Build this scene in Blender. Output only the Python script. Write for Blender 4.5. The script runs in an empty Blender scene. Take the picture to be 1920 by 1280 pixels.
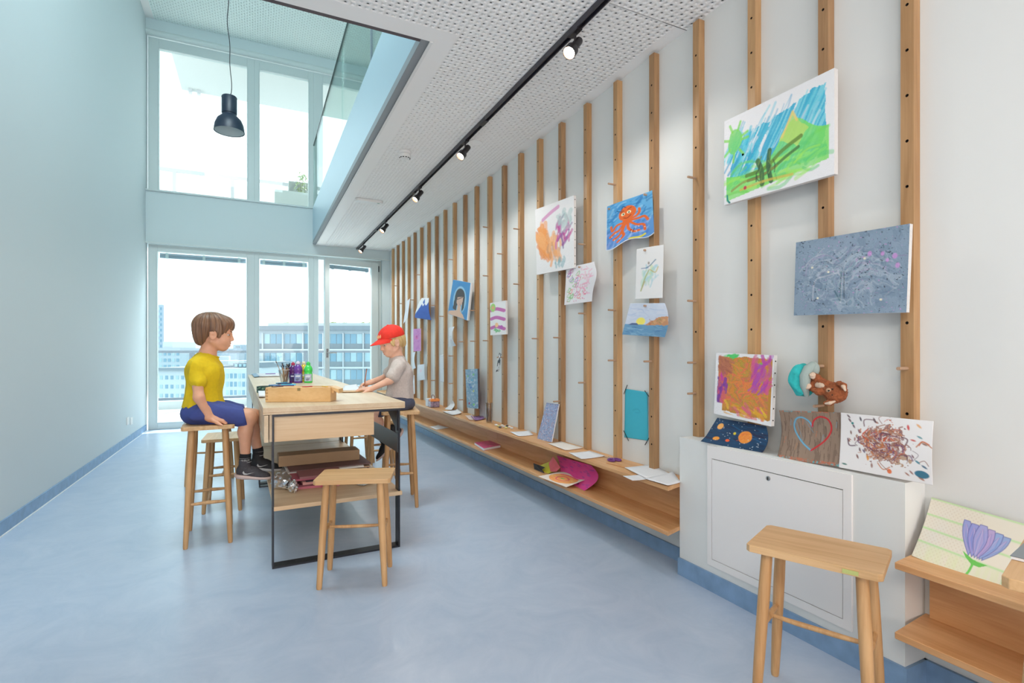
import bpy, bmesh, math, random
import numpy as np
from mathutils import Vector, Matrix, Euler

random.seed(7)
rng = np.random.RandomState(11)
SC = bpy.context.scene
COL = SC.collection

# ------------------------------------------------------------------ camera
F_PX, HOR, CAM_H, VPX = 985.0, 657.0, 1.15, 481.0
YAW = math.atan((960 - VPX) / F_PX)
SN, CS = math.sin(YAW), math.cos(YAW)
cam_d = bpy.data.cameras.new('camera')
cam = bpy.data.objects.new('camera', cam_d)
COL.objects.link(cam)
cam.location = (0, 0, CAM_H)
cam.rotation_euler = (math.pi / 2, 0, -YAW)
cam_d.sensor_width = 36.0
cam_d.lens = F_PX * 36.0 / 1920
cam_d.shift_y = (HOR - 640) / 1920.0
cam_d.clip_start, cam_d.clip_end = 0.05, 2000
SC.camera = cam

# ------------------------------------------------------------------ world, sun, lamps, exposure
SC.view_settings.view_transform = 'Standard'
SC.view_settings.look = 'None'
SC.view_settings.gamma = 1.0
SC.view_settings.use_curve_mapping = False
SC.view_settings.exposure = 0.99
w = bpy.data.worlds.new('hazy_sky')
SC.world = w
w.use_nodes = True
nt = w.node_tree
bg = nt.nodes['Background']
bg.inputs[0].default_value = (0.80, 0.95, 1.0, 1)
bg.inputs[1].default_value = 1.35


def lamp(name, kind, loc, target, power, col, size=None, size_y=None, **kw):
    d = bpy.data.lights.new(name, kind)
    d.energy = power
    d.color = col
    if kind == 'AREA':
        d.shape = 'RECTANGLE'
        d.size = size
        d.size_y = size_y or size
    elif size is not None:
        if kind == 'SUN':
            d.angle = size
        else:
            d.shadow_soft_size = size
    for k_, v_ in kw.items():
        setattr(d, k_, v_)
    o = bpy.data.objects.new(name, d)
    COL.objects.link(o)
    o.location = loc
    o.rotation_euler = (Vector(target) - Vector(loc)).to_track_quat('-Z', 'Y').to_euler()
    return o


lamp('sun', 'SUN', (6, 20, 14), (5.65, 19.05, 13.0), 5.0, (1.0, 0.96, 0.9), 0.02)
# unseen area fill, added behind the camera to brighten the near room
lamp('fill_area_behind_left', 'AREA', (-0.9, -0.6, 2.8), (0.7, 2.0, 0.1), 32, (1.0, 0.89, 0.79), 1.6, 1.2)
lamp('fill_area_behind', 'AREA', (0.2, -2.9, 1.5), (-0.5, 3.5, 2.1), 54, (1.0, 0.90, 0.84), 2.8, 2.0)  # added area fill before the solid near wall; there is no window here
lamp('fill_area_outside', 'AREA', (0.3, 9.7, 3.04), (0.4, 6.2, 0.2), 50, (0.82, 0.95, 1.0), 3.0, 0.4)  # unseen area fill added outside, lighting the floor and bench by the window
lamp('fill_area_upper', 'AREA', (-0.3, 3.6, 5.8), (-0.4, 6.0, 0), 84, (0.80, 0.96, 1.0), 1.8, 1.8)  # out-of-frame fill added in the upper void to brighten walls and floor

# ------------------------------------------------------------------ helpers


def at_y(px, py, Y):
    u = (px - 960) / F_PX; v = -(py - HOR) / F_PX
    r = (SN + u * CS, CS - u * SN, v); t = Y / r[1]
    return Vector((r[0] * t, Y, CAM_H + r[2] * t))


def at_x(px, py, X):
    u = (px - 960) / F_PX; v = -(py - HOR) / F_PX
    r = (SN + u * CS, CS - u * SN, v); t = X / r[0]
    return Vector((X, r[1] * t, CAM_H + r[2] * t))


def at_z(px, py, Z):
    u = (px - 960) / F_PX; v = -(py - HOR) / F_PX
    r = (SN + u * CS, CS - u * SN, v); t = (Z - CAM_H) / r[2]
    return Vector((r[0] * t, r[1] * t, Z))


def srgb(r, g, b):
    f = lambda c: (c / 255 / 12.92) if c <= 10.3 else ((c / 255 + 0.055) / 1.055) ** 2.4
    return (f(r), f(g), f(b))


def mat(name, col, rough=0.6, metal=0.0, emit=None, spec=None, noise=0.0, nscale=20, bump=0.0, trans=False, coat=0):
    m = bpy.data.materials.new(name)
    m.use_nodes = True
    t = m.node_tree
    b = t.nodes['Principled BSDF']
    b.inputs['Base Color'].default_value = (*col, 1)
    b.inputs['Roughness'].default_value = rough
    b.inputs['Metallic'].default_value = metal
    if spec is not None:
        b.inputs['Specular IOR Level'].default_value = spec
    if coat:
        b.inputs['Coat Weight'].default_value = coat
    if emit:
        b.inputs['Emission Color'].default_value = (*emit[:3], 1)
        b.inputs['Emission Strength'].default_value = emit[3]
    if noise or bump:
        tc = t.nodes.new('ShaderNodeTexCoord')
        n = t.nodes.new('ShaderNodeTexNoise')
        n.inputs['Scale'].default_value = nscale
        n.inputs['Detail'].default_value = 4
        t.links.new(tc.outputs['Object'], n.inputs['Vector'])
        if noise:
            r = t.nodes.new('ShaderNodeValToRGB')
            r.color_ramp.elements[0].position = 0.3
            r.color_ramp.elements[1].position = 0.7
            r.color_ramp.elements[0].color = (*[c * (1 - noise) for c in col], 1)
            r.color_ramp.elements[1].color = (*[min(1, c * (1 + noise)) for c in col], 1)
            t.links.new(n.outputs['Fac'], r.inputs[0])
            t.links.new(r.outputs[0], b.inputs['Base Color'])
        if bump:
            bp = t.nodes.new('ShaderNodeBump')
            bp.inputs['Strength'].default_value = bump
            bp.inputs['Distance'].default_value = 0.003
            t.links.new(n.outputs['Fac'], bp.inputs['Height'])
            t.links.new(bp.outputs[0], b.inputs['Normal'])
    return m


def wood(name, c1, c2, axis=2, scale=1.0, rough=0.45, coord='Object'):
    """long grain along the given axis: stretched noise plus thin pores"""
    m = bpy.data.materials.new(name)
    m.use_nodes = True
    t = m.node_tree
    b = t.nodes['Principled BSDF']
    b.inputs['Roughness'].default_value = rough
    tc = t.nodes.new('ShaderNodeTexCoord')
    mp = t.nodes.new('ShaderNodeMapping')
    s = [9.0 * scale] * 3
    s[axis] = 0.9 * scale
    mp.inputs['Scale'].default_value = s
    n1 = t.nodes.new('ShaderNodeTexNoise')
    n1.inputs['Scale'].default_value = 2.2
    n1.inputs['Detail'].default_value = 5
    n1.inputs['Distortion'].default_value = 0.9
    mp2 = t.nodes.new('ShaderNodeMapping')
    s2 = [150.0 * scale] * 3
    s2[axis] = 5.0 * scale
    mp2.inputs['Scale'].default_value = s2
    n2 = t.nodes.new('ShaderNodeTexNoise')
    n2.inputs['Scale'].default_value = 1.0
    n2.inputs['Detail'].default_value = 2
    oi = t.nodes.new('ShaderNodeObjectInfo')
    ad = t.nodes.new('ShaderNodeVectorMath')
    ml = t.nodes.new('ShaderNodeMath'); ml.operation = 'MULTIPLY'; ml.inputs[1].default_value = 13.7
    t.links.new(oi.outputs['Random'], ml.inputs[0])
    t.links.new(tc.outputs[coord], ad.inputs[0])
    t.links.new(ml.outputs[0], ad.inputs[1])
    t.links.new(ad.outputs[0], mp.inputs['Vector'])
    t.links.new(ad.outputs[0], mp2.inputs['Vector'])
    t.links.new(mp.outputs[0], n1.inputs['Vector'])
    t.links.new(mp2.outputs[0], n2.inputs['Vector'])
    wv = t.nodes.new('ShaderNodeMath'); wv.operation = 'MULTIPLY_ADD'
    wv.inputs[1].default_value = 0.72; wv.inputs[2].default_value = 0
    t.links.new(n1.outputs['Fac'], wv.inputs[0])
    w2 = t.nodes.new('ShaderNodeMath'); w2.operation = 'MULTIPLY_ADD'
    w2.inputs[1].default_value = 0.28
    t.links.new(n2.outputs['Fac'], w2.inputs[0])
    t.links.new(wv.outputs[0], w2.inputs[2])
    r = t.nodes.new('ShaderNodeValToRGB')
    r.color_ramp.elements[0].position = 0.36
    r.color_ramp.elements[1].position = 0.64
    r.color_ramp.elements[0].color = (*c1, 1)
    r.color_ramp.elements[1].color = (*c2, 1)
    t.links.new(w2.outputs[0], r.inputs[0])
    t.links.new(r.outputs[0], b.inputs['Base Color'])
    return m


def glass_mat(name, tint=(1, 1, 1), refl=0.06, rough=0.0):
    m = bpy.data.materials.new(name)
    m.use_nodes = True
    t = m.node_tree
    t.nodes.remove(t.nodes['Principled BSDF'])
    out = t.nodes['Material Output']
    tr = t.nodes.new('ShaderNodeBsdfTransparent')
    tr.inputs[0].default_value = (*tint, 1)
    gl = t.nodes.new('ShaderNodeBsdfGlossy')
    gl.inputs['Roughness'].default_value = rough
    fr = t.nodes.new('ShaderNodeFresnel')
    fr.inputs['IOR'].default_value = 1.45
    mx = t.nodes.new('ShaderNodeMixShader')
    if refl is None:
        t.links.new(fr.outputs[0], mx.inputs[0])
    else:
        lw = t.nodes.new('ShaderNodeLayerWeight')
        lw.inputs['Blend'].default_value = 0.3
        ma = t.nodes.new('ShaderNodeMath'); ma.operation = 'MULTIPLY_ADD'
        ma.inputs[1].default_value = 0.45 if refl > .021 else .12; ma.inputs[2].default_value = refl
        t.links.new(lw.outputs['Fresnel'], ma.inputs[0])
        t.links.new(ma.outputs[0], mx.inputs[0])
    t.links.new(tr.outputs[0], mx.inputs[1])
    t.links.new(gl.outputs[0], mx.inputs[2])
    t.links.new(mx.outputs[0], out.inputs[0])
    return m


def paint_mat(name, rough=0.7, bump=0.0):
    """flat print stored as a colour attribute"""
    m = bpy.data.materials.new(name)
    m.use_nodes = True
    t = m.node_tree
    b = t.nodes['Principled BSDF']
    b.inputs['Roughness'].default_value = rough
    a = t.nodes.new('ShaderNodeVertexColor')
    a.layer_name = 'print'
    t.links.new(a.outputs[0], b.inputs['Base Color'])
    if bump:
        tc = t.nodes.new('ShaderNodeTexCoord')
        n = t.nodes.new('ShaderNodeTexNoise')
        n.inputs['Scale'].default_value = 60
        n.inputs['Detail'].default_value = 5
        n.inputs['Distortion'].default_value = 2.0
        t.links.new(tc.outputs['Object'], n.inputs['Vector'])
        bp = t.nodes.new('ShaderNodeBump')
        bp.inputs['Strength'].default_value = bump
        bp.inputs['Distance'].default_value = 0.004
        t.links.new(n.outputs['Fac'], bp.inputs['Height'])
        t.links.new(bp.outputs[0], b.inputs['Normal'])
    return m


class MB:
    """collects geometry in world coordinates; build() links it as one mesh object"""

    def __init__(s):
        s.v = []; s.f = []; s.mi = []

    def add(s, vs, fs, mi=0):
        o = len(s.v)
        s.v += [tuple(p) for p in vs]
        s.f += [tuple(i + o for i in f) for f in fs]
        s.mi += [mi] * len(fs)
        return s

    def box(s, x0, x1, y0, y1, z0, z1, M=None, mi=0):
        vs = [Vector(p) for p in ((x0, y0, z0), (x1, y0, z0), (x1, y1, z0), (x0, y1, z0), (x0, y0, z1), (x1, y0, z1), (x1, y1, z1), (x0, y1, z1))]
        if M is not None:
            vs = [M @ p for p in vs]
        return s.add(vs, [(0, 3, 2, 1), (4, 5, 6, 7), (0, 1, 5, 4), (1, 2, 6, 5), (2, 3, 7, 6), (3, 0, 4, 7)], mi)

    def prism(s, poly, z0, z1, M=None, mi=0):
        n = len(poly)
        vs = [Vector((p[0], p[1], z0)) for p in poly] + [Vector((p[0], p[1], z1)) for p in poly]
        if M is not None:
            vs = [M @ p for p in vs]
        fs = [tuple(reversed(range(n))), tuple(range(n, 2 * n))] + [(i, (i + 1) % n, n + (i + 1) % n, n + i) for i in range(n)]
        return s.add(vs, fs, mi)

    def tube(s, pts, r, n=10, cap=True, mi=0, squash=None):
        pts = [Vector(p) for p in pts]
        rr = list(r) if hasattr(r, '__len__') else [r] * len(pts)
        vs = []
        up = None
        for i, p in enumerate(pts):
            t = (pts[min(i + 1, len(pts) - 1)] - pts[max(i - 1, 0)]).normalized()
            if up is None:
                up = Vector((0, 0, 1)) if abs(t.z) < 0.9 else Vector((1, 0, 0))
            a = t.cross(up).normalized(); b = a.cross(t).normalized(); up = b
            for k in range(n):
                an = 2 * math.pi * k / n
                vs.append(p + a * math.cos(an) * rr[i] + b * math.sin(an) * rr[i] * (squash or 1))
        fs = []
        for i in range(len(pts) - 1):
            for k in range(n):
                fs.append((i * n + k, i * n + (k + 1) % n, (i + 1) * n + (k + 1) % n, (i + 1) * n + k))
        if cap:
            fs.append(tuple(reversed(range(n))))
            fs.append(tuple(range((len(pts) - 1) * n, len(pts) * n)))
        return s.add(vs, fs, mi)

    def lathe(s, prof, c=(0, 0, 0), n=24, M=None, mi=0, close=True):
        vs = []
        for r, z in prof:
            for k in range(n):
                an = 2 * math.pi * k / n
                vs.append(Vector((r * math.cos(an), r * math.sin(an), z)))
        if M is not None:
            vs = [M @ p for p in vs]
        vs = [p + Vector(c) for p in vs]
        fs = []
        for i in range(len(prof) - 1):
            for k in range(n):
                fs.append((i * n + k, i * n + (k + 1) % n, (i + 1) * n + (k + 1) % n, (i + 1) * n + k))
        if close:
            fs.append(tuple(reversed(range(n))))
            fs.append(tuple(range((len(prof) - 1) * n, len(prof) * n)))
        return s.add(vs, fs, mi)

    def build(s, name, mats, parent=None, smooth=False, bevel=0, origin=None, seg=2):
        me = bpy.data.meshes.new(name)
        base = Vector((0, 0, 0))
        if parent is not None:
            base = Vector(parent['_o']) if '_o' in parent else Vector((0, 0, 0))
        elif origin is not None:
            base = Vector(origin)
        elif s.v:
            a = np.array(s.v)
            base = Vector(((a[:, 0].min() + a[:, 0].max()) / 2, (a[:, 1].min() + a[:, 1].max()) / 2, a[:, 2].min()))
        me.from_pydata([tuple(Vector(p) - base) for p in s.v], [], s.f)
        mats = mats if isinstance(mats, (list, tuple)) else [mats]
        for m in mats:
            me.materials.append(m)
        if any(s.mi):
            me.polygons.foreach_set('material_index', s.mi)
        bm = bmesh.new(); bm.from_mesh(me)
        bmesh.ops.recalc_face_normals(bm, faces=bm.faces)
        if bevel:
            eds = [e for e in bm.edges if len(e.link_faces) == 2 and e.calc_face_angle(0) > 0.7]
            bmesh.ops.bevel(bm, geom=eds, offset=bevel, segments=seg, affect='EDGES', profile=0.6, clamp_overlap=True)
        bm.to_mesh(me); bm.free()
        if smooth:
            me.polygons.foreach_set('use_smooth', [True] * len(me.polygons))
            try:
                me.set_sharp_from_angle(angle=0.75)
            except Exception:
                pass
        o = bpy.data.objects.new(name, me)
        COL.objects.link(o)
        if parent is not None:
            o.parent = parent
            o['_o'] = tuple(base)
        else:
            o.location = base
            o['_o'] = tuple(base)
        return o


def tag(o, label=None, cat=None, group=None, kind=None):
    if label: o['label'] = label
    if cat: o['category'] = cat
    if group: o['group'] = group
    if kind: o['kind'] = kind
    return o


def thing(name, label, cat, loc=(0, 0, 0), rz=0, group=None):
    o = bpy.data.objects.new(name, None)
    o.empty_display_size = 0.05
    COL.objects.link(o)
    o.location = loc
    o.rotation_euler = (0, 0, rz)
    o['_o'] = tuple(loc) if rz == 0 else (0.0, 0.0, 0.0)
    return tag(o, label, cat, group)


def struct(name, mb, m, parent=None, **kw):
    o = mb.build(name, m, parent, **kw)
    if parent is None:
        o['kind'] = 'structure'
    return o


def copy_tree(o, parent=None):
    c = o.copy()
    COL.objects.link(c)
    c.parent = parent
    for ch in [x for x in bpy.data.objects if x.parent == o]:
        copy_tree(ch, c)
    return c


def np_mesh(name, V, Q, mats, parent=None, mi=None, smooth=False, origin=None, color=None):
    """fast mesh from numpy arrays of vertices and quads"""
    base = np.array(parent['_o'] if parent is not None and '_o' in parent else (origin if origin is not None else (0, 0, 0)), dtype=float)
    me = bpy.data.meshes.new(name)
    V = np.asarray(V, dtype=np.float32) - base.astype(np.float32)
    Q = np.asarray(Q, dtype=np.int32)
    me.vertices.add(len(V)); me.vertices.foreach_set('co', V.ravel())
    me.loops.add(Q.size); me.loops.foreach_set('vertex_index', Q.ravel())
    me.polygons.add(len(Q))
    me.polygons.foreach_set('loop_start', np.arange(0, Q.size, Q.shape[1], dtype=np.int32))
    if mi is not None:
        me.polygons.foreach_set('material_index', np.asarray(mi, dtype=np.int32))
    for m in (mats if isinstance(mats, (list, tuple)) else [mats]):
        me.materials.append(m)
    me.update(calc_edges=True)
    if smooth:
        me.polygons.foreach_set('use_smooth', np.ones(len(Q), dtype=bool))
    if color is not None:
        at = me.color_attributes.new(name='print', type='FLOAT_COLOR', domain='POINT')
        c4 = np.ones((len(V), 4), dtype=np.float32); c4[:, :3] = color
        at.data.foreach_set('color', c4.ravel())
    me.validate()
    o = bpy.data.objects.new(name, me)
    COL.objects.link(o)
    if parent is not None:
        o.parent = parent
    else:
        o.location = tuple(base)
    o['_o'] = tuple(float(x) for x in base)
    return o

# ------------------------------------------------------------------ materials
OAK = wood('oak', srgb(182, 133, 84), srgb(208, 165, 112), 2)
OAK_X = wood('oak_x', srgb(186, 140, 92), srgb(212, 170, 120), 0)
OAK_Y = wood('oak_y', srgb(206, 150, 98), srgb(226, 176, 124), 1)
PLY = wood('plywood', srgb(212, 178, 138), srgb(228, 200, 164), 0, 0.7)
PLY_Y = wood('plywood_y', srgb(206, 180, 146), srgb(220, 198, 168), 1, 0.7)
BEECH = wood('box_wood', srgb(218, 174, 116), srgb(232, 192, 136), 0, 0.8)
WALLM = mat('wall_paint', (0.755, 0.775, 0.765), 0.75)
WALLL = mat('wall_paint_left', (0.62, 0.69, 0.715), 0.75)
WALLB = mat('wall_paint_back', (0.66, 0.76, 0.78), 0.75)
CEILM = mat('ceiling_paint', (0.93, 0.92, 0.91), 0.8)
HOLEM = mat('ceiling_hole', (0.045, 0.045, 0.05), 0.9)
FRAMEM = mat('frame_paint', (0.66, 0.74, 0.74), 0.4)
WHITE = mat('white_plastic', (0.82, 0.82, 0.81), 0.4)
PANELM = mat('panel_paint', (0.86, 0.84, 0.83), 0.5)
BLACK = mat('black_steel', (0.018, 0.02, 0.028), 0.35, 0.3)
STEELG = mat('grey_steel', (0.10, 0.11, 0.12), 0.3, 0.6)
DARKH = mat('dark_hole', (0.02, 0.015, 0.012), 0.9)
DARKBR = mat('dark_trim', (0.10, 0.07, 0.08), 0.6)
GREYTR = mat('grey_trim', (0.26, 0.28, 0.30), 0.5)
FASCIA = mat('fascia_metal', (0.46, 0.60, 0.68), 0.42, 0.25)
GLASS = glass_mat('window_glass', (0.93, 0.97, 0.97), 0.01)
GLASS2 = glass_mat('balustrade_glass', (0.86, 0.95, 0.93), 0.03)
RAILM = mat('rail_metal', (0.20, 0.23, 0.28), 0.5)
RAILW = mat('rail_white', (0.60, 0.60, 0.62), 0.5)
CHROME = mat('chrome', (0.5, 0.5, 0.5), 0.25, 1.0)
PAPER = mat('white_paper', (0.80, 0.81, 0.84), 0.8)
PAINT = paint_mat('painted_paper', 0.75)
PAINTC = paint_mat('painted_canvas', 0.55, 0.5)
PAINTT = paint_mat('thick_painted_canvas', 0.45, 1.0)

# linoleum floor
LINO = bpy.data.materials.new('linoleum')
LINO.use_nodes = True
t_ = LINO.node_tree
b_ = t_.nodes['Principled BSDF']
tc_ = t_.nodes.new('ShaderNodeTexCoord')
n_ = t_.nodes.new('ShaderNodeTexNoise'); n_.inputs['Scale'].default_value = 3.5; n_.inputs['Detail'].default_value = 9; n_.inputs['Roughness'].default_value = 0.72; n_.inputs['Distortion'].default_value = 1.2
r_ = t_.nodes.new('ShaderNodeValToRGB')
r_.color_ramp.elements[0].position = 0.30; r_.color_ramp.elements[1].position = 0.72
r_.color_ramp.elements[0].color = (*srgb(166, 185, 208), 1)
r_.color_ramp.elements[1].color = (*srgb(188, 201, 220), 1)
t_.links.new(tc_.outputs['Object'], n_.inputs['Vector'])
t_.links.new(n_.outputs['Fac'], r_.inputs[0])
t_.links.new(r_.outputs[0], b_.inputs['Base Color'])
b_.inputs['Roughness'].default_value = 0.30
b_.inputs['Specular IOR Level'].default_value = 0.5
n2_ = t_.nodes.new('ShaderNodeTexNoise'); n2_.inputs['Scale'].default_value = 12
t_.links.new(tc_.outputs['Object'], n2_.inputs['Vector'])
bp_ = t_.nodes.new('ShaderNodeBump'); bp_.inputs['Strength'].default_value = 0.06; bp_.inputs['Distance'].default_value = 0.01
t_.links.new(n2_.outputs['Fac'], bp_.inputs['Height'])
t_.links.new(bp_.outputs[0], b_.inputs['Normal'])
SKIRT = mat('skirting_lino', srgb(128, 160, 194), 0.45, noise=0.12, nscale=14)

# ------------------------------------------------------------------ room shell
XL, XR, YB, YN = -1.434, 2.08, 9.1, -3.0
ZC, ZU = 2.87, 5.945
struct('floor', MB().box(XL - .2, XR + .2, YN - .2, YB + .2, -0.12, 0), LINO)
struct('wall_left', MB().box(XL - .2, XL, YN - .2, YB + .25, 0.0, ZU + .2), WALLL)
struct('wall_right', MB().box(XR, XR + .2, YN - .2, YB + .25, 0.0, ZU + .2), WALLM)
# near wall behind the photographer
mb = MB()
mb.box(XL, XR, YN - .2, YN, 0.0, ZU)
struct('wall_front', mb, WALLM)
# back wall: strip between windows, right pier, top beam, left reveal
mb = MB()
mb.box(XL, XR, YB, YB + .25, 2.715, 3.47)
mb.box(1.94, XR, YB, YB + .25, 0, 2.715)
mb.box(1.94, XR, YB, YB + .25, 3.47, ZU)
mb.box(XL, XR, YB, YB + .25, 5.75, ZU)
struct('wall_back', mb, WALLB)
struct('trim_1', MB().box(XL, XR, YB - .035, YB + .02, 2.70, 2.718), FRAMEM)
struct('trim_2', MB().box(XL, XR, YB - .03, YB + .05, 3.455, 3.475), FRAMEM)
mb = MB()
mb.tube([(XL, YB + .02, 5.755), (XR, YB + .02, 5.755)], 0.045, 16)
struct('trim_3', mb, FRAMEM, smooth=True)

# perforated ceilings: real holes on a square grid, big and small in turn
PIT = 0.0343


def perforated(name, x0, x1, y0, y1, z, drop=None, big=0.0085, small=0.0042):
    nx = int(round((x1 - x0) / PIT)); ny = int(round((y1 - y0) / PIT))
    px = (x1 - x0) / nx; py = (y1 - y0) / ny
    Vs, Qs, Ms = [], [], []
    off = 0
    ii, jj = np.meshgrid(np.arange(nx), np.arange(ny), indexing='ij')
    cx = x0 + (ii + .5) * px; cy = y0 + (jj + .5) * py
    par = (ii + jj) % 2
    for kind, R in ((0, big), (1, small)):
        sel = par == kind
        c = np.stack([cx[sel], cy[sel]], 1)
        m = len(c)
        K = 8
        an = np.arange(K) * 2 * np.pi / K + np.pi / 4
        sq = np.array([(1, 1), (0, 1), (-1, 1), (-1, 0), (-1, -1), (0, -1), (1, -1), (1, 0)], float) * np.array([px / 2, py / 2])
        ring = np.stack([np.cos(an), np.sin(an)], 1) * R
        out3 = np.concatenate([sq, np.zeros((K, 1))], 1)
        r0 = np.concatenate([ring, np.zeros((K, 1))], 1)
        r1 = np.concatenate([ring, np.full((K, 1), 0.0055)], 1)
        tile = np.concatenate([out3, r0, r1])
        V = np.zeros((m, 3 * K, 3)); V[:] = tile
        V[:, :, 0] += c[:, None, 0]; V[:, :, 1] += c[:, None, 1]; V[:, :, 2] += z
        q = []; mi = []
        for k in range(K):
            k2 = (k + 1) % K
            q.append((k, k2, K + k2, K + k)); mi.append(0)
            q.append((K + k, K + k2, 2 * K + k2, 2 * K + k)); mi.append(0)
        # closed dark bottom of the hole (4 quads would do; an octagon as 3 quads)
        q += [(2 * K, 2 * K + 1, 2 * K + 2, 2 * K + 3), (2 * K, 2 * K + 3, 2 * K + 4, 2 * K + 7), (2 * K + 4, 2 * K + 5, 2 * K + 6, 2 * K + 7)]
        mi += [1, 1, 1]
        q = np.array(q)
        Q = q[None] + (np.arange(m) * 3 * K)[:, None, None] + off
        Vs.append(V.reshape(-1, 3)); Qs.append(Q.reshape(-1, 4)); Ms.append(np.tile(mi, m))
        off += m * 3 * K
    return np.concatenate(Vs), np.concatenate(Qs), np.concatenate(Ms)


def ceiling_part(name, x0, x1, y0, y1, z, parent=None, **kw):
    V, Q, M_ = perforated(name, x0, x1, y0, y1, z, **kw)
    o = np_mesh(name, V, Q, [CEILM, HOLEM], parent, mi=M_, origin=(x0, y0, z))
    return o


XO, YO = 0.873, 2.83      # corner of the double-height opening
# lower ceiling: solid slab around the opening with a perforated skin
mb = MB()
mb.box(XL, XR, YN, YO - .001, ZC + .014, ZC + .6)
mb.box(XO, XR, YO, YB, ZC + .014, ZC + .6)
ceil = struct('ceiling', mb, CEILM)
# plain (unperforated) margins, flush with the perforated fields
mb = MB()
mb.box(XO, XO + .12, YO - .12, YB, ZC, ZC + .013)
mb.box(XL, XO, YO - .12, YO, ZC, ZC + .013)
mb.box(XR - .075, XR, 2.13, YB, ZC, ZC + .013)
mb.box(XO + .12, XR - .075, YB - .06, YB, ZC, ZC + .013)
mb.build('margin_panel', CEILM, ceil)
f1 = ceiling_part('perforated_panel', XO + .12, XR - .075, YO - .12, YB - .06, ZC, ceil); f1['kind'] = 'stuff'
f2 = ceiling_part('perforated_panel', XO + .12, XR - .075, 2.13, YO - .12, ZC, ceil); f2['kind'] = 'stuff'
f3 = ceiling_part('perforated_panel', XL, XO + .12, 1.2, YO - .12, ZC, ceil); f3['kind'] = 'stuff'
f4 = ceiling_part('perforated_panel', XO + .12, XR, 0.6, 2.127, ZC, ceil); f4['kind'] = 'stuff'
mb = MB().box(XL, XO + .12, YN, 1.2, ZC, ZC + .013).box(XO + .12, XR, YN, .6, ZC, ZC + .013)
mb.build('plain_panel', CEILM, ceil)
# upper ceiling
mb = MB().box(XL, XR, YN, YB, ZU + .014, ZU + .2)
mb.box(XL, XL + .1, YN, YB, ZU, ZU + .013)
up = struct('ceiling_upper', mb, CEILM)
MB().box(XR - .17, XR, 2.127, 2.130, ZC - .0006, ZC).build('hatch_gap', DARKH, ceil)
CEILU = mat('upper_ceiling_paint', (0.84, 0.94, 0.92), 0.8)
V, Q, M_ = perforated('p', XL + .1, XR, 4.6, YB, ZU)
o = np_mesh('perforated_panel', V, Q, [CEILU, HOLEM], up, mi=M_); o['kind'] = 'stuff'
MB().box(XL + .1, XR, YN, 4.6, ZU, ZU + .013).build('plain_panel', CEILU, up)

# edge of the opening: trims, fascia, glass balustrade
struct('trim_4', MB().box(XL, XO - .05, YO, YO + .048, ZC + .012, ZC + .06), DARKBR)
struct('trim_5', MB().box(XO - .05, XO - .001, YO, YB, ZC + .008, ZC + .06), GREYTR)
struct('trim_6', MB().box(XO - .005, XO + .012, YO, YB, ZC - .004, ZC + .002), WHITE)
fas = struct('trim_7', MB().box(XO - .05, XO - .03, YO + .05, YB, ZC + .06, 3.47), FASCIA)
struct('trim_8', MB().box(XL, XO - .05, YO + .03, YO + .048, ZC + .06, 3.47), FASCIA)
bal = thing('glass_balustrade', 'frameless glass balustrade standing on the edge of the mezzanine beside the upper window', 'balustrade', (XO - .04, 6, 3.47))
ys = [2.9, 4.3, 5.9, 7.5, 9.05]
for i in range(4):
    MB().box(XO - .046, XO - .034, ys[i] + .004, ys[i + 1] - .004, 3.471, 4.46).build('glass_pane', GLASS2, bal)
MB().box(XO - .05, XO - .03, 2.9, 9.05, 4.46, 4.475).build('top_edge', mat('glass_edge', (.05, .09, .09), .3), bal)
mb = MB().box(XO - .048, XO - .032, 4.29, 4.31, 3.471, 4.46)
mb.build('post', RAILM, bal)

# ------------------------------------------------------------------ skirtings
struct('baseboard_left', MB().box(XL, XL + .012, YN, YB, 0, .088), SKIRT)
struct('trim_9', MB().box(XL + .012, XL + .02, YN, YB, 0, .004), WHITE)
struct('baseboard_right', MB().box(XR - .012, XR, 2.056, YB, 0, .075).box(XR - .012, XR, YN, 1.01, 0, .087), SKIRT)
struct('baseboard_back', MB().box(1.94, XR - .012, YB - .012, YB, 0, .075), SKIRT)

# ------------------------------------------------------------------ windows
YF = YB + .06


def frame_bars(mb, x0, x1, z0, z1, wl, wr, wt, wb, y0, y1):
    mb.box(x0, x0 + wl, y0, y1, z0, z1).box(x1 - wr, x1, y0, y1, z0, z1)
    mb.box(x0 + wl, x1 - wr, y0, y1, z1 - wt, z1).box(x0 + wl, x1 - wr, y0, y1, z0, z0 + wb)


def window(name, x0, x1, z0, z1, glass, blind=True):
    o = MB()
    frame_bars(o, x0, x1, z0, z1, glass[0] - x0, x1 - glass[1], z1 - glass[3], glass[2] - z0, YF, YF + .08)
    # stepped inner bead
    frame_bars(o, glass[0] - .012, glass[1] + .012, glass[2] - .012, glass[3] + .012, .012, .012, .012, .012, YF - .008, YF)
    wn = struct(name, o, FRAMEM, bevel=.004, seg=1)
    MB().box(glass[0], glass[1], YF + .035, YF + .045, glass[2], glass[3]).build('pane', GLASS, wn)
    if blind:
        zt = glass[3]
        b = MB().box(glass[0] + .01, glass[1] - .01, YF + .12, YF + .15, zt - .075, zt - .035)
        for k in range(3):
            b.box(glass[0] + .01, glass[1] - .01, YF + .11, YF + .16, zt - .03 + k * .011, zt - .027 + k * .011)
        bl = b.build('blind', mat('blind_metal', (.33, .42, .50), .4), wn)
        for k in range(3):
            cx = glass[0] + (glass[1] - glass[0]) * (.09 + .41 * k)
            MB().box(cx - .018, cx + .018, YF + .09, YF + .17, zt - .08, zt).build('clip', FRAMEM, bl)
    return wn


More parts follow.
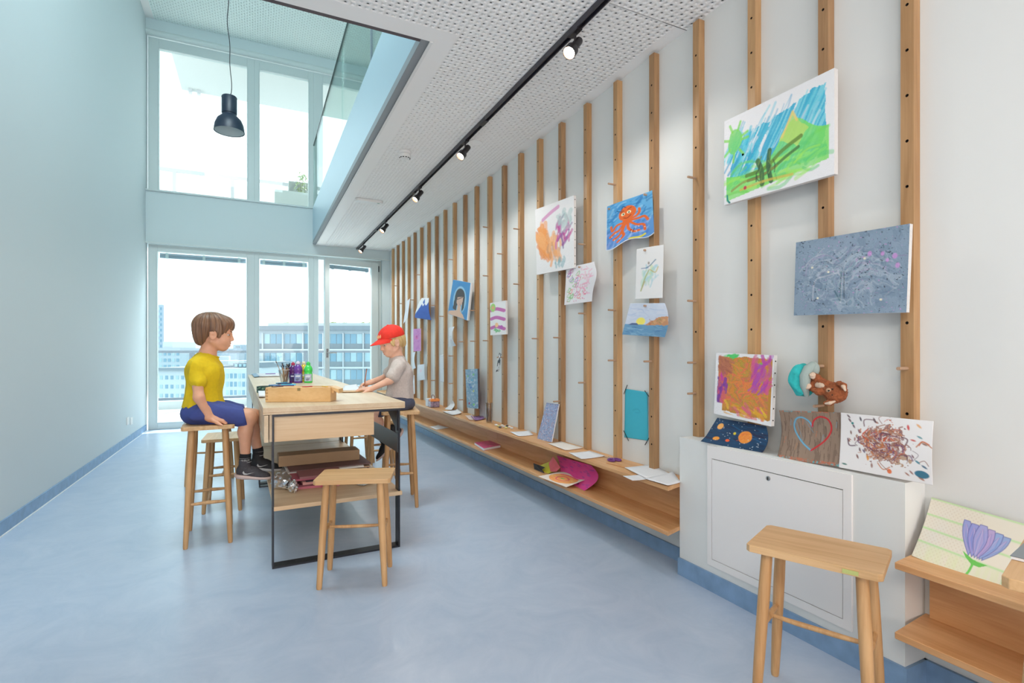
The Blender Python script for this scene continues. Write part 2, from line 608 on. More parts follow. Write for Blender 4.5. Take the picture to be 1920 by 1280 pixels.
window('window_1', XL + .02, -.03, .0, 2.70, (-1.3, -.141, .10, 2.60))
window('window_2', -.03, .84, .0, 2.70, (.04, .762, .10, 2.60))
window('window_3', XL + .02, -.03, 3.475, 5.71, (-1.281, -.134, 3.50, 5.565), False)
window('window_4', -.03, .84, 3.475, 5.71, (.045, .762, 3.50, 5.565), False)
window('window_5', .84, 1.94, 3.475, 5.71, (.985, 1.80, 3.50, 5.565), False)
# door frame on the right and its sash, hinged right and standing ajar into the room
o = MB()
frame_bars(o, .84, 1.94, 0, 2.70, .077, .06, .05, .03, YF, YF + .08)
dr = struct('door_1', o, FRAMEM, bevel=.004, seg=1)
ang = math.radians(-11.5)
hx, hy = 1.872, YF - .005
Md = Matrix.Translation((hx, hy, 0)) @ Matrix.Rotation(-ang, 4, 'Z')
sash = MB()
W_ = .905
for (a0, a1, c0, c1) in ((-W_, -W_ + .075, .04, 2.65), (-.12, 0, .04, 2.65), (-W_ + .075, -.12, 2.56, 2.65), (-W_ + .075, -.12, .04, .12)):
    sash.box(a0, a1, -.04, .03, c0, c1, Md)
so = sash.build('door_sash', FRAMEM, dr, bevel=.004, seg=1)
MB().box(-W_ + .075, -.12, -.005, .003, .12, 2.56, Md).build('pane', GLASS, so)
hb = MB().box(-W_ + .02, -W_ + .05, -.05, -.04, 1.04, 1.18, Md)
hb.tube([Md @ Vector((-W_ + .035, -.045, 1.115)), Md @ Vector((-W_ + .035, -.09, 1.115)), Md @ Vector((-W_ + .17, -.095, 1.115))], .010, 8)
hb.build('door_handle', CHROME, so, smooth=True)
bb = MB().box(-W_ + .08, -.13, .06, .09, 2.50, 2.54, Md)
bb.box(-W_ + .08, -.13, .06, .09, 2.545, 2.56, Md)
for k in range(3):
    cx = -W_ + .16 + .29 * k
    bb.box(cx - .018, cx + .018, .05, .1, 2.49, 2.56, Md)
bb.build('blind', bpy.data.materials['blind_metal'], so)
MB().tube([Md @ Vector((.012, -.03, 2.5)), Md @ Vector((.012, -.03, 2.6))], .012, 8).build('hinge', STEELG, so)

# ------------------------------------------------------------------ boxed-in pipe with access panel
BX = 1.96
bx = struct('trim_10', MB().box(BX, XR, 1.01, 2.055, 0, .705), WALLM)
struct('baseboard_box', MB().box(BX - .01, BX, 1.01, 2.055, 0, .087).box(BX - .01, XR, 1.0, 1.01, 0, .087).box(BX - .01, XR, 2.055, 2.06, 0, .087), SKIRT)
ap = thing('access_panel', 'white locked access panel set in the low boxing below the paintings', 'panel', (BX, 1.6, .1))
q0 = [at_x(1326, 834, BX - .008), at_x(1596.5, 1185, BX - .008)]
q1 = [at_x(1334, 859, BX - .008), at_x(1580.5, 1161, BX - .008)]
yo1, yo0, zo1, zo0 = q0[0].y, q0[1].y, q0[0].z, q0[1].z
yi1, yi0, zi1, zi0 = q1[0].y, q1[1].y, q1[0].z, q1[1].z
m_ = MB()
for (a0, a1, c0, c1) in ((yo0, yi0, zo0, zo1), (yi1, yo1, zo0, zo1), (yi0, yi1, zi1, zo1), (yi0, yi1, zo0, zi0)):
    m_.box(BX - .008, BX, a0, a1, c0, c1)
m_.build('panel_frame', PANELM, ap)
MB().box(BX - .0005, BX, yi0, yi1, zi0, zi1).build('shadow_gap', DARKH, ap)
dd = MB().box(BX - .0075, BX - .001, yi0 + .0025, yi1 - .0025, zi0 + .0025, zi1 - .0035).build('panel_door', PANELM, ap)
lk = at_x(1440.7, 896.5, BX - .008)
Mx = Matrix.Rotation(-math.pi / 2, 4, 'Y')
l_ = MB().lathe([(.010, 0), (.010, .003), (.008, .004)], lk, 20, Mx)
lo = l_.build('lock', CHROME, dd)
MB().box(lk.x - .0052, lk.x - .0038, lk.y - .0014, lk.y + .0014, lk.z - .006, lk.z + .006).build('keyhole', DARKH, lo)

# ------------------------------------------------------------------ oak battens with peg holes
XS = 2.04
ORD = ['nearest', 'second', 'third', 'fourth', 'fifth', 'sixth', 'seventh', 'eighth', 'ninth', 'tenth', 'eleventh', 'twelfth']


def ordl(i, n):
    if i == 0: return 'nearest the camera'
    if i == n - 1: return 'in the corner beside the back window'
    if i < n // 2: return ORD[i] + ' of the row from the camera'
    return ORD[n - 1 - i] + ' of the row from the window'


def holed_front(mb, x, y0, y1, z0, z1, holes, r, depth=.012):
    """a vertical strip facing -X with round blind holes"""
    K = 8
    yc = (y0 + y1) / 2
    z = z0
    hw = (y1 - y0) / 2
    for hz in sorted(holes):
        a, b = hz - hw, hz + hw
        if a < z or b > z1: continue
        mb.add([(x, y0, z), (x, y1, z), (x, y1, a), (x, y0, a)], [(0, 1, 2, 3)])
        sq = [(1, 1), (0, 1), (-1, 1), (-1, 0), (-1, -1), (0, -1), (1, -1), (1, 0)]
        vs = [(x, yc + q[0] * hw, hz + q[1] * hw) for q in sq]
        for dx in (0, depth):
            for k in range(K):
                an = 2 * math.pi * k / K + math.pi / 4
                vs.append((x + dx, yc + r * math.cos(an), hz + r * math.sin(an)))
        fs = []
        for k in range(K):
            k2 = (k + 1) % K
            fs.append((k, k2, K + k2, K + k))
        mb.add(vs, fs, 0)
        mb.add(vs, [(K + k, K + (k + 1) % K, 2 * K + (k + 1) % K, 2 * K + k) for k in range(K)] + [tuple(range(2 * K, 3 * K))], 1)
        z = b
    mb.add([(x, y0, z), (x, y1, z), (x, y1, z1), (x, y0, z1)], [(0, 1, 2, 3)])


slat_px = [1688.5, 1533.8, 1402.2, 1299, 1217, 1150, 1094.7, 1047.5, 1006, 971.5, 941, 914.8, 889.8, 868.3, 848.8, 831, 816, 800.7, 787.3, 775.4, 763.6, 753.3, 744, 734.4]
pegs = {0: [686], 1: [685, 760], 2: [300], 3: [330, 562, 677, 735], 4: [364, 468, 571, 674.5], 5: [343, 390, 579, 673], 6: [457, 499.5, 584.6, 714.5],
        7: [631, 750], 8: [632], 9: [427.7, 531.5], 10: [474.5, 667.7], 11: [424.8, 515.5, 637], 12: [581, 638], 13: [639, 748], 14: [485, 665.8, 717],
        15: [591.4], 16: [571, 711.6], 18: [513], 19: [561], 21: [567], 22: [533]}
HP = .1585
oak_v = [wood('oak_batten_%d' % i, srgb(*a), srgb(*b), 2, s) for i, (a, b, s) in enumerate((((162, 122, 80), (190, 150, 106), 1), ((150, 112, 76), (178, 140, 100), 1.2), ((176, 136, 92), (202, 162, 116), .9)))]
PEGM = mat('peg_wood', srgb(178, 146, 120), .6)
slat_y = []
for i, px in enumerate(slat_px):
    yf = at_x(px, 600, XS).y
    if i > 1: yf = 1.368 + .3385 * (i - 1)
    slat_y.append(yf - .0205)
    z0 = .47 if i > 3 else .706
    y0, y1 = yf - .041, yf
    m = MB()
    z1 = 2.852
    holes = [1.405 + HP * k for k in range(-6, 10)]
    m.add([(XS, y0, z0), (XR - .001, y0, z0), (XR - .001, y1, z0), (XS, y1, z0), (XS, y0, z1), (XR - .001, y0, z1), (XR - .001, y1, z1), (XS, y1, z1)],
          [(0, 3, 2, 1), (4, 5, 6, 7), (0, 1, 5, 4), (1, 2, 6, 5), (2, 3, 7, 6)])
    holed_front(m, XS, y0, y1, z0, z1, holes, .0055)
    o = m.build('wall_batten', [oak_v[(i * 7) % 3], DARKH], origin=(XR - .02, yf - .02, z0))
    on = 'the white boxing' if i <= 3 else 'the bench'
    tag(o, 'oak wall batten above %s, %s' % (on, ordl(i, len(slat_px))), 'batten', 'oak battens on the right wall')
    for py in pegs.get(i, []):
        pz = at_x(px + 2, py, XS - .03).z
        pz = min(holes, key=lambda h: abs(h - pz)) if abs(min(holes, key=lambda h: abs(h - pz)) - pz) < .03 else pz
        MB().tube([(XS - .055, yf - .0205, pz), (XS + .006, yf - .0205, pz)], .006, 10).build('peg', PEGM, o)

# ------------------------------------------------------------------ long low bench shelf in three lengths
def bench(y0, y1, label, near_chamfer=False, far_chamfer=False):
    t = thing('bench_shelf', label, 'shelf', (1.95, (y0 + y1) / 2, .222), group='oak bench shelves along the right wall')
    for z in (.222, .447):
        p = [(1.85, y0), (XR - .001, y0), (XR - .001, y1), (1.85, y1)]
        if near_chamfer: p = [(1.85, y0), (1.955, y0 + .036), (XR - .001, y0 + .036), (XR - .001, y1), (1.85, y1)]
        if far_chamfer: p = [(1.85, y0), (XR - .001, y0), (XR - .001, y1 + .024), (1.85, y1)]
        MB().prism(p, z, z + .022).build('shelf_board', OAK_Y, t, bevel=.002, seg=1)
    MB().box(2.055, XR - .001, y0 + (.04 if near_chamfer else 0), y1, .244, .447).build('back_panel', OAK_Y, t)
    return t


bench(2.02, 4.55, 'near length of the oak bench shelf, holding the magenta roll beside the white boxing', True)
bench(4.554, 7.1, 'middle length of the oak bench shelf, with the glass vase standing on it')
bench(7.104, YB - .002, 'far length of the oak bench shelf, running into the window corner')
bench(-.4, .984, 'oak bench shelf in the right foreground carrying the lotus drawing', False, True)

# ------------------------------------------------------------------ stools
SEATW = wood('stool_seat_oak', srgb(196, 152, 102), srgb(220, 180, 132), 0)
LEGW = wood('stool_leg_oak', srgb(186, 138, 88), srgb(214, 170, 120), 2)


def stool(name, L, W, H, ft=(.155, .115), tp=(.128, .085)):
    t = thing(name, 'stool', 'stool')
    c = .012
    poly = [(-L / 2 + c, -W / 2), (L / 2 - c, -W / 2), (L / 2, -W / 2 + c), (L / 2, W / 2 - c), (L / 2 - c, W / 2), (-L / 2 + c, W / 2), (-L / 2, W / 2 - c), (-L / 2, -W / 2 + c)]
    MB().prism(poly, H - .022, H).build('seat', SEATW, t, bevel=.002, seg=2)
    zs = .262 if H < .6 else .25
    f = zs / H
    for sx in (-1, 1):
        for sy in (-1, 1):
            a = Vector((sx * ft[0], sy * ft[1], 0)); b = Vector((sx * tp[0], sy * tp[1], H - .02))
            pts = [a.lerp(b, q) for q in (0, .02, .3, .7, 1)]
            MB().tube(pts, [.0115, .0135, .0165, .018, .0165], 14).build('leg', LEGW, t, smooth=True)
    sxp = ft[0] + (tp[0] - ft[0]) * f; syp = ft[1] + (tp[1] - ft[1]) * f
    for sx in (-1, 1):
        MB().tube([(sx * sxp, -syp, zs), (sx * sxp, -syp * .6, zs), (sx * sxp, 0, zs + .002), (sx * sxp, syp * .6, zs), (sx * sxp, syp, zs)], [.007, .009, .0115, .009, .007], 10).build('stretcher', LEGW, t, smooth=True)
    MB().tube([(-sxp, 0, zs), (-sxp * .4, 0, zs - .002), (sxp * .4, 0, zs - .002), (sxp, 0, zs)], [.006, .0085, .0085, .006], 10).build('long_stretcher', LEGW, t, smooth=True)
    return t


def put(o, x, y, rz, label, grp='oak stools around the tables'):
    o.location = (x, y, 0); o.rotation_euler = (0, 0, rz); o['label'] = label; o['group'] = grp
    return o


R = math.radians
low = stool('low_stool', .365, .255, .525)
tall = stool('tall_stool', .38, .275, .705, (.178, .115), (.135, .085))
put(low, .455, 2.742, R(-19), 'low oak stool standing empty at the near end of the craft table')
s1 = put(copy_tree(low), 1.61, 1.08, R(-66.5), 'large low oak stool in the right foreground before the access panel, with a green tag')
MB().box(-.045, -.005, -.1295, -.1272, .507, .519).build('maker_tag', mat('tag_green', srgb(190, 196, 120), .5), s1).location = (.14 - .01, 0, 0)
put(copy_tree(low), -.215, 4.42, R(88), 'low oak stool under the left table edge just behind the seated older boy')
put(copy_tree(low), -.365, 5.28, R(-9), 'low oak stool furthest along the left side of the tables')
put(copy_tree(low), .96, 5.62, R(92), 'low oak stool furthest along the right side of the tables')
put(copy_tree(low), 1.03, 4.86, R(84), 'low oak stool right of the tables, between the younger boy and the furthest stool')
put(copy_tree(tall), 1.537, .423, R(14), 'tall oak stool cut by the right edge of the photo, carrying a grey magazine')
put(tall, -.262, 3.745, R(92), 'tall oak stool the older boy in the yellow shirt sits on')
put(copy_tree(tall), .975, 3.965, R(80), 'tall oak stool the younger boy in the red cap sits on')
# magazine on the foreground stool
mg = thing('magazine', 'grey magazine lying on the stool at the right edge of the photo', 'magazine', (1.53, .47, .705))
Mm = Matrix.Translation((1.548, .484, .705)) @ Matrix.Rotation(R(10), 4, 'Z')
MB().box(-.09, .09, -.07, .075, .001, .007, Mm).build('pages', PAPER, mg)
MB().box(-.091, .091, -.071, .076, .007, .0085, Mm).build('cover', mat('cover_grey', srgb(120, 130, 136), .35), mg)

# ------------------------------------------------------------------ craft tables
TABROT = R(1.7)
T0 = Vector((.03, 3.035, 0))
MT = Matrix.Translation(T0) @ Matrix.Rotation(TABROT, 4, 'Z')
TZ = .85


def craft_table(name, label, y0, L, detail=True):
    o = MT @ Vector((0, y0, 0))
    t = thing(name, label, 'table', (0, 0, 0), group='plywood craft tables in a row')
    t['_o'] = (0.0, 0.0, 0.0)
    Wd = .757
    MB().box(0, Wd, 0, L, TZ - .038, TZ).build('tabletop', PLY_Y if not detail else PLY_Y, t, bevel=.0015, seg=1)
    # thin darker glue line round the edge
    MB().box(-.0006, Wd + .0006, -.0006, L + .0006, TZ - .028, TZ - .026).build('edge_ply', mat('glue_line', srgb(176, 134, 92), .6), t)
    for yy in (.0, L - .10):
        m = MB()
        a, b = .044, .727
        m.box(a, a + .009, yy, yy + .07, .0, TZ - .038)
        m.box(b - .009, b, yy, yy + .07, .0, TZ - .038)
        m.box(a + .009, b - .009, yy, yy + .07, 0, .009)
        m.box(a + .009, b - .009, yy, yy + .07, TZ - .050, TZ - .038)
        fr = m.build('steel_frame', BLACK, t)
        for k in (.12, .17):
            MB().lathe([(.0035, 0), (.0035, .0012)], (a + k, yy + .035, .009), 8).build('bolt', STEELG, fr)
    for x_ in (.718, ):
        MB().box(x_ - .004, x_, .012, L - .05, .553, .662).build('side_beam', STEELG, t)
        m = MB().add([(x_ - .004, .02, TZ - .04), (x_ - .004, .32, TZ - .04), (x_ - .004, .02, TZ - .17), (x_, .02, TZ - .04), (x_, .32, TZ - .04), (x_, .02, TZ - .17)],
                     [(0, 1, 2), (3, 5, 4), (0, 3, 4, 1), (1, 4, 5, 2), (2, 5, 3, 0)])
        m.build('gusset_plate', BLACK, t)
    MB().box(.052, .738, -.008, L - .02, .305, .327).build('lower_shelf', PLY, t, bevel=.001, seg=1)
    # drawer box hanging under the top
    d = MB()
    d.box(.054, .580, .020, .036, .665, TZ - .040)
    do = d.build('drawer_front', PLY, t, bevel=.001, seg=1)
    MB().box(.006, .026, .0, L - .05, .668, TZ - .040).build('side_board', PLY_Y, t)
    MB().box(.031, .052, .012, L - .05, .668, TZ - .040).build('drawer_side', PLY_Y, t)
    MB().box(.060, .575, .045, L - .06, .670, .680).build('drawer_base', PLY, t)
    MB().box(.566, .580, .036, L - .06, .668, TZ - .040).build('drawer_side', PLY_Y, t)
    t.location = o
    t.rotation_euler = (0, 0, TABROT)
    return t


craft_table('craft_table', 'near plywood craft table on black steel frames with a wooden box on its end', 0, 1.955)
craft_table('craft_table', 'further plywood craft table butted against the first, nearer the window', 1.960, 2.3)


def on_table(px, py, z=TZ):
    return at_z(px, py, z)


# wooden pencil box
A = on_table(497.7, 754); B = on_table(619.7, 753.3)
a_ = math.atan2(B.y - A.y, B.x - A.x)
Mb = Matrix.Translation(A) @ Matrix.Rotation(a_, 4, 'Z')
WB = (B - A).length
wb = thing('wooden_box', 'pale wooden box with a small latch at the near end of the table', 'box', tuple(A))
MB().box(0, WB, 0, .010, .001, .086, Mb).build('front_panel', BEECH, wb, bevel=.001, seg=1)
MB().box(0, .010, .010, .115, .001, .086, Mb).build('side_panel', BEECH, wb)
MB().box(WB - .010, WB, .010, .115, .001, .086, Mb).build('side_panel', BEECH, wb)
MB().box(0, WB, .115, .125, .001, .086, Mb).build('back_panel', BEECH, wb)
MB().box(.010, WB - .010, .010, .115, .001, .010, Mb).build('base', BEECH, wb)
MB().box(.010, WB - .010, .010, .115, .074, .082, Mb).build('tray', BEECH, wb)
MB().box(WB, WB + .012, .03, .13, .05, .080, Mb @ Matrix.Rotation(R(0), 4, 'Y')).add([], []).build('hinge_rail', BEECH, wb)
lm = MB().prism([(0, 0), (.045, -.028), (.045, -.004), (0, .012)], 0, .1, Mb @ Matrix.Translation((WB - .004, .12, .076)) @ Matrix.Rotation(R(90), 4, 'X'))
lm.build('lid_end', BEECH, wb)
MB().box(WB * .49, WB * .535, -.003, .0005, .066, .082, Mb).build('latch', mat('brass_latch', (.45, .33, .15), .35, .9), wb)
for k, zz in enumerate((.012, .030, .048, .066)):
    MB().box(-.0006, .014, -.0006, .0008, zz, zz + .010, Mb).build('finger_joint', mat('joint_end_grain', srgb(196, 150, 98), .6) if k == 0 else bpy.data.materials['joint_end_grain'], wb)
# pencils lying on the box
for (x0, y0, x1, y1, c, n) in ((.20, .03, .245, .075, (190, 60, 60), 'red'), (.30, .075, .345, .04, (225, 180, 50), 'yellow'), (.02, .04, .07, .09, (90, 60, 50), 'dark')):
    p = MB().tube([Mb @ Vector((x0, y0, .0865)), Mb @ Vector((x1 - .006, y1, .0865)), Mb @ Vector((x1, y1, .0865))], [.0035, .0035, .001], 6)
    tag(p.build('pencil', mat('pencil_' + n, srgb(*c), .4)), '%s pencil lying on top of the pale wooden box' % n, 'pencil', 'pencils on the wooden box')

# paint bottles
def bottle(px, py, h, r, col, lab, capc, name='paint_bottle', label_col=(190, 190, 220), lift=0):
    p = on_table(px, py)
    t = thing(name, lab, 'bottle', tuple(p), group='paint bottles on the table')
    k = h / .2
    prof = [(r * .92, 0.0), (r, .004), (r, .09 * k), (r * .93, .098 * k), (r * .93, .104 * k), (r * 1.02, .112 * k), (r * 1.02, .135 * k), (r * .86, .155 * k), (r * .55, .17 * k), (r * .42, .176 * k), (r * .42, .18 * k)]
    MB().lathe(prof, p, 28).build('bottle_body', mat(lab.split()[0] + '_paint', srgb(*col), .22, coat=.4), t, smooth=True)
    MB().lathe([(r * .5, .178 * k), (r * .5, .196 * k), (r * .34, .199 * k), (r * .22, .203 * k), (r * .18, .208 * k)], p, 20).build('bottle_cap', mat(lab.split()[0] + '_cap', srgb(*capc), .35), t, smooth=True)
    # wrapped label
    a0 = math.atan2(-p.y, -p.x)
    n = 16; rr = r + .0008
    vs = []; fs = []
    for i in range(n + 1):
        an = a0 - 1.0 + 1.9 * i / n
        for z in (.018 * k, .088 * k):
            vs.append((p.x + rr * math.cos(an), p.y + rr * math.sin(an), p.z + z))
    for i in range(n): fs.append((2 * i, 2 * i + 2, 2 * i + 3, 2 * i + 1))
    lb = MB().add(vs, fs).build('bottle_label', mat(lab.split()[0] + '_label', srgb(*label_col), .5, noise=.25, nscale=60), t, smooth=True)
    for (zz, dz, c, a1, a2) in ((.060, .012, (240, 240, 245), -.6, .5), (.036, .006, (60, 60, 80), -.6, .3), (.026, .004, (60, 60, 80), -.6, .1)):
        vs = []; fs = []
        for i in range(7):
            an = a0 + a1 + (a2 - a1) * i / 6
            for z in (zz * k, (zz + dz) * k):
                vs.append((p.x + (rr + .0004) * math.cos(an), p.y + (rr + .0004) * math.sin(an), p.z + z))
        for i in range(6): fs.append((2 * i, 2 * i + 2, 2 * i + 3, 2 * i + 1))
        MB().add(vs, fs).build('label_print', mat('print_%d_%d' % c[:2], srgb(*c), .5) if 'print_%d_%d' % c[:2] not in bpy.data.materials else bpy.data.materials['print_%d_%d' % c[:2]], lb)
    return t


bottle(549.5, 716.9, .185, .034, (92, 30, 110), 'magenta topped dark purple paint bottle behind the brush holder', (200, 50, 90), label_col=(60, 40, 110))
bottle(559, 717.6, .196, .037, (112, 60, 160), 'violet paint bottle with a pale blue label, in front of the dark one', (225, 215, 240), label_col=(150, 160, 205))
bottle(569.5, 715.6, .190, .035, (226, 190, 30), 'yellow paint bottle half hidden behind the green one', (240, 225, 190), label_col=(230, 200, 80))
bottle(578, 717.4, .190, .037, (70, 220, 90), 'bright green paint bottle at the right end of the row', (70, 210, 90), label_col=(190, 195, 215))

# brush holder
p = on_table(533.5, 717.2)
bh = thing('brush_holder', 'clear tapered pot crammed with paint brushes left of the paint bottles', 'pot', tuple(p))
MB().lathe([(.030, 0), (.032, .004), (.054, .122), (.053, .122), (.031, .006)], p, 24, close=False).build('pot', glass_mat('clear_plastic', (.93, .93, .93), .06), bh, smooth=True)
MB().lathe([(.054, .119), (.056, .119), (.056, .123), (.054, .123)], p, 24, close=False).build('rim', WHITE, bh, smooth=True)
bw = [mat('brush_wood_%d' % i, srgb(*c), .5) for i, c in enumerate(((196, 150, 104), (160, 110, 74), (210, 176, 140), (120, 84, 66)))]
brs = [mat('bristle_%d' % i, srgb(*c), .8) for i, c in enumerate(((60, 50, 50), (40, 60, 90), (120, 90, 70), (50, 90, 100)))]
rb = random.Random(3)
for i in range(22):
    a = rb.uniform(0, 6.28); q = rb.uniform(.2, .95); a2 = a + rb.uniform(-.8, .8) + 3.14 * (rb.random() < .25)
    b0 = p + Vector((.022 * q * math.cos(a2), .022 * q * math.sin(a2), .006))
    L = rb.uniform(.15, .19)
    top = p + Vector((.055 * q * math.cos(a), .055 * q * math.sin(a), L))
    if i == 0: top = p + Vector((-.075, -.01, .205))
    dr_ = (top - b0)
    br = MB().tube([b0, b0 + dr_ * .80], [.0022, .003], 6).build('paintbrush', bw[i % 4])
    tag(br, '%s handled paintbrush with %s bristles standing in the clear brush pot' % (('tan', 'brown', 'pale', 'dark')[i % 4], ('black', 'navy', 'brown', 'teal')[(i // 4) % 4]) if i else 'longest paintbrush leaning far out left of the brush pot', 'paintbrush', 'paintbrushes in the brush pot')
    MB().tube([b0 + dr_ * .80, b0 + dr_ * .90], .0034, 6).build('ferrule', CHROME, br)
    MB().tube([b0 + dr_ * .90, b0 + dr_ * .95, top], [.0034, .005, .001], 6).build('bristles', brs[(i // 4) % 4] if i else bw[3], br)

# green patterned tape reel / bowl
p = on_table(499, 735.2)
tr = thing('ribbon_reel', 'round dark green patterned tin left behind the wooden box', 'tin', tuple(p))
MB().lathe([(.060, 0), (.062, .002), (.062, .044), (.056, .044), (.055, .006), (.0, .006)], p, 32, close=False).build('tin_wall', mat('green_tin', (.015, .06, .045), .4), tr, smooth=True)
rb = random.Random(8)
for i in range(26):
    an = rb.uniform(3.3, 6.2); z = rb.uniform(.006, .038)
    c = Vector((p.x + .0625 * math.cos(an), p.y + .0625 * math.sin(an), p.z + z))
    tdir = Vector((-math.sin(an), math.cos(an), 0)); n_0 = Vector((math.cos(an), math.sin(an), 0))
    s_ = .0035
    MB().add([c - tdir * s_, c - Vector((0, 0, s_)), c + tdir * s_, c + Vector((0, 0, s_))], [(0, 1, 2, 3)]).build('pattern', mat('tin_print', srgb(150, 190, 160), .5) if i == 0 else bpy.data.materials['tin_print'], tr)

# scissors and felt pens
def scissors(name, p, rz, L, col, lab, z):
    t = thing(name, lab, 'scissors', (p.x, p.y, z))
    M = Matrix.Translation((p.x, p.y, z)) @ Matrix.Rotation(rz, 4, 'Z')
    for s in (-1, 1):
        m = MB().add([M @ Vector(v) for v in ((0, -.004 * s, .002 + .001 * s), (L * .5, s * .016, .002 + .001 * s), (L * .5, s * .020, .002 + .001 * s), (0, .006 * s, .002 + .001 * s), (0, -.004 * s, .004 + .001 * s), (L * .5, s * .016, .004 + .001 * s), (L * .5, s * .020, .004 + .001 * s), (0, .006 * s, .004 + .001 * s))],
                     [(0, 1, 2, 3), (7, 6, 5, 4), (0, 4, 5, 1), (1, 5, 6, 2), (2, 6, 7, 3), (3, 7, 4, 0)])
        m.build('blade', CHROME, t)
        c = Vector((-L * .28, -s * .021, .005))
        ring = [M @ (c + Vector((.030 * math.cos(a), .017 * math.sin(a), 0))) for a in np.linspace(0, 2 * math.pi, 17)]
        MB().tube([M @ Vector((0, 0, .004))] + ring, .0055, 8).build('handle', mat('scissors_' + name, srgb(*col), .4), t, smooth=True)
    return t


scissors('scissors', on_table(524, 723), R(15), .17, (60, 110, 170), 'blue handled scissors lying behind the wooden box', TZ)
for k, (px, py, an, c, n) in enumerate(((534, 720, .2, (30, 40, 90), 'dark navy'), (541, 722, -.3, (90, 190, 220), 'light blue'), (528, 719, .7, (60, 140, 170), 'teal'), (537, 724, -.1, (40, 50, 120), 'indigo'))):
    q = on_table(px, py); dv = Vector((math.cos(an), math.sin(an), 0)) * .06
    f_ = MB().tube([q - dv + Vector((0, 0, .006)), q + dv * .3 + Vector((0, 0, .006))], .0055, 10).build('felt_pen', mat('pen_' + n, srgb(*c), .35), smooth=True)
    tag(f_, '%s felt pen lying behind the wooden box by the scissors' % n, 'pen', 'felt pens behind the wooden box')
    MB().tube([q + dv * .3 + Vector((0, 0, .006)), q + dv + Vector((0, 0, .006))], .0063, 10).build('pen_cap', mat('cap_' + n, srgb(*[min(255, int(v * 1.15)) for v in c]), .35), f_, smooth=True)


def flat_sheet(name, quad, z, lab, cat, m=PAPER, th=.0008, grp=None, curl=0):
    pts = [at_z(*q, z) for q in quad]
    mb = MB(); n = 6
    vs = []; fs = []
    for i in range(n + 1):
        for j in range(n + 1):
            u, v = i / n, j / n
            P = pts[0].lerp(pts[1], u).lerp(pts[3].lerp(pts[2], u), v)
            dz = curl * (abs(u - .5) * 2) ** 3 + abs(curl) * .5 * (v ** 4)
            vs.append((P.x, P.y, z + th + dz))
    for i in range(n):
        for j in range(n):
            a = i * (n + 1) + j
            fs.append((a, a + n + 1, a + n + 2, a + 1))
    o = mb.add(vs, fs).build(name, m, smooth=True)
    sm = o.modifiers.new('thick', 'SOLIDIFY'); sm.thickness = th
    return tag(o, lab, cat, grp)


flat_sheet('paper_sheet', [(484, 735), (497, 735), (497, 746), (485, 746)], TZ, 'white notepad at the left edge of the near table', 'paper', th=.008)
flat_sheet('drawing_sheet', [(646, 723), (668, 720.5), (682, 734), (640, 735)], TZ, 'white drawing sheet under the hands of the boy in the red cap', 'paper', grp=None, th=.0015)
db = flat_sheet('drawing_board', [(640, 733.2), (681, 732.5), (681, 735.6), (640, 736.4)], TZ, 'thin brown board edge below the drawing sheet of the younger boy', 'board', OAK_X, .004)
flat_sheet('paper_sheet', [(520, 727), (545, 724), (548, 728), (522, 731)], TZ, 'small white slip between the green tin and the felt pens', 'paper')
flat_sheet('portfolio', [(472, 702.5), (480, 701.2), (486, 707), (477, 708)], TZ, 'blue edged folder at the far left of the further table', 'folder', mat('folder_blue', srgb(110, 150, 180), .5), .006)
flat_sheet('sketchbook', [(481, 701.5), (524, 700.5), (527, 706), (487, 707)], TZ, 'open white sketchbook on the further table behind the brush pot', 'book', PAPER, .006)
q = on_table(508, 703)
tag(MB().tube([(q.x - .06, q.y, TZ + .014), (q.x + .05, q.y + .02, TZ + .014)], .008, 8).build('glue_stick', mat('glue_purple', srgb(140, 110, 180), .4), smooth=True), 'purple marker lying on the open sketchbook', 'marker')
q = on_table(519, 752)
tag(MB().tube([(q.x - .04, q.y + .01, TZ + .003), (q.x, q.y - .012, TZ + .004), (q.x + .05, q.y + .006, TZ + .003)], .0012, 5).build('paper_scrap', mat('scrap', srgb(150, 110, 70), .6)), 'thin curled wood shaving on the table before the box', 'shaving')

# things on the lower shelf of the near table
SZ = .328


def tb(x0, x1, y0, y1, z0, z1, rz=0.0):
    c = Vector(((x0 + x1) / 2, (y0 + y1) / 2, 0))
    M = MT @ Matrix.Translation(c) @ Matrix.Rotation(rz, 4, 'Z')
    return MB().box(-(x1 - x0) / 2, (x1 - x0) / 2, -(y1 - y0) / 2, (y1 - y0) / 2, z0, z1, M)


CARD = mat('cardboard', srgb(178, 146, 112), .7, noise=.08, nscale=6)
stack = [(.08, .64, .52, 1.0, .012, (206, 186, 164)), (.10, .66, .54, 1.02, .010, (150, 110, 100)), (.07, .62, .5, .98, .012, (222, 214, 206)), (.12, .66, .56, 1.04, .008, (190, 160, 130)), (.09, .60, .53, 1.0, .010, (230, 226, 222)), (.10, .65, .55, 1.02, .006, (120, 90, 90))]
z = SZ
for k, (x0, x1, y0, y1, th, c) in enumerate(stack):
    nm = ['beige', 'mauve', 'off-white', 'tan', 'white', 'dark'][k]
    tag(tb(x0 + .07, min(x1 + .03, .68), y0, y1, z, z + th, R((k * 37) % 3 - 1)).build('cardboard_sheet', mat('sheet_%d' % k, srgb(*c), .7)), '%s card sheet in the stack under the brown box on the lower shelf' % nm, 'cardboard', 'card sheets stacked on the lower shelf')
    z += th + .001
m_ = MB()
Mc = MT @ Matrix.Translation((.12, .78, z + .036)) @ Matrix.Rotation(R(90), 4, 'Y')
sec = [(-.035, -.09), (.035, -.09), (.035, .06), (.02, .085), (-.02, .085), (-.035, .06)]
m_.prism(sec, 0, .515, Mc)
tag(m_.build('cardboard_box', CARD, bevel=.004), 'long brown cardboard box lying on the stack under the table', 'box')
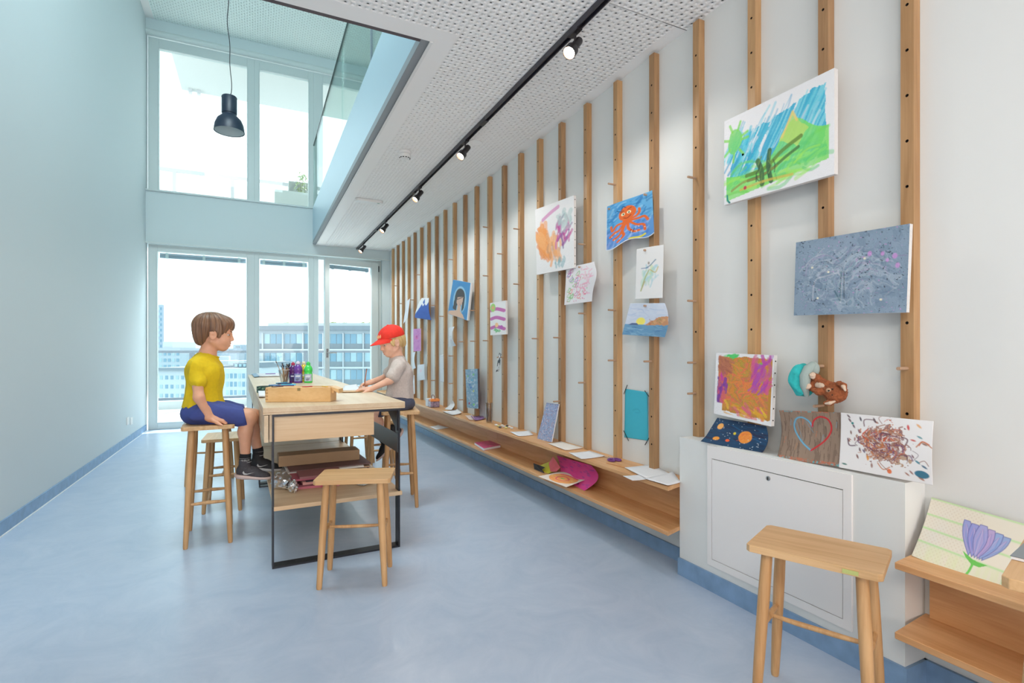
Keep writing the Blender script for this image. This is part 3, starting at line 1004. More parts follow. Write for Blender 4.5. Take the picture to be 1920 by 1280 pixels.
bk = [(.20, .44, .30, .49, .014, (196, 110, 128), 'rose'), (.19, .43, .31, .50, .010, (120, 60, 74), 'dark red'), (.22, .47, .30, .49, .016, (206, 150, 146), 'salmon'), (.24, .47, .29, .48, .004, (40, 44, 60), 'dark framed'), (.17, .45, .32, .5, .010, (178, 90, 110), 'crimson'), (.21, .46, .31, .5, .012, (150, 96, 100), 'brown pink')]
z = SZ
for k, (x0, x1, y0, y1, th, c, nm) in enumerate(bk):
    tag(tb(x0, x1, y0, y1, z, z + th, R((k * 53) % 9 - 4)).build('art_folder', mat('folder_%d' % k, srgb(*c), .5)), '%s folder in the small pile on the lower shelf under the table' % nm, 'folder', 'folders piled on the lower shelf')
    z += th + .001
tag(tb(.33, .365, .262, .30, SZ + .005, SZ + .04).build('sticky_note', mat('pink_note', srgb(236, 70, 130), .5)), 'bright pink note standing against the folders on the lower shelf', 'note')


def crumple(name, c, rx, ry, rz_, m, lab, cat, seed=1, amp=.35, cut=None):
    bm = bmesh.new(); bmesh.ops.create_icosphere(bm, subdivisions=3, radius=1)
    r0 = random.Random(seed)
    ph = [(Vector((r0.uniform(-1, 1), r0.uniform(-1, 1), r0.uniform(-1, 1))).normalized(), r0.uniform(2, 7), r0.uniform(0, 6)) for _ in range(9)]
    vs = []
    for v in bm.verts:
        s = 1 + amp * sum(abs(math.sin(v.co.dot(d) * f + p_)) - .6 for d, f, p_ in ph) / 4
        vs.append((c[0] + v.co.x * rx * s, c[1] + v.co.y * ry * s, max(c[2] + v.co.z * rz_ * s, cut if cut is not None else -9)))
    fs = [tuple(v.index for v in f.verts) for f in bm.faces]
    bm.free()
    return tag(MB().add(vs, fs).build(name, m), lab, cat)


FOIL = mat('foil', (.75, .77, .80), .22, .9)
q = MT @ Vector((.12, .40, 0)); crumple('foil_ball', (q.x, q.y, SZ + .042), .055, .09, .042, FOIL, 'crumpled silver foil sheet beside the folder pile under the table', 'foil', 4, .5, SZ)
q = MT @ Vector((.17, .27, 0)); crumple('plastic_bag', (q.x, q.y, SZ + .03), .025, .05, .035, FOIL, 'small clear twisted bag before the foil under the table', 'bag', 9, .6, SZ)
PLAS = mat('plastic_sleeve', (.62, .70, .74), .18, .2, noise=.2, nscale=18, bump=.6)
q = MT @ Vector((.575, .33, 0)); crumple('plastic_sleeve', (q.x, q.y, SZ + .008), .07, .12, .010, PLAS, 'flat crinkled clear plastic sleeve on the right of the lower shelf', 'sleeve', 5, .35, SZ)
q = MT @ Vector((.115, .49, 0)); crumple('yellow_cloth', (q.x, q.y, SZ + .012), .03, .03, .012, mat('yellow_cloth', srgb(214, 180, 60), .8), 'small yellow rag behind the foil under the table', 'rag', 12, .4, SZ)
w_ = MT @ Vector((.13, .22, SZ))
tag(MB().tube([w_ + Vector((.04 * math.cos(a) * (1 + .2 * math.sin(2 * a)), .03 * math.sin(a) + .004 * a, .004 + .05 * abs(math.sin(a * .5)))) for a in np.linspace(0, 5.5, 24)], .0012, 5).build('wire_loop', mat('wire_white', (.7, .66, .58), .5)), 'loop of pale string standing on the lower shelf by the foil', 'string')

# ------------------------------------------------------------------ ceiling fittings
tr = thing('light_track', 'black lighting track running along the lower ceiling above the wall of paintings', 'track', (1.52, 5, ZC))
m_ = MB().box(1.5035, 1.5095, .2, 9.07, ZC - .032, ZC - .001).box(1.5305, 1.5365, .2, 9.07, ZC - .032, ZC - .001).box(1.5095, 1.5305, .2, 9.07, ZC - .008, ZC - .001)
m_.build('track_rail', mat('track_black', (.035, .033, .045), .35), tr)
for yy in (1.6, 3.55, 5.5, 7.45):
    MB().box(1.503, 1.537, yy, yy + .10, ZC - .034, ZC - .009).build('track_joint', BLACK, tr)
HEADM = mat('spot_black', (.02, .017, .02), .4)
INNER = mat('spot_inner', (.25, .11, .05), .4)
LED = mat('spot_led', (1, 1, 1), .5, emit=(1.0, .86, .72, 14))


def spot(y):
    t = thing('track_spotlight', 's', 'spotlight', (0, 0, 0))
    MB().box(-.016, .016, -.045, .045, -.040, -.006).build('adapter', HEADM, t)
    MB().tube([(0, 0, -.035), (0, 0, -.085)], .007, 10).build('stem', HEADM, t)
    d = Vector((-.50, -.18, -.62)).normalized()
    c = Vector((.008, 0, -.092))
    M = Matrix.Translation(c) @ d.to_track_quat('Z', 'Y').to_matrix().to_4x4()
    MB().lathe([(.0, -.04), (.020, -.038), (.022, -.03), (.022, .03), (.022, .04), (.034, .055), (.035, .098), (.032, .098)], (0, 0, 0), 24, M, close=False).build('lamp_head', HEADM, t, smooth=True)
    MB().lathe([(.032, .098), (.024, .070), (.0, .070)], (0, 0, 0), 24, M, close=False).build('reflector', INNER, t, smooth=True)
    MB().lathe([(.0, .082), (.026, .082), (.026, .084), (0, .084)], (0, 0, 0), 20, M, close=False).build('led', LED, t)
    return t


sp0 = spot(0)
sps = []
for k, y in enumerate((2.36, 3.99, 5.33, 6.92, 8.50)):
    s = sp0 if k == 0 else copy_tree(sp0)
    s.location = (1.52, y, ZC)
    s['label'] = 'black spotlight on the ceiling track, ' + ['nearest the camera and brightest', 'second from the camera', 'middle one of the five', 'fourth from the camera', 'at the far end of the track above the door'][k]
    s['group'] = 'black track spotlights'
    lamp('spot_beam', 'SPOT', (1.52 - .075, y - .03, ZC - .19), (1.3, y - .1, .8), 10 if k else 8, (1.0, .94, .88), .03, spot_size=R(158), spot_blend=.5)

p = at_z(759, 284, ZC)
sd = thing('smoke_detector', 'round white smoke detector on the lower ceiling', 'detector', (p.x, p.y, ZC))
MB().lathe([(.052, -.001), (.052, -.022), (.044, -.026), (.044, -.029), (.052, -.031), (.050, -.055), (.030, -.062), (.0, -.062)], p, 28, close=False).build('housing', WHITE, sd, smooth=True)
for k in range(7):
    an = R(180 + k * 30)
    c = p + Vector((.045 * math.cos(an), .045 * math.sin(an), -.057))
    MB().box(-.006, .006, -.002, .002, -.005, .005, Matrix.Translation(c) @ Matrix.Rotation(an + R(90), 4, 'Z')).build('vent_slot', DARKH, sd)
p = at_z(692, 378, ZC - .02)
em = thing('emergency_light', 'flat white emergency light with rounded ends on the lower ceiling near the window', 'light', (p.x, p.y, ZC))
pts_ = [(p.x + sx * (.115) + .04 * math.cos(a), p.y + .04 * math.sin(a)) for sx, ra in ((1, np.linspace(-math.pi / 2, math.pi / 2, 7)), (-1, np.linspace(math.pi / 2, 3 * math.pi / 2, 7))) for a in ra]
MB().prism(pts_, ZC - .030, ZC - .001).build('housing', WHITE, em, bevel=.003)
MB().box(p.x + .09, p.x + .115, p.y - .02, p.y - .005, ZC - .032, ZC - .030).build('indicator', mat('green_led', (.1, .3, .2), .4), em)
p = at_z(891, 266, ZC)
tag(MB().lathe([(.055, -.006), (.055, -.0005)], p, 28).build('ceiling_cap', CEILM), 'small round white blanking cap on the ceiling right of the track', 'cap')

# pendant lamp in the double height space
yl = 6.2
pc = at_y(430, 247, yl); ptp = at_y(429, 182, yl)
pl = thing('pendant_lamp', 'dark blue metal pendant lamp hanging before the upper window', 'lamp', (pc.x, pc.y, pc.z))
k = 26 / F_PX * (pc.x * SN + pc.y * CS)     # rim radius from 26 px
hh = ptp.z - pc.z + .01
NAVY = mat('lamp_navy', (.012, .022, .045), .4)
prof = [(k, 0), (k * .99, .05 * hh), (k * .93, .2 * hh), (k * .78, .34 * hh), (k * .52, .44 * hh), (k * .46, .47 * hh)]
MB().lathe(prof, pc, 40, close=False).build('lamp_shade', NAVY, pl, smooth=True)
MB().lathe([(r * .985, z_ + .004) for r, z_ in [(r_ * .96, z0_ * .90) for r_, z0_ in prof[:5]]] + [(0, .42 * hh)], pc, 40, close=False).build('shade_lining', mat('lining_white', (.62, .70, .72), .5), pl, smooth=True)
MB().lathe([(k * .46, .47 * hh), (k * .46, .50 * hh), (k * .50, .51 * hh), (k * .50, .97 * hh), (k * .46, .99 * hh), (0, hh)], pc, 32, close=False).build('lamp_neck', NAVY, pl, smooth=True)
MB().lathe([(.0, .06), (.030, .07), (.045, .10), (.04, .135), (.022, .16), (.018, .2)], pc, 20, close=False).build('bulb', mat('bulb', (.75, .82, .82), .15), pl, smooth=True)
rb = random.Random(2)
pp = []
for i in range(60):
    f = i / 59
    pp.append((pc.x + .016 * math.sin(f * 9 + 1) * (1 - f * .4) + .006 * math.sin(f * 31), pc.y + .01 * math.sin(f * 13), pc.z + hh + f * (ZU - pc.z - hh)))
pp[0] = (pc.x, pc.y, pc.z + hh - .01)
MB().tube(pp, .0042, 6).build('cable', BLACK, pl)

# wall sockets
for (px, lab) in ((238.5, 'white wall socket low on the left wall, the nearer of the pair'), (245.3, 'white wall socket low on the left wall, the one nearer the window')):
    p = at_x(px, 789, XL)
    s = thing('wall_socket', lab, 'socket', (XL, p.y, p.z), group='wall sockets on the left wall')
    MB().box(XL, XL + .012, p.y - .045, p.y + .045, p.z - .045, p.z + .045).build('cover_plate', WHITE, s, bevel=.003)
    MB().lathe([(.021, 0), (.021, .0135), (.019, .0135), (.018, .009), (0, .009)], (XL, p.y, p.z), 18, Matrix.Rotation(R(90), 4, 'Y'), close=False).build('socket_well', WHITE, s, smooth=True)

# ------------------------------------------------------------------ painter: flat print computed per vertex
def lin(c):
    c = np.asarray(c, float) / 255
    return np.where(c <= .04045, c / 12.92, ((c + .055) / 1.055) ** 2.4)


class Pic:
    """x runs 0..W (aspect), y runs 0..1 downwards"""

    def __init__(s, n, W, base=(235, 236, 238), seed=0):
        s.W = W
        s.nx = max(6, int(n)); s.ny = max(6, int(n / W))
        s.x, s.y = np.meshgrid(np.linspace(0, W, s.nx), np.linspace(0, 1, s.ny), indexing='ij')
        s.c = np.zeros((s.nx, s.ny, 3)); s.c[:] = lin(base)
        s.r = np.random.RandomState(seed)
        s.e = 1.0 / s.ny

    def noise(s, f=4, oc=3, seed=None, sx=1, sy=1):
        r = np.random.RandomState(seed if seed is not None else s.r.randint(1 << 30))
        out = np.zeros_like(s.x); amp = 1; tot = 0
        for o in range(oc):
            g = r.rand(64, 64)
            X = s.x * f * sx * 2 ** o + r.rand() * 20; Y = s.y * f * sy * 2 ** o + r.rand() * 20
            xi = np.floor(X).astype(int); yi = np.floor(Y).astype(int)
            fx = X - xi; fy = Y - yi
            fx = fx * fx * (3 - 2 * fx); fy = fy * fy * (3 - 2 * fy)
            a = g[xi % 64, yi % 64]; b = g[(xi + 1) % 64, yi % 64]; c = g[xi % 64, (yi + 1) % 64]; d = g[(xi + 1) % 64, (yi + 1) % 64]
            out += amp * ((a * (1 - fx) + b * fx) * (1 - fy) + (c * (1 - fx) + d * fx) * fy)
            tot += amp; amp *= .5
        return out / tot

    def mix(s, m, col, al=1.0):
        m = np.clip(m, 0, 1)[..., None] * al
        s.c = s.c * (1 - m) + lin(col) * m

    def mask(s, d, soft=1.0):
        return np.clip(.5 - d / (s.e * soft), 0, 1)

    def line(s, pts, r, col, al=1.0, soft=1.2, dry=0.0):
        d = np.full_like(s.x, 1e9)
        for (a, b) in zip(pts[:-1], pts[1:]):
            ax, ay = a; bx, by = b
            vx, vy = bx - ax, by - ay
            L = vx * vx + vy * vy + 1e-9
            t = np.clip(((s.x - ax) * vx + (s.y - ay) * vy) / L, 0, 1)
            d = np.minimum(d, np.hypot(s.x - ax - t * vx, s.y - ay - t * vy))
        m = s.mask(d - r, soft)
        if dry: m = m * (s.noise(24, 2) > dry)
        s.mix(m, col, al)

    def curve(s, ctrl, r, col, n=14, **k):
        P = np.array(ctrl, float); t = np.linspace(0, len(P) - 1, n)
        out = []
        for q in t:
            i = min(int(q), len(P) - 2); f = q - i
            p0 = P[max(i - 1, 0)]; p1 = P[i]; p2 = P[i + 1]; p3 = P[min(i + 2, len(P) - 1)]
            out.append(tuple(.5 * (2 * p1 + (p2 - p0) * f + (2 * p0 - 5 * p1 + 4 * p2 - p3) * f * f + (3 * p1 - p0 - 3 * p2 + p3) * f ** 3)))
        s.line(out, r, col, **k)

    def blob(s, cx, cy, rx, ry, col, ang=0, al=1.0, wob=0.0, soft=1.2, f=6):
        ca, sa = math.cos(ang), math.sin(ang)
        X = (s.x - cx) * ca + (s.y - cy) * sa; Y = -(s.x - cx) * sa + (s.y - cy) * ca
        k = np.hypot(X / rx, Y / ry) - 1
        if wob: k = k + (s.noise(f, 2) - .5) * wob * 2
        s.mix(s.mask(k * min(rx, ry), soft), col, al)

    def poly(s, P, col, al=1.0, wob=0):
        ins = np.zeros_like(s.x, bool); n = len(P)
        Y = s.y + ((s.noise(12, 2) - .5) * wob if wob else 0)
        X = s.x + ((s.noise(12, 2) - .5) * wob if wob else 0)
        for i in range(n):
            (x1, y1), (x2, y2) = P[i], P[(i + 1) % n]
            c = ((y1 > Y) != (y2 > Y)) & (X < (x2 - x1) * (Y - y1) / (y2 - y1 + 1e-12) + x1)
            ins ^= c
        s.mix(ins.astype(float), col, al)

    def marble(s, m, cols, f=5, k=5, seed=1, al=.9, sx=1, sy=1):
        w1 = s.noise(f, 3, seed, sx, sy); w2 = s.noise(f, 3, seed + 1, sx, sy)
        X, Y = s.x, s.y
        s.x = X + .5 * (w1 - .5); s.y = Y + .5 * (w2 - .5)
        q = s.noise(f * 1.6, 4, seed + 2, sx, sy); s.x, s.y = X, Y
        i = np.floor(q * k * len(cols)).astype(int) % len(cols)
        for j, c in enumerate(cols): s.mix((i == j) * m, c, al)

    def strokes(s, n, area, ln, r, ang, cols, al=.8, jit=.3, bend=.2, dry=0):
        for _ in range(n):
            x = s.r.uniform(area[0], area[1]); y = s.r.uniform(area[2], area[3])
            a = ang + s.r.uniform(-jit, jit); L = ln * s.r.uniform(.5, 1.3)
            c = cols[s.r.randint(len(cols))]
            dx, dy = math.cos(a) * L / 2, math.sin(a) * L / 2
            b = s.r.uniform(-bend, bend) * L
            s.curve([(x - dx, y - dy), (x - dy / L * b * 2, y + dx / L * b * 2), (x + dx, y + dy)], r * s.r.uniform(.6, 1.4), c, n=6, al=al * s.r.uniform(.6, 1), dry=dry)

    def speckle(s, thr, col, f=30, al=.8, seed=None):
        s.mix((s.noise(f, 2, seed) > thr).astype(float), col, al)


def art(name, label, cat, quad, X, pic, thick=0.0, bend=None, m=None, grp=None, side=(228, 226, 224), bendz=None, outline=None):
    """quad: four photo points TL,TR,BR,BL of the flat sheet on the plane x=X; bend(u,v) -> metres towards the room"""
    P = [at_x(q[0], q[1], X if not hasattr(X, '__len__') else X[i]) for i, q in enumerate(quad)]
    nx, ny = pic.nx, pic.ny
    u, v = np.meshgrid(np.linspace(0, 1, nx), np.linspace(0, 1, ny), indexing='ij')
    V = np.zeros((nx, ny, 3))
    for k in range(3):
        V[..., k] = (P[0][k] * (1 - u) + P[1][k] * u) * (1 - v) + (P[3][k] * (1 - u) + P[2][k] * u) * v
    if bend is not None:
        V[..., 0] -= bend(u, v)
    if bendz is not None:
        dy, dz = bendz(u, v)
        V[..., 1] += dy; V[..., 2] += dz
    N = nx * ny
    idx = np.arange(N).reshape(nx, ny)
    Q = np.stack([idx[:-1, :-1], idx[:-1, 1:], idx[1:, 1:], idx[1:, :-1]], -1).reshape(-1, 4)
    if outline is not None:
        uc = (u[:-1, :-1] + u[1:, 1:]) / 2; vc = (v[:-1, :-1] + v[1:, 1:]) / 2
        Q = Q[outline(uc, vc).reshape(-1)]
    C = pic.c.reshape(-1, 3)
    Vf = V.reshape(-1, 3)
    if thick:
        # sides and back of a stretched canvas
        ring = np.concatenate([idx[:, 0], idx[-1, 1:], idx[-2::-1, -1], idx[0, -2:0:-1]])
        fr = Vf[ring].copy(); bk_ = fr.copy(); bk_[:, 0] += thick
        n0 = N; k = len(ring)
        Vf = np.concatenate([Vf, fr, bk_])
        C = np.concatenate([C, np.tile(lin(side), (2 * k, 1))])
        a = np.arange(k); b = (a + 1) % k
        Q = np.concatenate([Q, np.stack([n0 + a, n0 + b, n0 + k + b, n0 + k + a], -1)])
        c4 = [n0 + k, n0 + k + nx - 1, n0 + k + nx - 1 + ny - 1, n0 + k + 2 * (nx - 1) + ny - 1]
        Q = np.concatenate([Q, [c4]])
    o = np_mesh(name, Vf, Q, m or (PAINTC if thick else PAINT), origin=tuple(Vf.mean(0)), color=C, smooth=not thick)
    if not thick:
        sm = o.modifiers.new('thick', 'SOLIDIFY'); sm.thickness = .0006
    return tag(o, label, cat, grp)


def staples(o, quad, X, thick, n):
    """dark tacks down the near side of a canvas"""
    a = at_x(*quad[1], X); b = at_x(*quad[2], X)
    for i in range(n):
        p = a.lerp(b, (i + .5) / n) + Vector((thick * .5, -.0004, 0))
        MB().lathe([(.0035, 0), (.003, .0012)], p, 8, Matrix.Rotation(R(90), 4, 'X')).build('tack', DARKH, o)


WB_ = (236, 237, 240)
# --- green landscape canvas
p = Pic(210, 1.42, WB_, 1)
g = [(20, 180, 215), (60, 200, 225), (110, 215, 230), (30, 160, 205), (235, 240, 245)]
sk = ((p.x > .07 + .05 * p.noise(9)) & (p.x < 1.30 + .06 * p.noise(9)) & (p.y > .30 - .20 * p.x + .10 * p.noise(11)) & (p.y < .8)).astype(float)
a_ = p.x * .84 + p.y * .54; b2_ = -p.x * .54 + p.y * .84
ks = p.noise(1, 1, 3); st = np.random.RandomState(4).rand(400)[np.clip((a_ * 46 + 2 * p.noise(3, 2, 8)).astype(int) % 400, 0, 399)]
p.mix(sk, (84, 204, 226), .85); p.mix(sk * (st > .52), (26, 168, 210), .75); p.mix(sk * (st < .20) * (p.noise(5, 2, 6) > .45), (232, 240, 245), .9)
p.strokes(70, (.12, 1.24, .16, .50), .26, .012, 2.15, g, .5, .12, .08)
p.strokes(40, (.05, .5, .3, .8), .22, .018, 2.2, g, .7, .2)
gm = (p.y > .62 + .10 * np.sin(p.x * 3 + .5) - .28 * np.exp(-((p.x - .95) / .22) ** 2)) & (p.y < .97 - .10 * p.x) & (p.x > .04) & (p.x < 1.36)
p.mix(gm.astype(float) * (.6 + .4 * p.noise(6)), (120, 225, 90))
p.strokes(60, (.1, 1.25, .60, .92), .28, .016, -.15, [(110, 215, 80), (150, 235, 110), (90, 210, 120), (170, 235, 90)], .6, .4)
p.poly([(.78, .50), (.95, .24), (1.13, .46), (1.0, .6)], (190, 225, 110), .8, .05)
p.line([(.82, .46), (.95, .24), (1.0, .34)], .014, (235, 210, 120), .8)
p.blob(.17, .30, .10, .13, (110, 215, 90), .2, .85, .3)
for a in np.linspace(0, 6, 8):
    p.line([(.17 + .10 * math.cos(a), .30 + .14 * math.sin(a)), (.17 + .19 * math.cos(a), .30 + .23 * math.sin(a))], .016, (130, 220, 70), .8)
p.curve([(.34, .74), (.6, .72), (.82, .60), (1.05, .52)], .022, (90, 130, 40), al=.85)
p.curve([(.36, .80), (.62, .78), (.86, .68), (1.02, .62)], .017, (60, 110, 50), al=.85)
p.curve([(.12, .86), (.3, .80), (.5, .80), (.75, .74)], .014, (150, 140, 60), al=.7)
p.curve([(.5, .62), (.55, .74), (.56, .88)], .032, (60, 110, 60), al=.95)
p.curve([(.66, .55), (.64, .70), (.68, .88)], .028, (50, 100, 60), al=.95)
p.curve([(.25, .88), (.55, .86), (.8, .87), (.95, .88)], .014, (220, 190, 80), al=.7)
p.strokes(14, (.45, .75, .6, .85), .12, .007, 1.6, [(40, 70, 50), (110, 150, 70)], .8, .5)
p.blob(.32, .87, .022, .022, (200, 60, 80))
p.curve([(.05, .9), (.06, .96), (.09, .99)], .012, (20, 140, 130))
qd = [(1358, 228), (1564.4, 127), (1564.4, 326), (1357.5, 384.5)]
o = art('painted_canvas', 'large canvas of a green hill under streaky turquoise sky, hung highest on the wall', 'painting', qd, 1.985, p, .022, grp='paintings pegged to the battens')
# --- grey blue thick canvas
p = Pic(210, 1.25, (128, 152, 172), 2)
p.mix(p.noise(5), (156, 172, 194), .6); p.mix((p.noise(9) > .6).astype(float), (112, 136, 158), .45)
for cx, cy, rr in ((.42, .58, .30), (.86, .60, .26), (.80, .45, .18), (.35, .45, .22)):
    for k in range(9):
        a0 = p.r.uniform(3.0, 4.5); r2 = rr * p.r.uniform(.4, 1.15)
        p.curve([(cx + r2 * math.cos(a), cy + r2 * math.sin(a)) for a in np.linspace(a0, a0 + 1.6, 5)], p.r.uniform(.004, .011), [(186, 196, 208), (80, 106, 130), (150, 176, 196), (168, 150, 186)][k % 4], al=.75)
p.strokes(70, (.1, 1.15, .2, .9), .16, .006, -.6, [(190, 198, 206), (84, 108, 132), (140, 130, 168), (120, 168, 180)], .6, .8, .3)
p.curve([(.24, .8), (.26, .55), (.40, .50), (.56, .50), (.57, .85)], .009, (200, 204, 212))
p.line([(.57, .46), (.565, .83), (.50, .70)], .008, (30, 90, 96)); p.line([(.60, .47), (.61, .8)], .008, (24, 50, 64))
p.marble(((np.hypot((p.x - .62) / .58, (p.y - .56) / .40) < 1)).astype(float), [(128, 152, 172), (150, 168, 190), (110, 134, 158), (140, 160, 180), (176, 190, 204)], 3, 4, 70, .5)
p.speckle(.80, (40, 56, 70), 46, .8, 3); p.speckle(.86, (214, 150, 214), 50, .8, 4)
for q in ((1.0, .30), (1.05, .38), (1.12, .34), (1.15, .45), (.87, .28)): p.blob(*q, .022, .03, (216, 150, 220), 0, .7, .6)
for q in ((.22, .37), (.42, .45), (.30, .78), (.82, .33), (1.0, .84)): p.blob(*q, .014, .014, (236, 232, 210))
qd = [(1492.5, 454.5), (1706, 419), (1699.5, 585.5), (1488.3, 591.3)]
art('painted_canvas', 'grey blue canvas with thick swirls and glitter, right of the green landscape', 'painting', qd, 1.99, p, .018, m=PAINTT, grp='paintings pegged to the battens')
# --- orange purple canvas by the space sheet
p = Pic(130, .92, WB_, 3)
p.mix(((p.x > .05) & (p.x < .90) & (p.y > .03 + .04 * p.noise(9)) & (p.y < .88 + .09 * p.noise(8))).astype(float), (196, 140, 60))
p.marble(((p.x > .07) & (p.x < .86) & (p.y > .06) & (p.y < .88)).astype(float), [(226, 140, 60), (196, 156, 70), (240, 130, 76), (206, 120, 90), (180, 150, 60)], 4, 3, 60, .8)
p.strokes(70, (.12, .82, .10, .85), .18, .012, .9, [(226, 130, 60), (200, 150, 70), (240, 140, 70), (236, 110, 90), (190, 160, 60)], .7, 1.2)
p.strokes(60, (.62, .86, .06, .55), .16, .02, 2.0, [(190, 70, 170), (170, 80, 190), (220, 90, 150), (200, 110, 130)], .85, .6)
p.strokes(40, (.06, .20, .35, .75), .14, .02, 1.5, [(200, 60, 170), (120, 60, 160), (220, 110, 100)], .85, .5)
p.strokes(30, (.08, .25, .08, .3), .14, .02, .6, [(170, 100, 80), (190, 120, 90)], .85, .5)
p.strokes(26, (.20, .85, .80, .96), .14, .018, .5, [(230, 110, 100), (226, 170, 40), (240, 200, 60), (220, 100, 140)], .85, .6)
p.strokes(8, (.22, .36, .02, .08), .1, .014, -.2, [(80, 210, 110)], .9); p.blob(.74, .13, .03, .02, (120, 190, 90), 0, .8, .4)
p.mix(((p.x < .04) | (p.y > .96) | ((p.x < .14) & (p.y > .80))).astype(float), WB_)
qd = [(1343, 661), (1451.5, 666), (1445.7, 799.4), (1338.5, 775)]
o = art('painted_canvas', 'orange and purple abstract canvas leaning above the painted planets', 'painting', qd, 1.975, p, .020, grp='paintings standing on the white boxing')
staples(o, qd, 1.975, .020, 6)
# --- space sheet, curled
p = Pic(130, 1.5, (32, 48, 78), 4)
p.mix(p.noise(4, 3, 9, 1, 3), (24, 84, 124), .8); p.mix((p.noise(5, 2, 10, .6, 2) > .62).astype(float), (40, 30, 60), .6)
p.strokes(40, (.1, 1.4, .1, .6), .25, .014, .15, [(30, 100, 150), (24, 60, 100), (40, 36, 70)], .6)
p.blob(.98, .52, .16, .23, (240, 150, 60), 0, 1, .08); p.strokes(20, (.88, 1.08, .38, .66), .12, .012, -.8, [(250, 170, 80), (232, 120, 60)], .7)
p.blob(.24, .30, .085, .12, (246, 180, 100), 0, 1, .1); p.blob(.30, .77, .085, .07, (240, 160, 60), -.3, 1, .1); p.blob(.60, .76, .05, .05, (236, 100, 50)); p.blob(.70, .46, .035, .05, (220, 200, 50))
for _ in range(46): p.blob(p.r.uniform(.03, 1.47), p.r.uniform(.03, .97), .008, .010, (220, 232, 240))
qd = [(1345, 782.7), (1437, 799), (1427, 851), (1317, 828)]
art('space_drawing', 'curled dark blue sheet of orange planets and stars on the white boxing', 'drawing', qd, [2.02, 2.0, 1.985, 1.95], p,
    bend=lambda u, v: .012 * u ** 2 * np.sin(v * 3.1) + .03 * (1 - u) * np.clip(v - .7, 0, 1) ** 1.2, bendz=lambda u, v: (-.03 * u ** 2 * np.sin(v * 3.1) + .02 * (1 - u) * np.clip(v - .75, 0, 1), .012 * (1 - u) * np.clip(v - .8, 0, 1)), grp='paintings standing on the white boxing')
# --- heart on brown
p = Pic(120, 1.18, (140, 118, 102), 5)
p.mix(p.noise(3, 3, 3, 3, .5), (160, 138, 120), .8); p.mix((p.noise(6, 3, 4, 6, .7) > .62).astype(float), (112, 92, 80), .6)
for x in np.linspace(.08, 1.1, 11):
    y0 = p.r.uniform(.1, .7); p.curve([(x, y0), (x + .012, y0 + .1), (x, y0 + .2)], .0045, (60, 44, 44), al=.9)
for x in np.linspace(.1, 1.1, 9):
    y0 = p.r.uniform(0, .75); p.line([(x, y0), (x - .02, y0 + .12)], .008, [(186, 130, 90), (206, 120, 84), (120, 160, 176)][int(x * 10) % 3], .6, dry=.4)
hb_ = [(.64, .30), (.58, .20), (.46, .13), (.34, .16), (.28, .30), (.32, .46), (.46, .64), (.64, .77)]
hr_ = [(.64, .30), (.68, .18), (.80, .10), (.94, .14), (1.0, .28), (.96, .44), (.84, .60), (.64, .77)]
p.curve(hb_, .017, (84, 160, 196), 40); p.curve(hb_, .006, (150, 200, 220), 40, al=.7)
p.curve(hr_, .015, (206, 40, 50), 40); p.line([(.30, .16), (.46, .62)], .006, (110, 160, 180), .6); p.line([(.52, .2), (.66, .42)], .006, (110, 160, 180), .6)
p.speckle(.78, (100, 170, 190), 40, .0); p.mix(((p.y > .93) | (p.y < .03)) * (p.noise(26) > .5), (196, 110, 80), .7); p.mix(((p.y > .95) | (p.y < .03)) * (p.noise(30) > .62), (90, 180, 190), .8)
qd = [(1460.6, 769), (1576.5, 773), (1572.6, 875), (1456.7, 858)]
art('heart_drawing', 'brown wood-grain sheet with a heart outlined half blue and half red', 'drawing', qd, [2.0, 1.985, 1.965, 1.965], p, bend=lambda u, v: -.022 * np.sin(v * 3.14) * (1 - .5 * u) + .0 * u, grp='paintings standing on the white boxing')
# --- splatter
p = Pic(170, 1.25, (236, 235, 236), 6)
cols = [(150, 100, 90), (110, 70, 80), (196, 120, 70), (90, 60, 80), (170, 130, 110), (206, 90, 60), (120, 84, 120)]
p.mix(((np.hypot((p.x - .64) / .36, (p.y - .46) / .30) + 1.1 * (p.noise(9, 3, 77) - .5)) < .62).astype(float), (176, 140, 124), .85)
p.mix(((np.hypot((p.x - .64) / .40, (p.y - .46) / .34) + 1.6 * (p.noise(14, 3, 78) - .5)) < .55).astype(float), (130, 90, 90), .8)
p.mix(((np.hypot((p.x - .80) / .3, (p.y - .70) / .16) + 1.4 * (p.noise(12, 3, 79) - .5)) < .6).astype(float), (176, 136, 96), .8)
mm_ = ((np.hypot((p.x - .64) / .42, (p.y - .46) / .36) + 1.5 * (p.noise(13, 3, 90) - .5)) < .74).astype(float)
p.marble(mm_, [(150, 96, 84), (196, 160, 146), (110, 70, 84), (214, 130, 70), (170, 126, 104), (226, 214, 208)], 6, 3, 40)
for k in range(120):
    a = p.r.uniform(0, 6.28); d = abs(p.r.normal(0, .19)); x = .62 + d * 1.25 * math.cos(a); y = .45 + d * math.sin(a)
    L = p.r.uniform(.03, .13); an = a + p.r.uniform(-1.2, 1.2)
    c = cols[p.r.randint(len(cols))]
    p.curve([(x, y), (x + L * math.cos(an), y + L * math.sin(an)), (x + 1.6 * L * math.cos(an + .8), y + 1.6 * L * math.sin(an + .8))], p.r.uniform(.003, .011), c, n=9, al=.85)
    if k % 4 == 0: p.curve([(x, y), (x + L * math.cos(an + 1), y + L * math.sin(an + 1))], .005, (232, 228, 226), n=3)
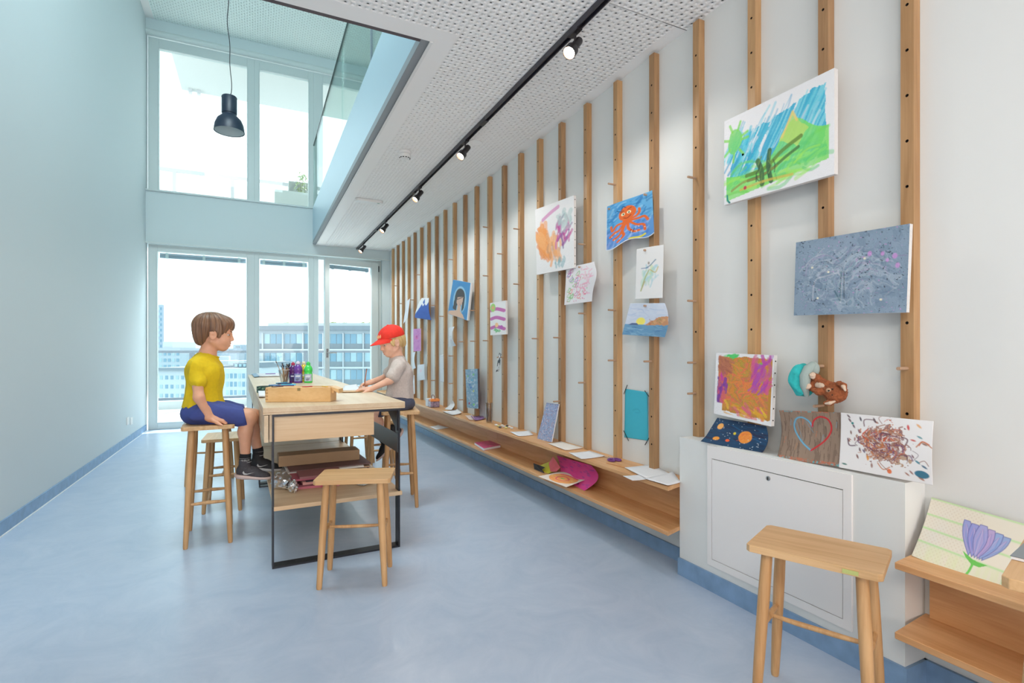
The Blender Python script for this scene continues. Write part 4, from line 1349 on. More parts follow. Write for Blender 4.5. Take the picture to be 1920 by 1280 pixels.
for (x, y, a, c) in ((.14, .12, 1.0, (110, 80, 90)), (.20, .22, 1.1, (90, 60, 80)), (.16, .34, 1.4, (120, 70, 60)), (.28, .30, 1.2, (130, 90, 110)), (.22, .45, 1.6, (160, 110, 110)), (.33, .52, .3, (180, 110, 70)), (.30, .62, 1.4, (100, 60, 70)), (.27, .75, 1.2, (130, 80, 70)), (.42, .75, 1.5, (226, 150, 60)), (.36, .64, 1.0, (90, 70, 110)), (1.08, .10, .8, (226, 170, 110)), (.95, .14, 1.4, (206, 50, 50)), (1.02, .34, .2, (200, 70, 60)), (1.1, .28, .5, (90, 150, 160)), (1.16, .38, .4, (140, 100, 90)), (1.08, .68, .7, (40, 130, 150)), (1.16, .74, .6, (50, 100, 130)), (1.02, .60, 1.1, (110, 70, 80)), (.08, .92, .1, (30, 110, 100)), (.95, .90, .7, (160, 100, 80)), (1.12, .93, .6, (170, 110, 80)), (1.0, .86, .9, (150, 100, 90)), (.48, .86, 1.5, (160, 120, 110)), (.12, .05, .9, (110, 90, 100)), (.30, .08, 1.3, (60, 50, 70)), (.5, .08, 1.2, (90, 70, 80))):
    p.blob(x, y, .038, .014, c, a, .9, .35)
p.blob(1.12, .86, .09, .055, (20, 110, 140), .1, .95, .35); p.blob(.72, .90, .035, .045, (226, 110, 50), 0, .95, .5); p.blob(.18, .17, .02, .02, (40, 130, 130))
p.curve([(.56, .70), (.60, .80), (.70, .90)], .005, (150, 100, 80))
qd = [(1576.5, 773.3), (1750.4, 789.5), (1748.9, 909.5), (1572.6, 875.7)]
art('splatter_painting', 'white sheet with brown and orange splatters, rightmost of the row on the white boxing', 'painting', qd, [1.985, 1.985, 1.955, 1.965], p, bend=lambda u, v: .012 * np.sin(v * 3.14) * (u - .4), grp='paintings standing on the white boxing')
# --- lotus
p = Pic(200, 1.55, (228, 226, 216), 7)
p.mix(p.noise(3), (236, 224, 196), .5)
p.mix((np.sin((p.x + p.y) * 90) > .2) * (np.sin((p.x - p.y) * 90) > .0) * (p.x < .9), (206, 190, 170), .3)
for y0 in (.01, .29, .52, .74): p.line([(0, y0), (1.6, y0 + .0)], .014, (176, 226, 150), .75, 3)
p.mix((p.y > .76).astype(float) * p.noise(20, 2, 5, 1, .2), (216, 232, 170), .5)
def petal(cx, bx, top, wd, c):
    P = [(bx, .70)]
    for t in np.linspace(0, 1, 9): P.append((bx + (cx - bx) * t - wd * math.sin(t * 2.6) , .70 + (top - .70) * t))
    for t in np.linspace(1, 0, 9): P.append((bx + (cx - bx) * t + wd * math.sin(t * 2.6), .70 + (top - .70) * t))
    p.poly(P, c, .95); p.line(P[1:], .005, (84, 90, 166), .85)
    for k in range(5):
        o_ = (k - 2) / 3.0 * wd
        p.line([(bx + o_ * .4, .64), (bx + (cx - bx) * .55 + o_, (.70 + top) / 2), (cx + o_ * .1, top + .06)], .004, [(200, 160, 206), (110, 130, 200), (226, 200, 226)][k % 3], .6)
for a in ((.66, .82, .20, .09, (150, 160, 216)), (1.28, 1.02, .27, .10, (150, 170, 216)), (.79, .87, .22, .10, (150, 156, 218)), (1.17, .98, .25, .10, (150, 174, 222)), (1.05, .95, .23, .09, (186, 166, 214)), (.92, .91, .20, .10, (164, 166, 218))): petal(*a)
p.poly([(.72, .66), (.80, .74), (.90, .80), (1.02, .80), (1.12, .74), (1.0, .74), (.9, .73)], (110, 196, 90))
p.curve([(.92, .76), (.90, .9), (.86, 1.0)], .018, (110, 200, 90))
p.strokes(8, (1.35, 1.42, .86, .94), .05, .004, 1.2, [(130, 190, 130)], .8, 1.2)
qd = [(1746.5, 932), (1932, 985), (1898, 1119), (1709, 1041)]
art('lotus_drawing', 'violet lotus flower drawing with green stripes, leaning on the foreground bench shelf', 'drawing', qd, [2.065, 2.06, 1.93, 1.95], p, bend=lambda u, v: -.01 * np.sin(v * 3.14))
# --- octopus
p = Pic(110, .86, (60, 150, 210), 8)
p.mix(p.noise(4, 3, 3), (120, 190, 232), .9); p.mix((p.y > .55).astype(float) * .8, (90, 140, 214), .8)
p.strokes(60, (0, .86, 0, .6), .18, .02, -.6, [(30, 130, 200), (150, 206, 236), (20, 110, 180)], .6, .5)
p.strokes(50, (0, .86, .6, 1), .16, .018, -.7, [(110, 150, 224), (170, 196, 236), (70, 110, 200)], .6, .5)
OC = (228, 106, 40)
p.blob(.42, .33, .15, .17, OC, .1, 1, .05); p.blob(.42, .50, .08, .10, OC)
for cpts in ([(.36, .54), (.24, .52), (.15, .60), (.12, .50)], [(.36, .56), (.28, .66), (.20, .66), (.10, .72)], [(.39, .58), (.34, .72), (.36, .84), (.26, .90)], [(.43, .58), (.44, .72), (.52, .82), (.60, .80)], [(.46, .56), (.56, .66), (.68, .68), (.70, .80)], [(.47, .54), (.60, .52), (.70, .50), (.76, .60)], [(.46, .50), (.56, .46), (.62, .38), (.62, .30)], [(.37, .58), (.30, .76), (.18, .80)]):
    p.curve(cpts, .024, OC, 16)
for q in ((.14, .70), (.22, .67), (.30, .84), (.48, .79), (.60, .69), (.70, .72), (.56, .80), (.20, .80)): p.blob(q[0], q[1] + .02, .012, .012, (246, 214, 180))
p.blob(.35, .33, .032, .034, (246, 240, 200)); p.blob(.45, .32, .034, .034, (246, 240, 200)); p.blob(.355, .33, .014, .02, (30, 60, 50)); p.blob(.45, .325, .014, .02, (30, 60, 50))
p.curve([(.36, .42), (.42, .455), (.48, .40)], .007, (140, 40, 20)); p.line([(.30, .27), (.36, .25)], .007, (90, 50, 20)); p.line([(.43, .25), (.49, .22)], .007, (90, 50, 20))
p.curve([(.24, .20), (.32, .24), (.34, .14), (.40, .19)], .006, (16, 40, 60)); p.line([(.5, .85), (.53, .74)], .005, (20, 30, 60)); p.line([(.46, .84), (.48, .76)], .005, (20, 30, 60))
p.mix(((p.x < .02) | (p.y > .98)).astype(float), (230, 236, 244)); p.curve([(.45, .97), (.6, .96), (.7, .9)], .018, (226, 214, 60))
qd = [(1136.5, 388), (1222.5, 356.5), (1225.5, 435), (1136, 470)]
art('octopus_painting', 'sheet painted with an orange octopus on blue, held by two pegs', 'painting', qd, [2.0, 2.0, 2.005, 1.99], p, bend=lambda u, v: .012 * np.sin(u * 6) * (.3 + .7 * v), bendz=lambda u, v: (0 * u, -.012 * np.sin(u * 9) * v), grp='paintings pegged to the battens')
# --- orange white abstract canvas
p = Pic(100, .80, (238, 238, 240), 9)
p.strokes(34, (.08, .28, .34, .74), .22, .036, 1.1, [(246, 160, 80), (250, 180, 110), (240, 150, 70)], .8, .5, .2, .15)
p.strokes(22, (.28, .52, .5, .82), .18, .030, 1.2, [(248, 176, 110), (210, 150, 110), (250, 190, 130)], .75, .7, .2, .2)
p.strokes(34, (.48, .72, .28, .62), .16, .016, 1.9, [(196, 60, 150), (150, 80, 160), (210, 110, 180), (120, 90, 150)], .85, .6)
p.strokes(14, (.5, .74, .18, .4), .14, .03, 1.4, [(170, 200, 200), (186, 206, 206)], .6, .6)
p.curve([(.17, .20), (.34, .13), (.5, .08)], .028, (216, 150, 196), al=.9); p.strokes(8, (.42, .62, .84, .92), .08, .018, 1.6, [(120, 176, 186)], .7)
qd = [(1003.3, 393), (1076, 366), (1076, 502), (1006.3, 515)]
o = art('painted_canvas', 'square white canvas with loose orange and magenta brushwork, left of the octopus', 'painting', qd, 1.985, p, .018, grp='paintings pegged to the battens')
staples(o, qd, 1.985, .018, 9)
# --- pink scribble paper
p = Pic(70, .80, (236, 234, 238), 10)
p.strokes(46, (.34, .70, .10, .80), .10, .014, .6, [(240, 150, 190), (244, 170, 200), (236, 130, 170)], .6, 1.5)
for _ in range(18):
    x, y = p.r.uniform(.05, .4), p.r.uniform(.1, .95); c = [(130, 196, 120), (206, 110, 170), (236, 110, 100), (160, 130, 200)][p.r.randint(4)]
    p.curve([(x, y), (x + .08, y - .06), (x + .06, y + .05), (x - .02, y + .03)], .009, c, n=8, al=.85)
for _ in range(40): p.blob(p.r.uniform(.05, .65), p.r.uniform(.2, .95), .010, .012, [(130, 196, 120), (236, 80, 80), (230, 110, 160)][p.r.randint(3)])
qd = [(1062, 502), (1112, 492), (1110, 565), (1058, 572)]
art('scribble_drawing', 'curling white sheet of pink and green scribbles under the square canvas', 'drawing', qd, [2.0, 2.005, 2.01, 2.01], p, bend=lambda u, v: .03 * u ** 2 * np.exp(-((v - .35) / .4) ** 2), bendz=lambda u, v: (-.085 * u ** 2 * np.exp(-((v - .35) / .35) ** 2), 0 * u), grp='drawings pegged to the battens')
# --- fairy card
p = Pic(50, .54, (238, 238, 238), 11)
p.strokes(24, (.15, .42, .42, .70), .16, .02, 1.9, [(190, 226, 206), (170, 214, 226), (206, 226, 150)], .6, .5)
p.line([(.22, .40), (.30, .36), (.40, .26)], .009, (90, 130, 160)); p.line([(.12, .40), (.26, .40)], .007, (90, 130, 170)); p.blob(.27, .31, .018, .026, (150, 140, 130)); p.line([(.2, .66), (.12, .84)], .009, (196, 180, 140)); p.curve([(.28, .44), (.20, .6), (.12, .84)], .009, (170, 180, 110)); p.curve([(.3, .44), (.40, .5), (.45, .40)], .008, (206, 190, 110))
qd = [(1193.5, 467), (1244.5, 458.5), (1242.3, 558.5), (1191, 561)]
art('fairy_drawing', 'tall white card with a small green skirted dancer, pegged below the octopus', 'drawing', qd, 2.0, p, bend=lambda u, v: .004 * np.sin(u * 3), grp='drawings pegged to the battens')
# --- seascape
p = Pic(90, 1.15, (196, 210, 232), 12)
p.mix(p.noise(5), (226, 230, 240), .7); p.strokes(20, (0, 1.15, 0, .5), .3, .012, .1, [(170, 190, 224), (222, 226, 240)], .5)
p.blob(.46, .56, .13, .12, (246, 232, 110)); p.mix((p.y > .66).astype(float), (110, 160, 196)); p.strokes(40, (0, 1.15, .7, 1), .2, .010, .05, [(90, 140, 190), (150, 190, 214), (70, 120, 170)], .7, .15)
p.poly([(.58, .66), (.80, .52), (.95, .42), (1.15, .40), (1.15, .66)], (206, 150, 110), 1, .05); p.strokes(20, (.7, 1.1, .46, .64), .05, .012, .5, [(190, 110, 70), (150, 150, 90), (226, 180, 130)], .8, 1.5); p.poly([(.1, .68), (.2, .62), (.36, .62), (.42, .68)], (90, 110, 150))
qd = [(1181.6, 568.5), (1246.6, 568), (1246, 632), (1166.6, 627)]
art('seascape_drawing', 'sunset seascape drawing with a rocky cape, lowest of the three pegged on one batten', 'drawing', qd, [2.0, 2.0, 2.0, 1.985], p, bend=lambda u, v: .015 * u ** 3 * np.sin(v * 3.1), bendz=lambda u, v: (-.045 * u ** 3 * np.sin(v * 3.1), 0 * u), grp='drawings pegged to the battens')
# --- cyan paper taped flat on the wall
p = Pic(30, .50, (70, 190, 212), 13)
p.mix(p.noise(2), (60, 180, 206), .5); p.curve([(.18, .42), (.28, .38), (.34, .44), (.24, .46)], .006, (52, 164, 190))
qd = [(1172, 728.5), (1215.3, 735), (1215.3, 826), (1170.6, 819.5)]
o = art('turquoise_paper', 'plain turquoise sheet taped to the wall by black strips at its corners', 'paper', qd, XR - .004, p, bend=lambda u, v: .006 * u ** 2 * (1 - v))
TAPE = mat('black_tape', (.02, .02, .022), .5)
for (a, b) in (((1169.5, 738.5), (1176, 721.5)), ((1208.5, 732), (1216.5, 743)), ((1169, 807), (1178.5, 826.5)), ((1209, 834), (1216.5, 821))):
    A = at_x(*a, XR - .0105); B = at_x(*b, XR - .0105)
    d = (B - A).normalized().cross(Vector((1, 0, 0))) * .0022
    MB().add([A - d, B - d, B + d, A + d, A - d + Vector((.002, 0, 0)), B - d + Vector((.002, 0, 0)), B + d + Vector((.002, 0, 0)), A + d + Vector((.002, 0, 0))], [(0, 1, 2, 3), (7, 6, 5, 4), (0, 4, 5, 1), (1, 5, 6, 2), (2, 6, 7, 3), (3, 7, 4, 0)]).build('tape_strip', TAPE, o)
# --- notebook with sparkles
p = Pic(50, .52, (150, 166, 200), 14)
for _ in range(260): p.blob(p.r.uniform(0, .52), p.r.uniform(0, 1), .010, .012, [(200, 170, 190), (90, 120, 180), (226, 220, 226), (210, 150, 130), (110, 90, 130), (170, 190, 220)][p.r.randint(6)], 0, .9)
for x in np.linspace(.03, .5, 10): p.line([(x, .0), (x, .03)], .006, (60, 60, 60))
qd = [(1024.5, 754.5), (1048, 757.5), (1034, 829), (1006.8, 822.5)]
art('notebook', 'speckled blue and pink spiral notebook leaning against a batten on the bench shelf', 'notebook', qd, [2.03, 2.03, 1.955, 1.955], p, .007, m=PAINT)
# --- portrait
p = Pic(60, .66, (40, 140, 200), 15)
p.mix(p.noise(4), (20, 120, 190), .7); p.blob(.33, .52, .22, .38, (150, 200, 226), 0, .8)
p.blob(.33, .40, .16, .20, (36, 32, 36)); p.poly([(.17, .38), (.14, .80), (.26, .84), (.28, .5), (.42, .5), (.44, .84), (.50, .7), (.50, .40)], (36, 32, 36))
p.poly([(.25, .46), (.24, .60), (.32, .74), (.43, .62), (.45, .40)], (206, 170, 150)); p.poly([(.28, .70), (.28, .82), (.02, .90), (0, 1), (.56, 1), (.50, .90), (.40, .82), (.40, .68)], (214, 176, 150)); p.curve([(.45, .40), (.36, .46), (.25, .52)], .01, (36, 32, 36)); p.line([(.36, .62), (.40, .68)], .006, (120, 80, 80))
p.mix((p.x > .635).astype(float), WB_)
qd = [(849.5, 524), (884, 530.5), (877, 601), (839.7, 588)]
art('painted_canvas', 'blue canvas portrait of a figure with long black hair over the face', 'painting', qd, 1.99, p, .018, grp='paintings pegged to the battens')
# --- purple striped flower canvas
p = Pic(44, .47, (236, 236, 238), 16)
for y in (.24, .50, .78): p.curve([(.04, y), (.2, y - .03), (.42, y + .05)], .05, (196, 70, 170), al=.9)
p.blob(.09, .16, .08, .13, (160, 210, 110)); p.blob(.09, .16, .04, .05, (226, 170, 120)); p.blob(.20, .70, .05, .07, (250, 206, 150)); p.strokes(12, (.12, .3, .80, .92), .08, .012, 1, [(90, 190, 110)], .9, 1.2); p.blob(.34, .78, .05, .06, (190, 90, 190))
qd = [(918.8, 568), (948, 563), (948.6, 626.5), (919.4, 628.3)]
art('painted_canvas', 'small white canvas with magenta stripes and a green flower, below eye level midway along', 'painting', qd, 1.985, p, .018, grp='paintings pegged to the battens')
# --- blue mountain sheet
p = Pic(40, .8, (50, 100, 190), 17)
p.mix(p.noise(5, 2, 3, 1, 3), (40, 84, 176), .6); p.poly([(.0, 0), (.8, 0), (.8, .18), (.6, .36), (.5, .26), (.4, .40), (.28, .30), (.0, .8)], (232, 238, 244)); p.poly([(.3, .20), (.4, .04), (.5, .22), (.42, .3)], (60, 110, 196)); p.line([(.02, .78), (.3, .34)], .01, (70, 120, 190))
qd = [(790.5, 558.5), (804.5, 558.4), (809, 600), (778, 595.5)]
art('mountain_painting', 'small sheet painted with a blue mountain and white summit far along the wall', 'painting', qd, 2.0, p, bend=lambda u, v: .02 * np.sin(v * 3), grp='drawings pegged to the battens')
# --- pink card
p = Pic(30, .36, (206, 140, 200), 18)
p.blob(.16, .38, .07, .09, (226, 110, 170)); p.blob(.16, .36, .03, .05, (170, 90, 160)); p.mix((p.noise(12) > .62).astype(float), (186, 110, 190), .5)
qd = [(775, 616.4), (789, 615.8), (789, 657.6), (775.5, 658.6)]
art('pink_card', 'pink card with a small heart, pegged behind the boy in the red cap', 'drawing', qd, 2.0, p, .004, m=PAINT, grp='drawings pegged to the battens')


def plain(lab, qd, X, bend=None, name='drawing_sheet', marks=(), col=(226, 232, 240), thick=0.0, bendz=None, n=24, mt=None):
    W = .6
    q = Pic(n, W, col, abs(hash(lab)) % 9999 if False else len(lab) * 31 + int(qd[0][0]))
    q.mix(q.noise(3), tuple(max(0, c - 10) for c in col), .6)
    for (x, y, r, c) in marks: q.blob(x, y, r, r * 1.2, c)
    return art(name, lab, 'drawing', qd, X, q, thick, bend, m=mt or PAINT, bendz=bendz, grp='drawings pegged to the battens')


plain('narrow white sheet curling outwards, highest and furthest left of the pegged papers', [(762, 565), (769, 559), (768, 596), (756, 607)], [2.0, 2.01, 2.0, 1.97], lambda u, v: .03 * v * u)
plain('white paper with a tiny drawn face under the black haired portrait', [(841, 614), (852, 612), (856, 648), (841.5, 650.5)], 2.0, lambda u, v: .04 * u * np.sin(v * 3), marks=((.22, .5, .02, (90, 90, 100)), (.4, .5, .02, (90, 90, 100)), (.32, .68, .02, (230, 120, 140))))
plain('small white slip pegged just right of the red cap', [(773, 661), (779, 659), (780, 690), (774, 692)], 2.0, lambda u, v: .02 * u * np.sin(v * 3))
plain('pale sheet with faint pink sketch behind the younger boy', [(783.4, 684), (796, 682), (797.6, 711.5), (783.4, 713.8)], 2.0, lambda u, v: .008 * np.sin(v * 3), marks=((.3, .4, .09, (232, 214, 226)),))
plain('narrow white sheet at the back of the younger boy, low on the wall', [(773, 704), (777, 703), (778, 738), (773.5, 740)], 2.0)
plain('white sheet seen edge-on with a dark back, low on the wall midway to the window', [(824.5, 666), (831, 664.5), (832, 716), (825, 715)], 2.0, thick=.004, side_=None) if False else plain('white sheet seen nearly edge-on, low on the wall midway to the window', [(824.5, 666), (831, 664.5), (832, 716), (825, 715)], 1.99)
# --- curled dark strip
p = Pic(16, .3, (70, 76, 84), 20); p.mix((p.noise(7) > .5).astype(float), (226, 226, 226))
qd = [(936, 661), (940, 663), (941, 696), (935, 698)]
art('paper_mask', 'curled black and white paper strip hanging from a peg below the magenta striped canvas', 'paper', qd, 1.98, p, bend=lambda u, v: .02 * np.sin(v * 3), bendz=lambda u, v: (.06 * v ** 3 - .02 * np.sin(v * 3), 0 * u), grp='drawings pegged to the battens')
# --- blue sparkle canvas standing on the shelf
p = Pic(50, .30, (110, 154, 184), 21)
p.mix((p.noise(16) > .55).astype(float), (140, 172, 196), .7); p.mix((p.noise(26) > .66).astype(float), (190, 206, 216), .7)
for (x, y, c) in ((.06, .18, (110, 200, 90)), (.20, .14, (110, 190, 120)), (.13, .47, (30, 100, 190)), (.19, .56, (190, 200, 90)), (.07, .88, (150, 40, 90)), (.19, .90, (120, 206, 90)), (.16, .28, (80, 170, 200)), (.1, .4, (50, 110, 180))): p.blob(x, y, .022, .028, c, .5, .95, .4)
qd = [(872.3, 692.5), (895.3, 691), (896.8, 766), (875.5, 764.4)]
art('painted_canvas', 'tall blue canvas with small coloured dabs hung just above the shelf by the glass vase', 'painting', qd, 1.985, p, .018, m=PAINTT, side=(90, 80, 84), grp='paintings pegged to the battens')

# ------------------------------------------------------------------ loose things on the bench shelves
UZ, LZ = .470, .2445
flat_sheet('paper_sheet', [(1027, 832), (1052, 828), (1093, 840.5), (1060, 845)], UZ, 'white sheet with a faint sketch right of the speckled notebook on the shelf', 'paper', mat('paper_warm', srgb(236, 228, 220), .8), curl=.003)
flat_sheet('paper_sheet', [(1066, 849.5), (1105, 846), (1135, 856), (1090, 862)], UZ, 'white sheet lying left of the purple scissors on the shelf', 'paper', curl=.004)
flat_sheet('paper_sheet', [(956, 810), (992, 807.5), (1000, 816), (972, 818.5)], UZ, 'white sheet with pencil marks on the shelf, left of the speckled notebook', 'paper', curl=.003)
flat_sheet('paper_sheet', [(829, 772), (858, 768), (866, 776), (845, 780)], UZ, 'curling white sheet near the far end of the shelf', 'paper', curl=.012)
for k, (q, lab) in enumerate((([(1168, 893), (1200, 890), (1220, 898), (1186, 902)], 'lowest white sheet sticking out left of the paper pile on the near shelf end'),
                              ([(1171, 877), (1222, 871), (1262, 892), (1210, 897)], 'upper white sheet of the paper pile on the near end of the shelf'),
                              ([(1207, 897.5), (1262, 885), (1276, 905), (1252, 911)], 'front white sheet of the paper pile touching the white boxing'))):
    flat_sheet('paper_sheet', q, UZ + .002 * k, lab, 'paper', curl=.002, grp='paper pile on the near shelf end')
ps_ = at_z(1146, 861, UZ)
scissors('scissors_purple', ps_, R(80), .15, (110, 50, 130), 'purple handled scissors lying on the upper bench shelf', UZ + .001).name = 'scissors'
a, b = at_z(1137, 868, UZ), at_z(1172, 877, UZ)
tag(MB().tube([a + Vector((0, 0, .004)), b + Vector((0, 0, .004))], .0035, 6).build('wooden_stick', OAK_Y), 'thin wooden stick on the shelf below the purple scissors', 'stick')
# vase
pv = at_z(917, 792, UZ)
vs_ = thing('glass_vase', 'tall glass with brown streaks standing on the shelf right of the blue dabbed canvas', 'glass', tuple(pv))
dv = pv.x * SN + pv.y * CS
MB().lathe([(5.2 * dv / F_PX, .001), (5.8 * dv / F_PX, .006), (7.0 * dv / F_PX, 37 * dv / F_PX), (6.6 * dv / F_PX, 37 * dv / F_PX), (5.2 * dv / F_PX, .012)], pv, 24, close=False).build('glass_wall', glass_mat('vase_glass', (.88, .86, .84), .08), vs_, smooth=True)
MB().lathe([(4.8 * dv / F_PX, .012), (5.6 * dv / F_PX, 20 * dv / F_PX), (3 * dv / F_PX, 27 * dv / F_PX), (0, 28 * dv / F_PX)], pv, 16, close=False).build('brown_residue', mat('vase_brown', srgb(150, 128, 116), .7, noise=.3, nscale=40), vs_, smooth=True)
# coloured paper, small figures, clear tub, curled strip
flat_sheet('painted_sheet', [(882, 781), (903, 779), (909, 786), (890, 790)], UZ, 'crumpled violet and red painted sheet on the shelf left of the glass vase', 'paper', mat('sheet_violet', srgb(150, 110, 160), .7, noise=.5, nscale=30), curl=.01)
flat_sheet('painted_sheet', [(872, 779), (885, 778), (890, 787), (880, 788)], UZ, 'orange white crumpled sheet on the shelf beside the violet one', 'paper', mat('sheet_peach', srgb(226, 206, 196), .7, noise=.2, nscale=30), curl=.005)
rb = random.Random(5)
clr = [(.8, .8, .8), (.75, .7, .3), (.1, .1, .1), (.8, .78, .74)]
for i in range(9):
    px = 930 + i * 3.6 + rb.uniform(-1, 1); py = 798 + (i % 3) * 1.8 + i * .3
    q = at_z(px, py, UZ)
    crumple('paper_scrap', (q.x, q.y, UZ + .008), .012, .014, .008, mat('scrap_%d' % (i % 4), clr[i % 4], .7) if i < 4 else bpy.data.materials['scrap_%d' % (i % 4)], 'tiny %s paper scrap, %s of the heap right of the glass vase' % (('white', 'yellow', 'black', 'cream')[i % 4], ('at the left end', 'in the middle', 'at the right end')[i // 4]), 'scrap', i, .5, UZ + .0005)['group'] = 'heap of paper scraps on the shelf'
q = at_z(813, 763, UZ)
tub = thing('craft_tub', 'clear tub with orange lid on the shelf right of the younger boy', 'tub', (q.x, q.y, UZ))
dq = q.x * SN + q.y * CS; s_ = 1 / F_PX * dq
MB().box(q.x - .05, q.x + .06, q.y - .05, q.y + .07, UZ + .001, UZ + .001 + 11 * s_).build('tub_body', mat('tub_scraps', srgb(150, 130, 150), .3, noise=.6, nscale=40), tub, bevel=.008)
MB().box(q.x - .052, q.x + .062, q.y - .052, q.y + .03, UZ + 11 * s_, UZ + 16 * s_).build('tub_lid', mat('tub_orange', srgb(246, 150, 80), .4), tub, bevel=.008)
MB().box(q.x - .05, q.x + .05, q.y + .072, q.y + .17, UZ + .001, UZ + 15 * s_).build('paper_bag', PAPER, tub, bevel=.005)
MB().tube([(q.x, q.y + .02 + .07 * math.cos(a), UZ + 15 * s_ + .05 * math.sin(a)) for a in np.linspace(0, math.pi, 9)], .004, 6).build('handle', mat('tub_handle', srgb(130, 50, 60), .4), tub, smooth=True)
p = Pic(14, .5, (224, 228, 232), 4)
art('curled_sheet', 'white sheet curling down off a batten onto the far part of the shelf', 'paper', [(844, 752), (849, 751), (846, 768), (832, 767)], [2.03, 2.03, 1.97, 1.97], p, bend=lambda u, v: -.03 * np.sin(v * 3.1))
# lower shelf: sheets, pink book, rolled paper group
flat_sheet('paper_sheet', [(806, 800), (822, 797), (843, 802), (818, 806)], LZ, 'white sheet with a dark edge lying on the lower bench board far away', 'paper', curl=.004)
qb = [at_z(*c, LZ) for c in ((889.7, 834), (926, 829), (938.5, 839), (907, 845))]
mb = MB().add([q + Vector((0, 0, .003)) for q in qb] + [q + Vector((0, 0, .022)) for q in qb], [(0, 3, 2, 1), (4, 5, 6, 7), (0, 1, 5, 4), (1, 2, 6, 5), (2, 3, 7, 6), (3, 0, 4, 7)])
bkx = thing('pink_book', 'pink covered book lying alone on the lower bench board', 'book', tuple(qb[0]))
mb.build('pages', PAPER, bkx)
MB().add([q * 1.0 + Vector((0, 0, .022)) for q in qb] + [q + Vector((0, 0, .0245)) for q in qb], [(0, 3, 2, 1), (4, 5, 6, 7), (0, 1, 5, 4), (1, 2, 6, 5), (2, 3, 7, 6), (3, 0, 4, 7)]).build('front_cover', mat('book_pink', srgb(206, 80, 130), .4, noise=.35, nscale=25), bkx)
MB().add([q + Vector((0, 0, .0005)) for q in qb] + [q + Vector((0, 0, .003)) for q in qb], [(0, 3, 2, 1), (4, 5, 6, 7), (0, 1, 5, 4), (1, 2, 6, 5), (2, 3, 7, 6), (3, 0, 4, 7)]).build('back_cover', mat('book_rose', srgb(190, 60, 110), .4), bkx)
# pink curled big sheet
p = Pic(80, 1.3, (226, 60, 150), 31)
p.mix(p.noise(6, 3, 4), (236, 100, 170), .7); p.strokes(36, (.05, 1.25, .05, .95), .07, .02, .3, [(130, 70, 160), (150, 80, 170), (110, 70, 140)], .7, .6)
pk = art('pink_painting', 'x', 'painting', [(1044, 853.5), (1108, 872), (1093, 921), (1050, 905)], [2.03, 2.01, 1.90, 1.92], p, bend=lambda u, v: -.035 * np.sin(v * 3.14) * (.4 + .6 * u), bendz=lambda u, v: (-.075 * u ** 2 * np.sin(v * 3.14), .012 * np.sin(v * 3.14)))
tag(pk, 'large magenta painted sheet rolled into an arch on the lower bench board', 'painting')
p = Pic(80, 1.2, (236, 226, 214), 32)
p.mix((np.hypot((p.x - .62) / .5, (p.y - .5) / .42) < 1 + .15 * (p.noise(6) - .5)).astype(float), (246, 170, 100))
p.strokes(30, (.2, 1.1, .15, .9), .2, .02, .2, [(250, 190, 120), (240, 150, 80), (236, 90, 120), (250, 210, 130)], .7, 1)
p.curve([(.4, .5), (.5, .3), (.75, .35), (.8, .6), (.55, .7), (.4, .5)], .02, (226, 80, 110)); p.curve([(.3, .75), (.6, .88), (1.0, .8)], .03, (236, 80, 130)); p.blob(.6, .5, .07, .05, (170, 206, 110))
qd3 = [at_z(*c, z_) for c, z_ in (((1009, 893), LZ + .01), ((1050, 884), LZ + .035), ((1101, 899), LZ + .045), ((1062, 913), LZ + .012))]
VV = np.zeros((p.nx, p.ny, 3)); u, v = np.meshgrid(np.linspace(0, 1, p.nx), np.linspace(0, 1, p.ny), indexing='ij')
for k in range(3):
    VV[..., k] = (qd3[0][k] * (1 - u) + qd3[3][k] * u) * (1 - v) + (qd3[1][k] * (1 - u) + qd3[2][k] * u) * v
VV[..., 2] += .006 * np.sin(u * 7) * v
idx = np.arange(p.nx * p.ny).reshape(p.nx, p.ny)
Q = np.stack([idx[:-1, :-1], idx[:-1, 1:], idx[1:, 1:], idx[1:, :-1]], -1).reshape(-1, 4)
oo = np_mesh('orange_painting', VV.reshape(-1, 3), Q, PAINT, color=p.c.reshape(-1, 3), origin=tuple(qd3[0]), smooth=True)
tag(oo, 'orange painted sheet lying in front of the magenta roll on the lower board', 'painting'); oo.modifiers.new('thick', 'SOLIDIFY').thickness = .001


def card(name, pts, col, lab):
    P = [Vector(a) for a in pts]
    n = (P[1] - P[0]).cross(P[2] - P[0]).normalized() * .0012
    k = len(P)
    mb = MB().add(P + [q + n for q in P], [tuple(range(k)), tuple(reversed(range(k, 2 * k)))] + [(i, (i + 1) % k, k + (i + 1) % k, k + i) for i in range(k)])
    return tag(mb.build(name, mat(name + '_col', srgb(*col), .6, noise=.12, nscale=12)), lab, 'card')


card('black_card', [at_x(1000, 868, 1.92), at_x(1022, 876, 1.92), at_x(1016, 880, 1.92), at_x(1021, 887, 1.91), at_x(1003, 888, 1.9)], (40, 36, 40), 'zigzag cut black card at the left of the magenta roll')
card('yellow_card', [at_x(1013, 872, 1.955), at_x(1033, 864, 1.97), at_x(1040, 884, 1.95), at_x(1026, 888, 1.93), at_x(1019, 885, 1.93)], (206, 196, 50), 'yellow card standing between the black and red cards')
card('red_card', [at_x(1029, 868, 1.95), at_x(1037, 855.5, 1.96), at_x(1050.5, 876, 1.94), at_x(1043, 884, 1.925), at_x(1032, 884, 1.93)], (216, 90, 100), 'coral red folded card standing left of the magenta roll')

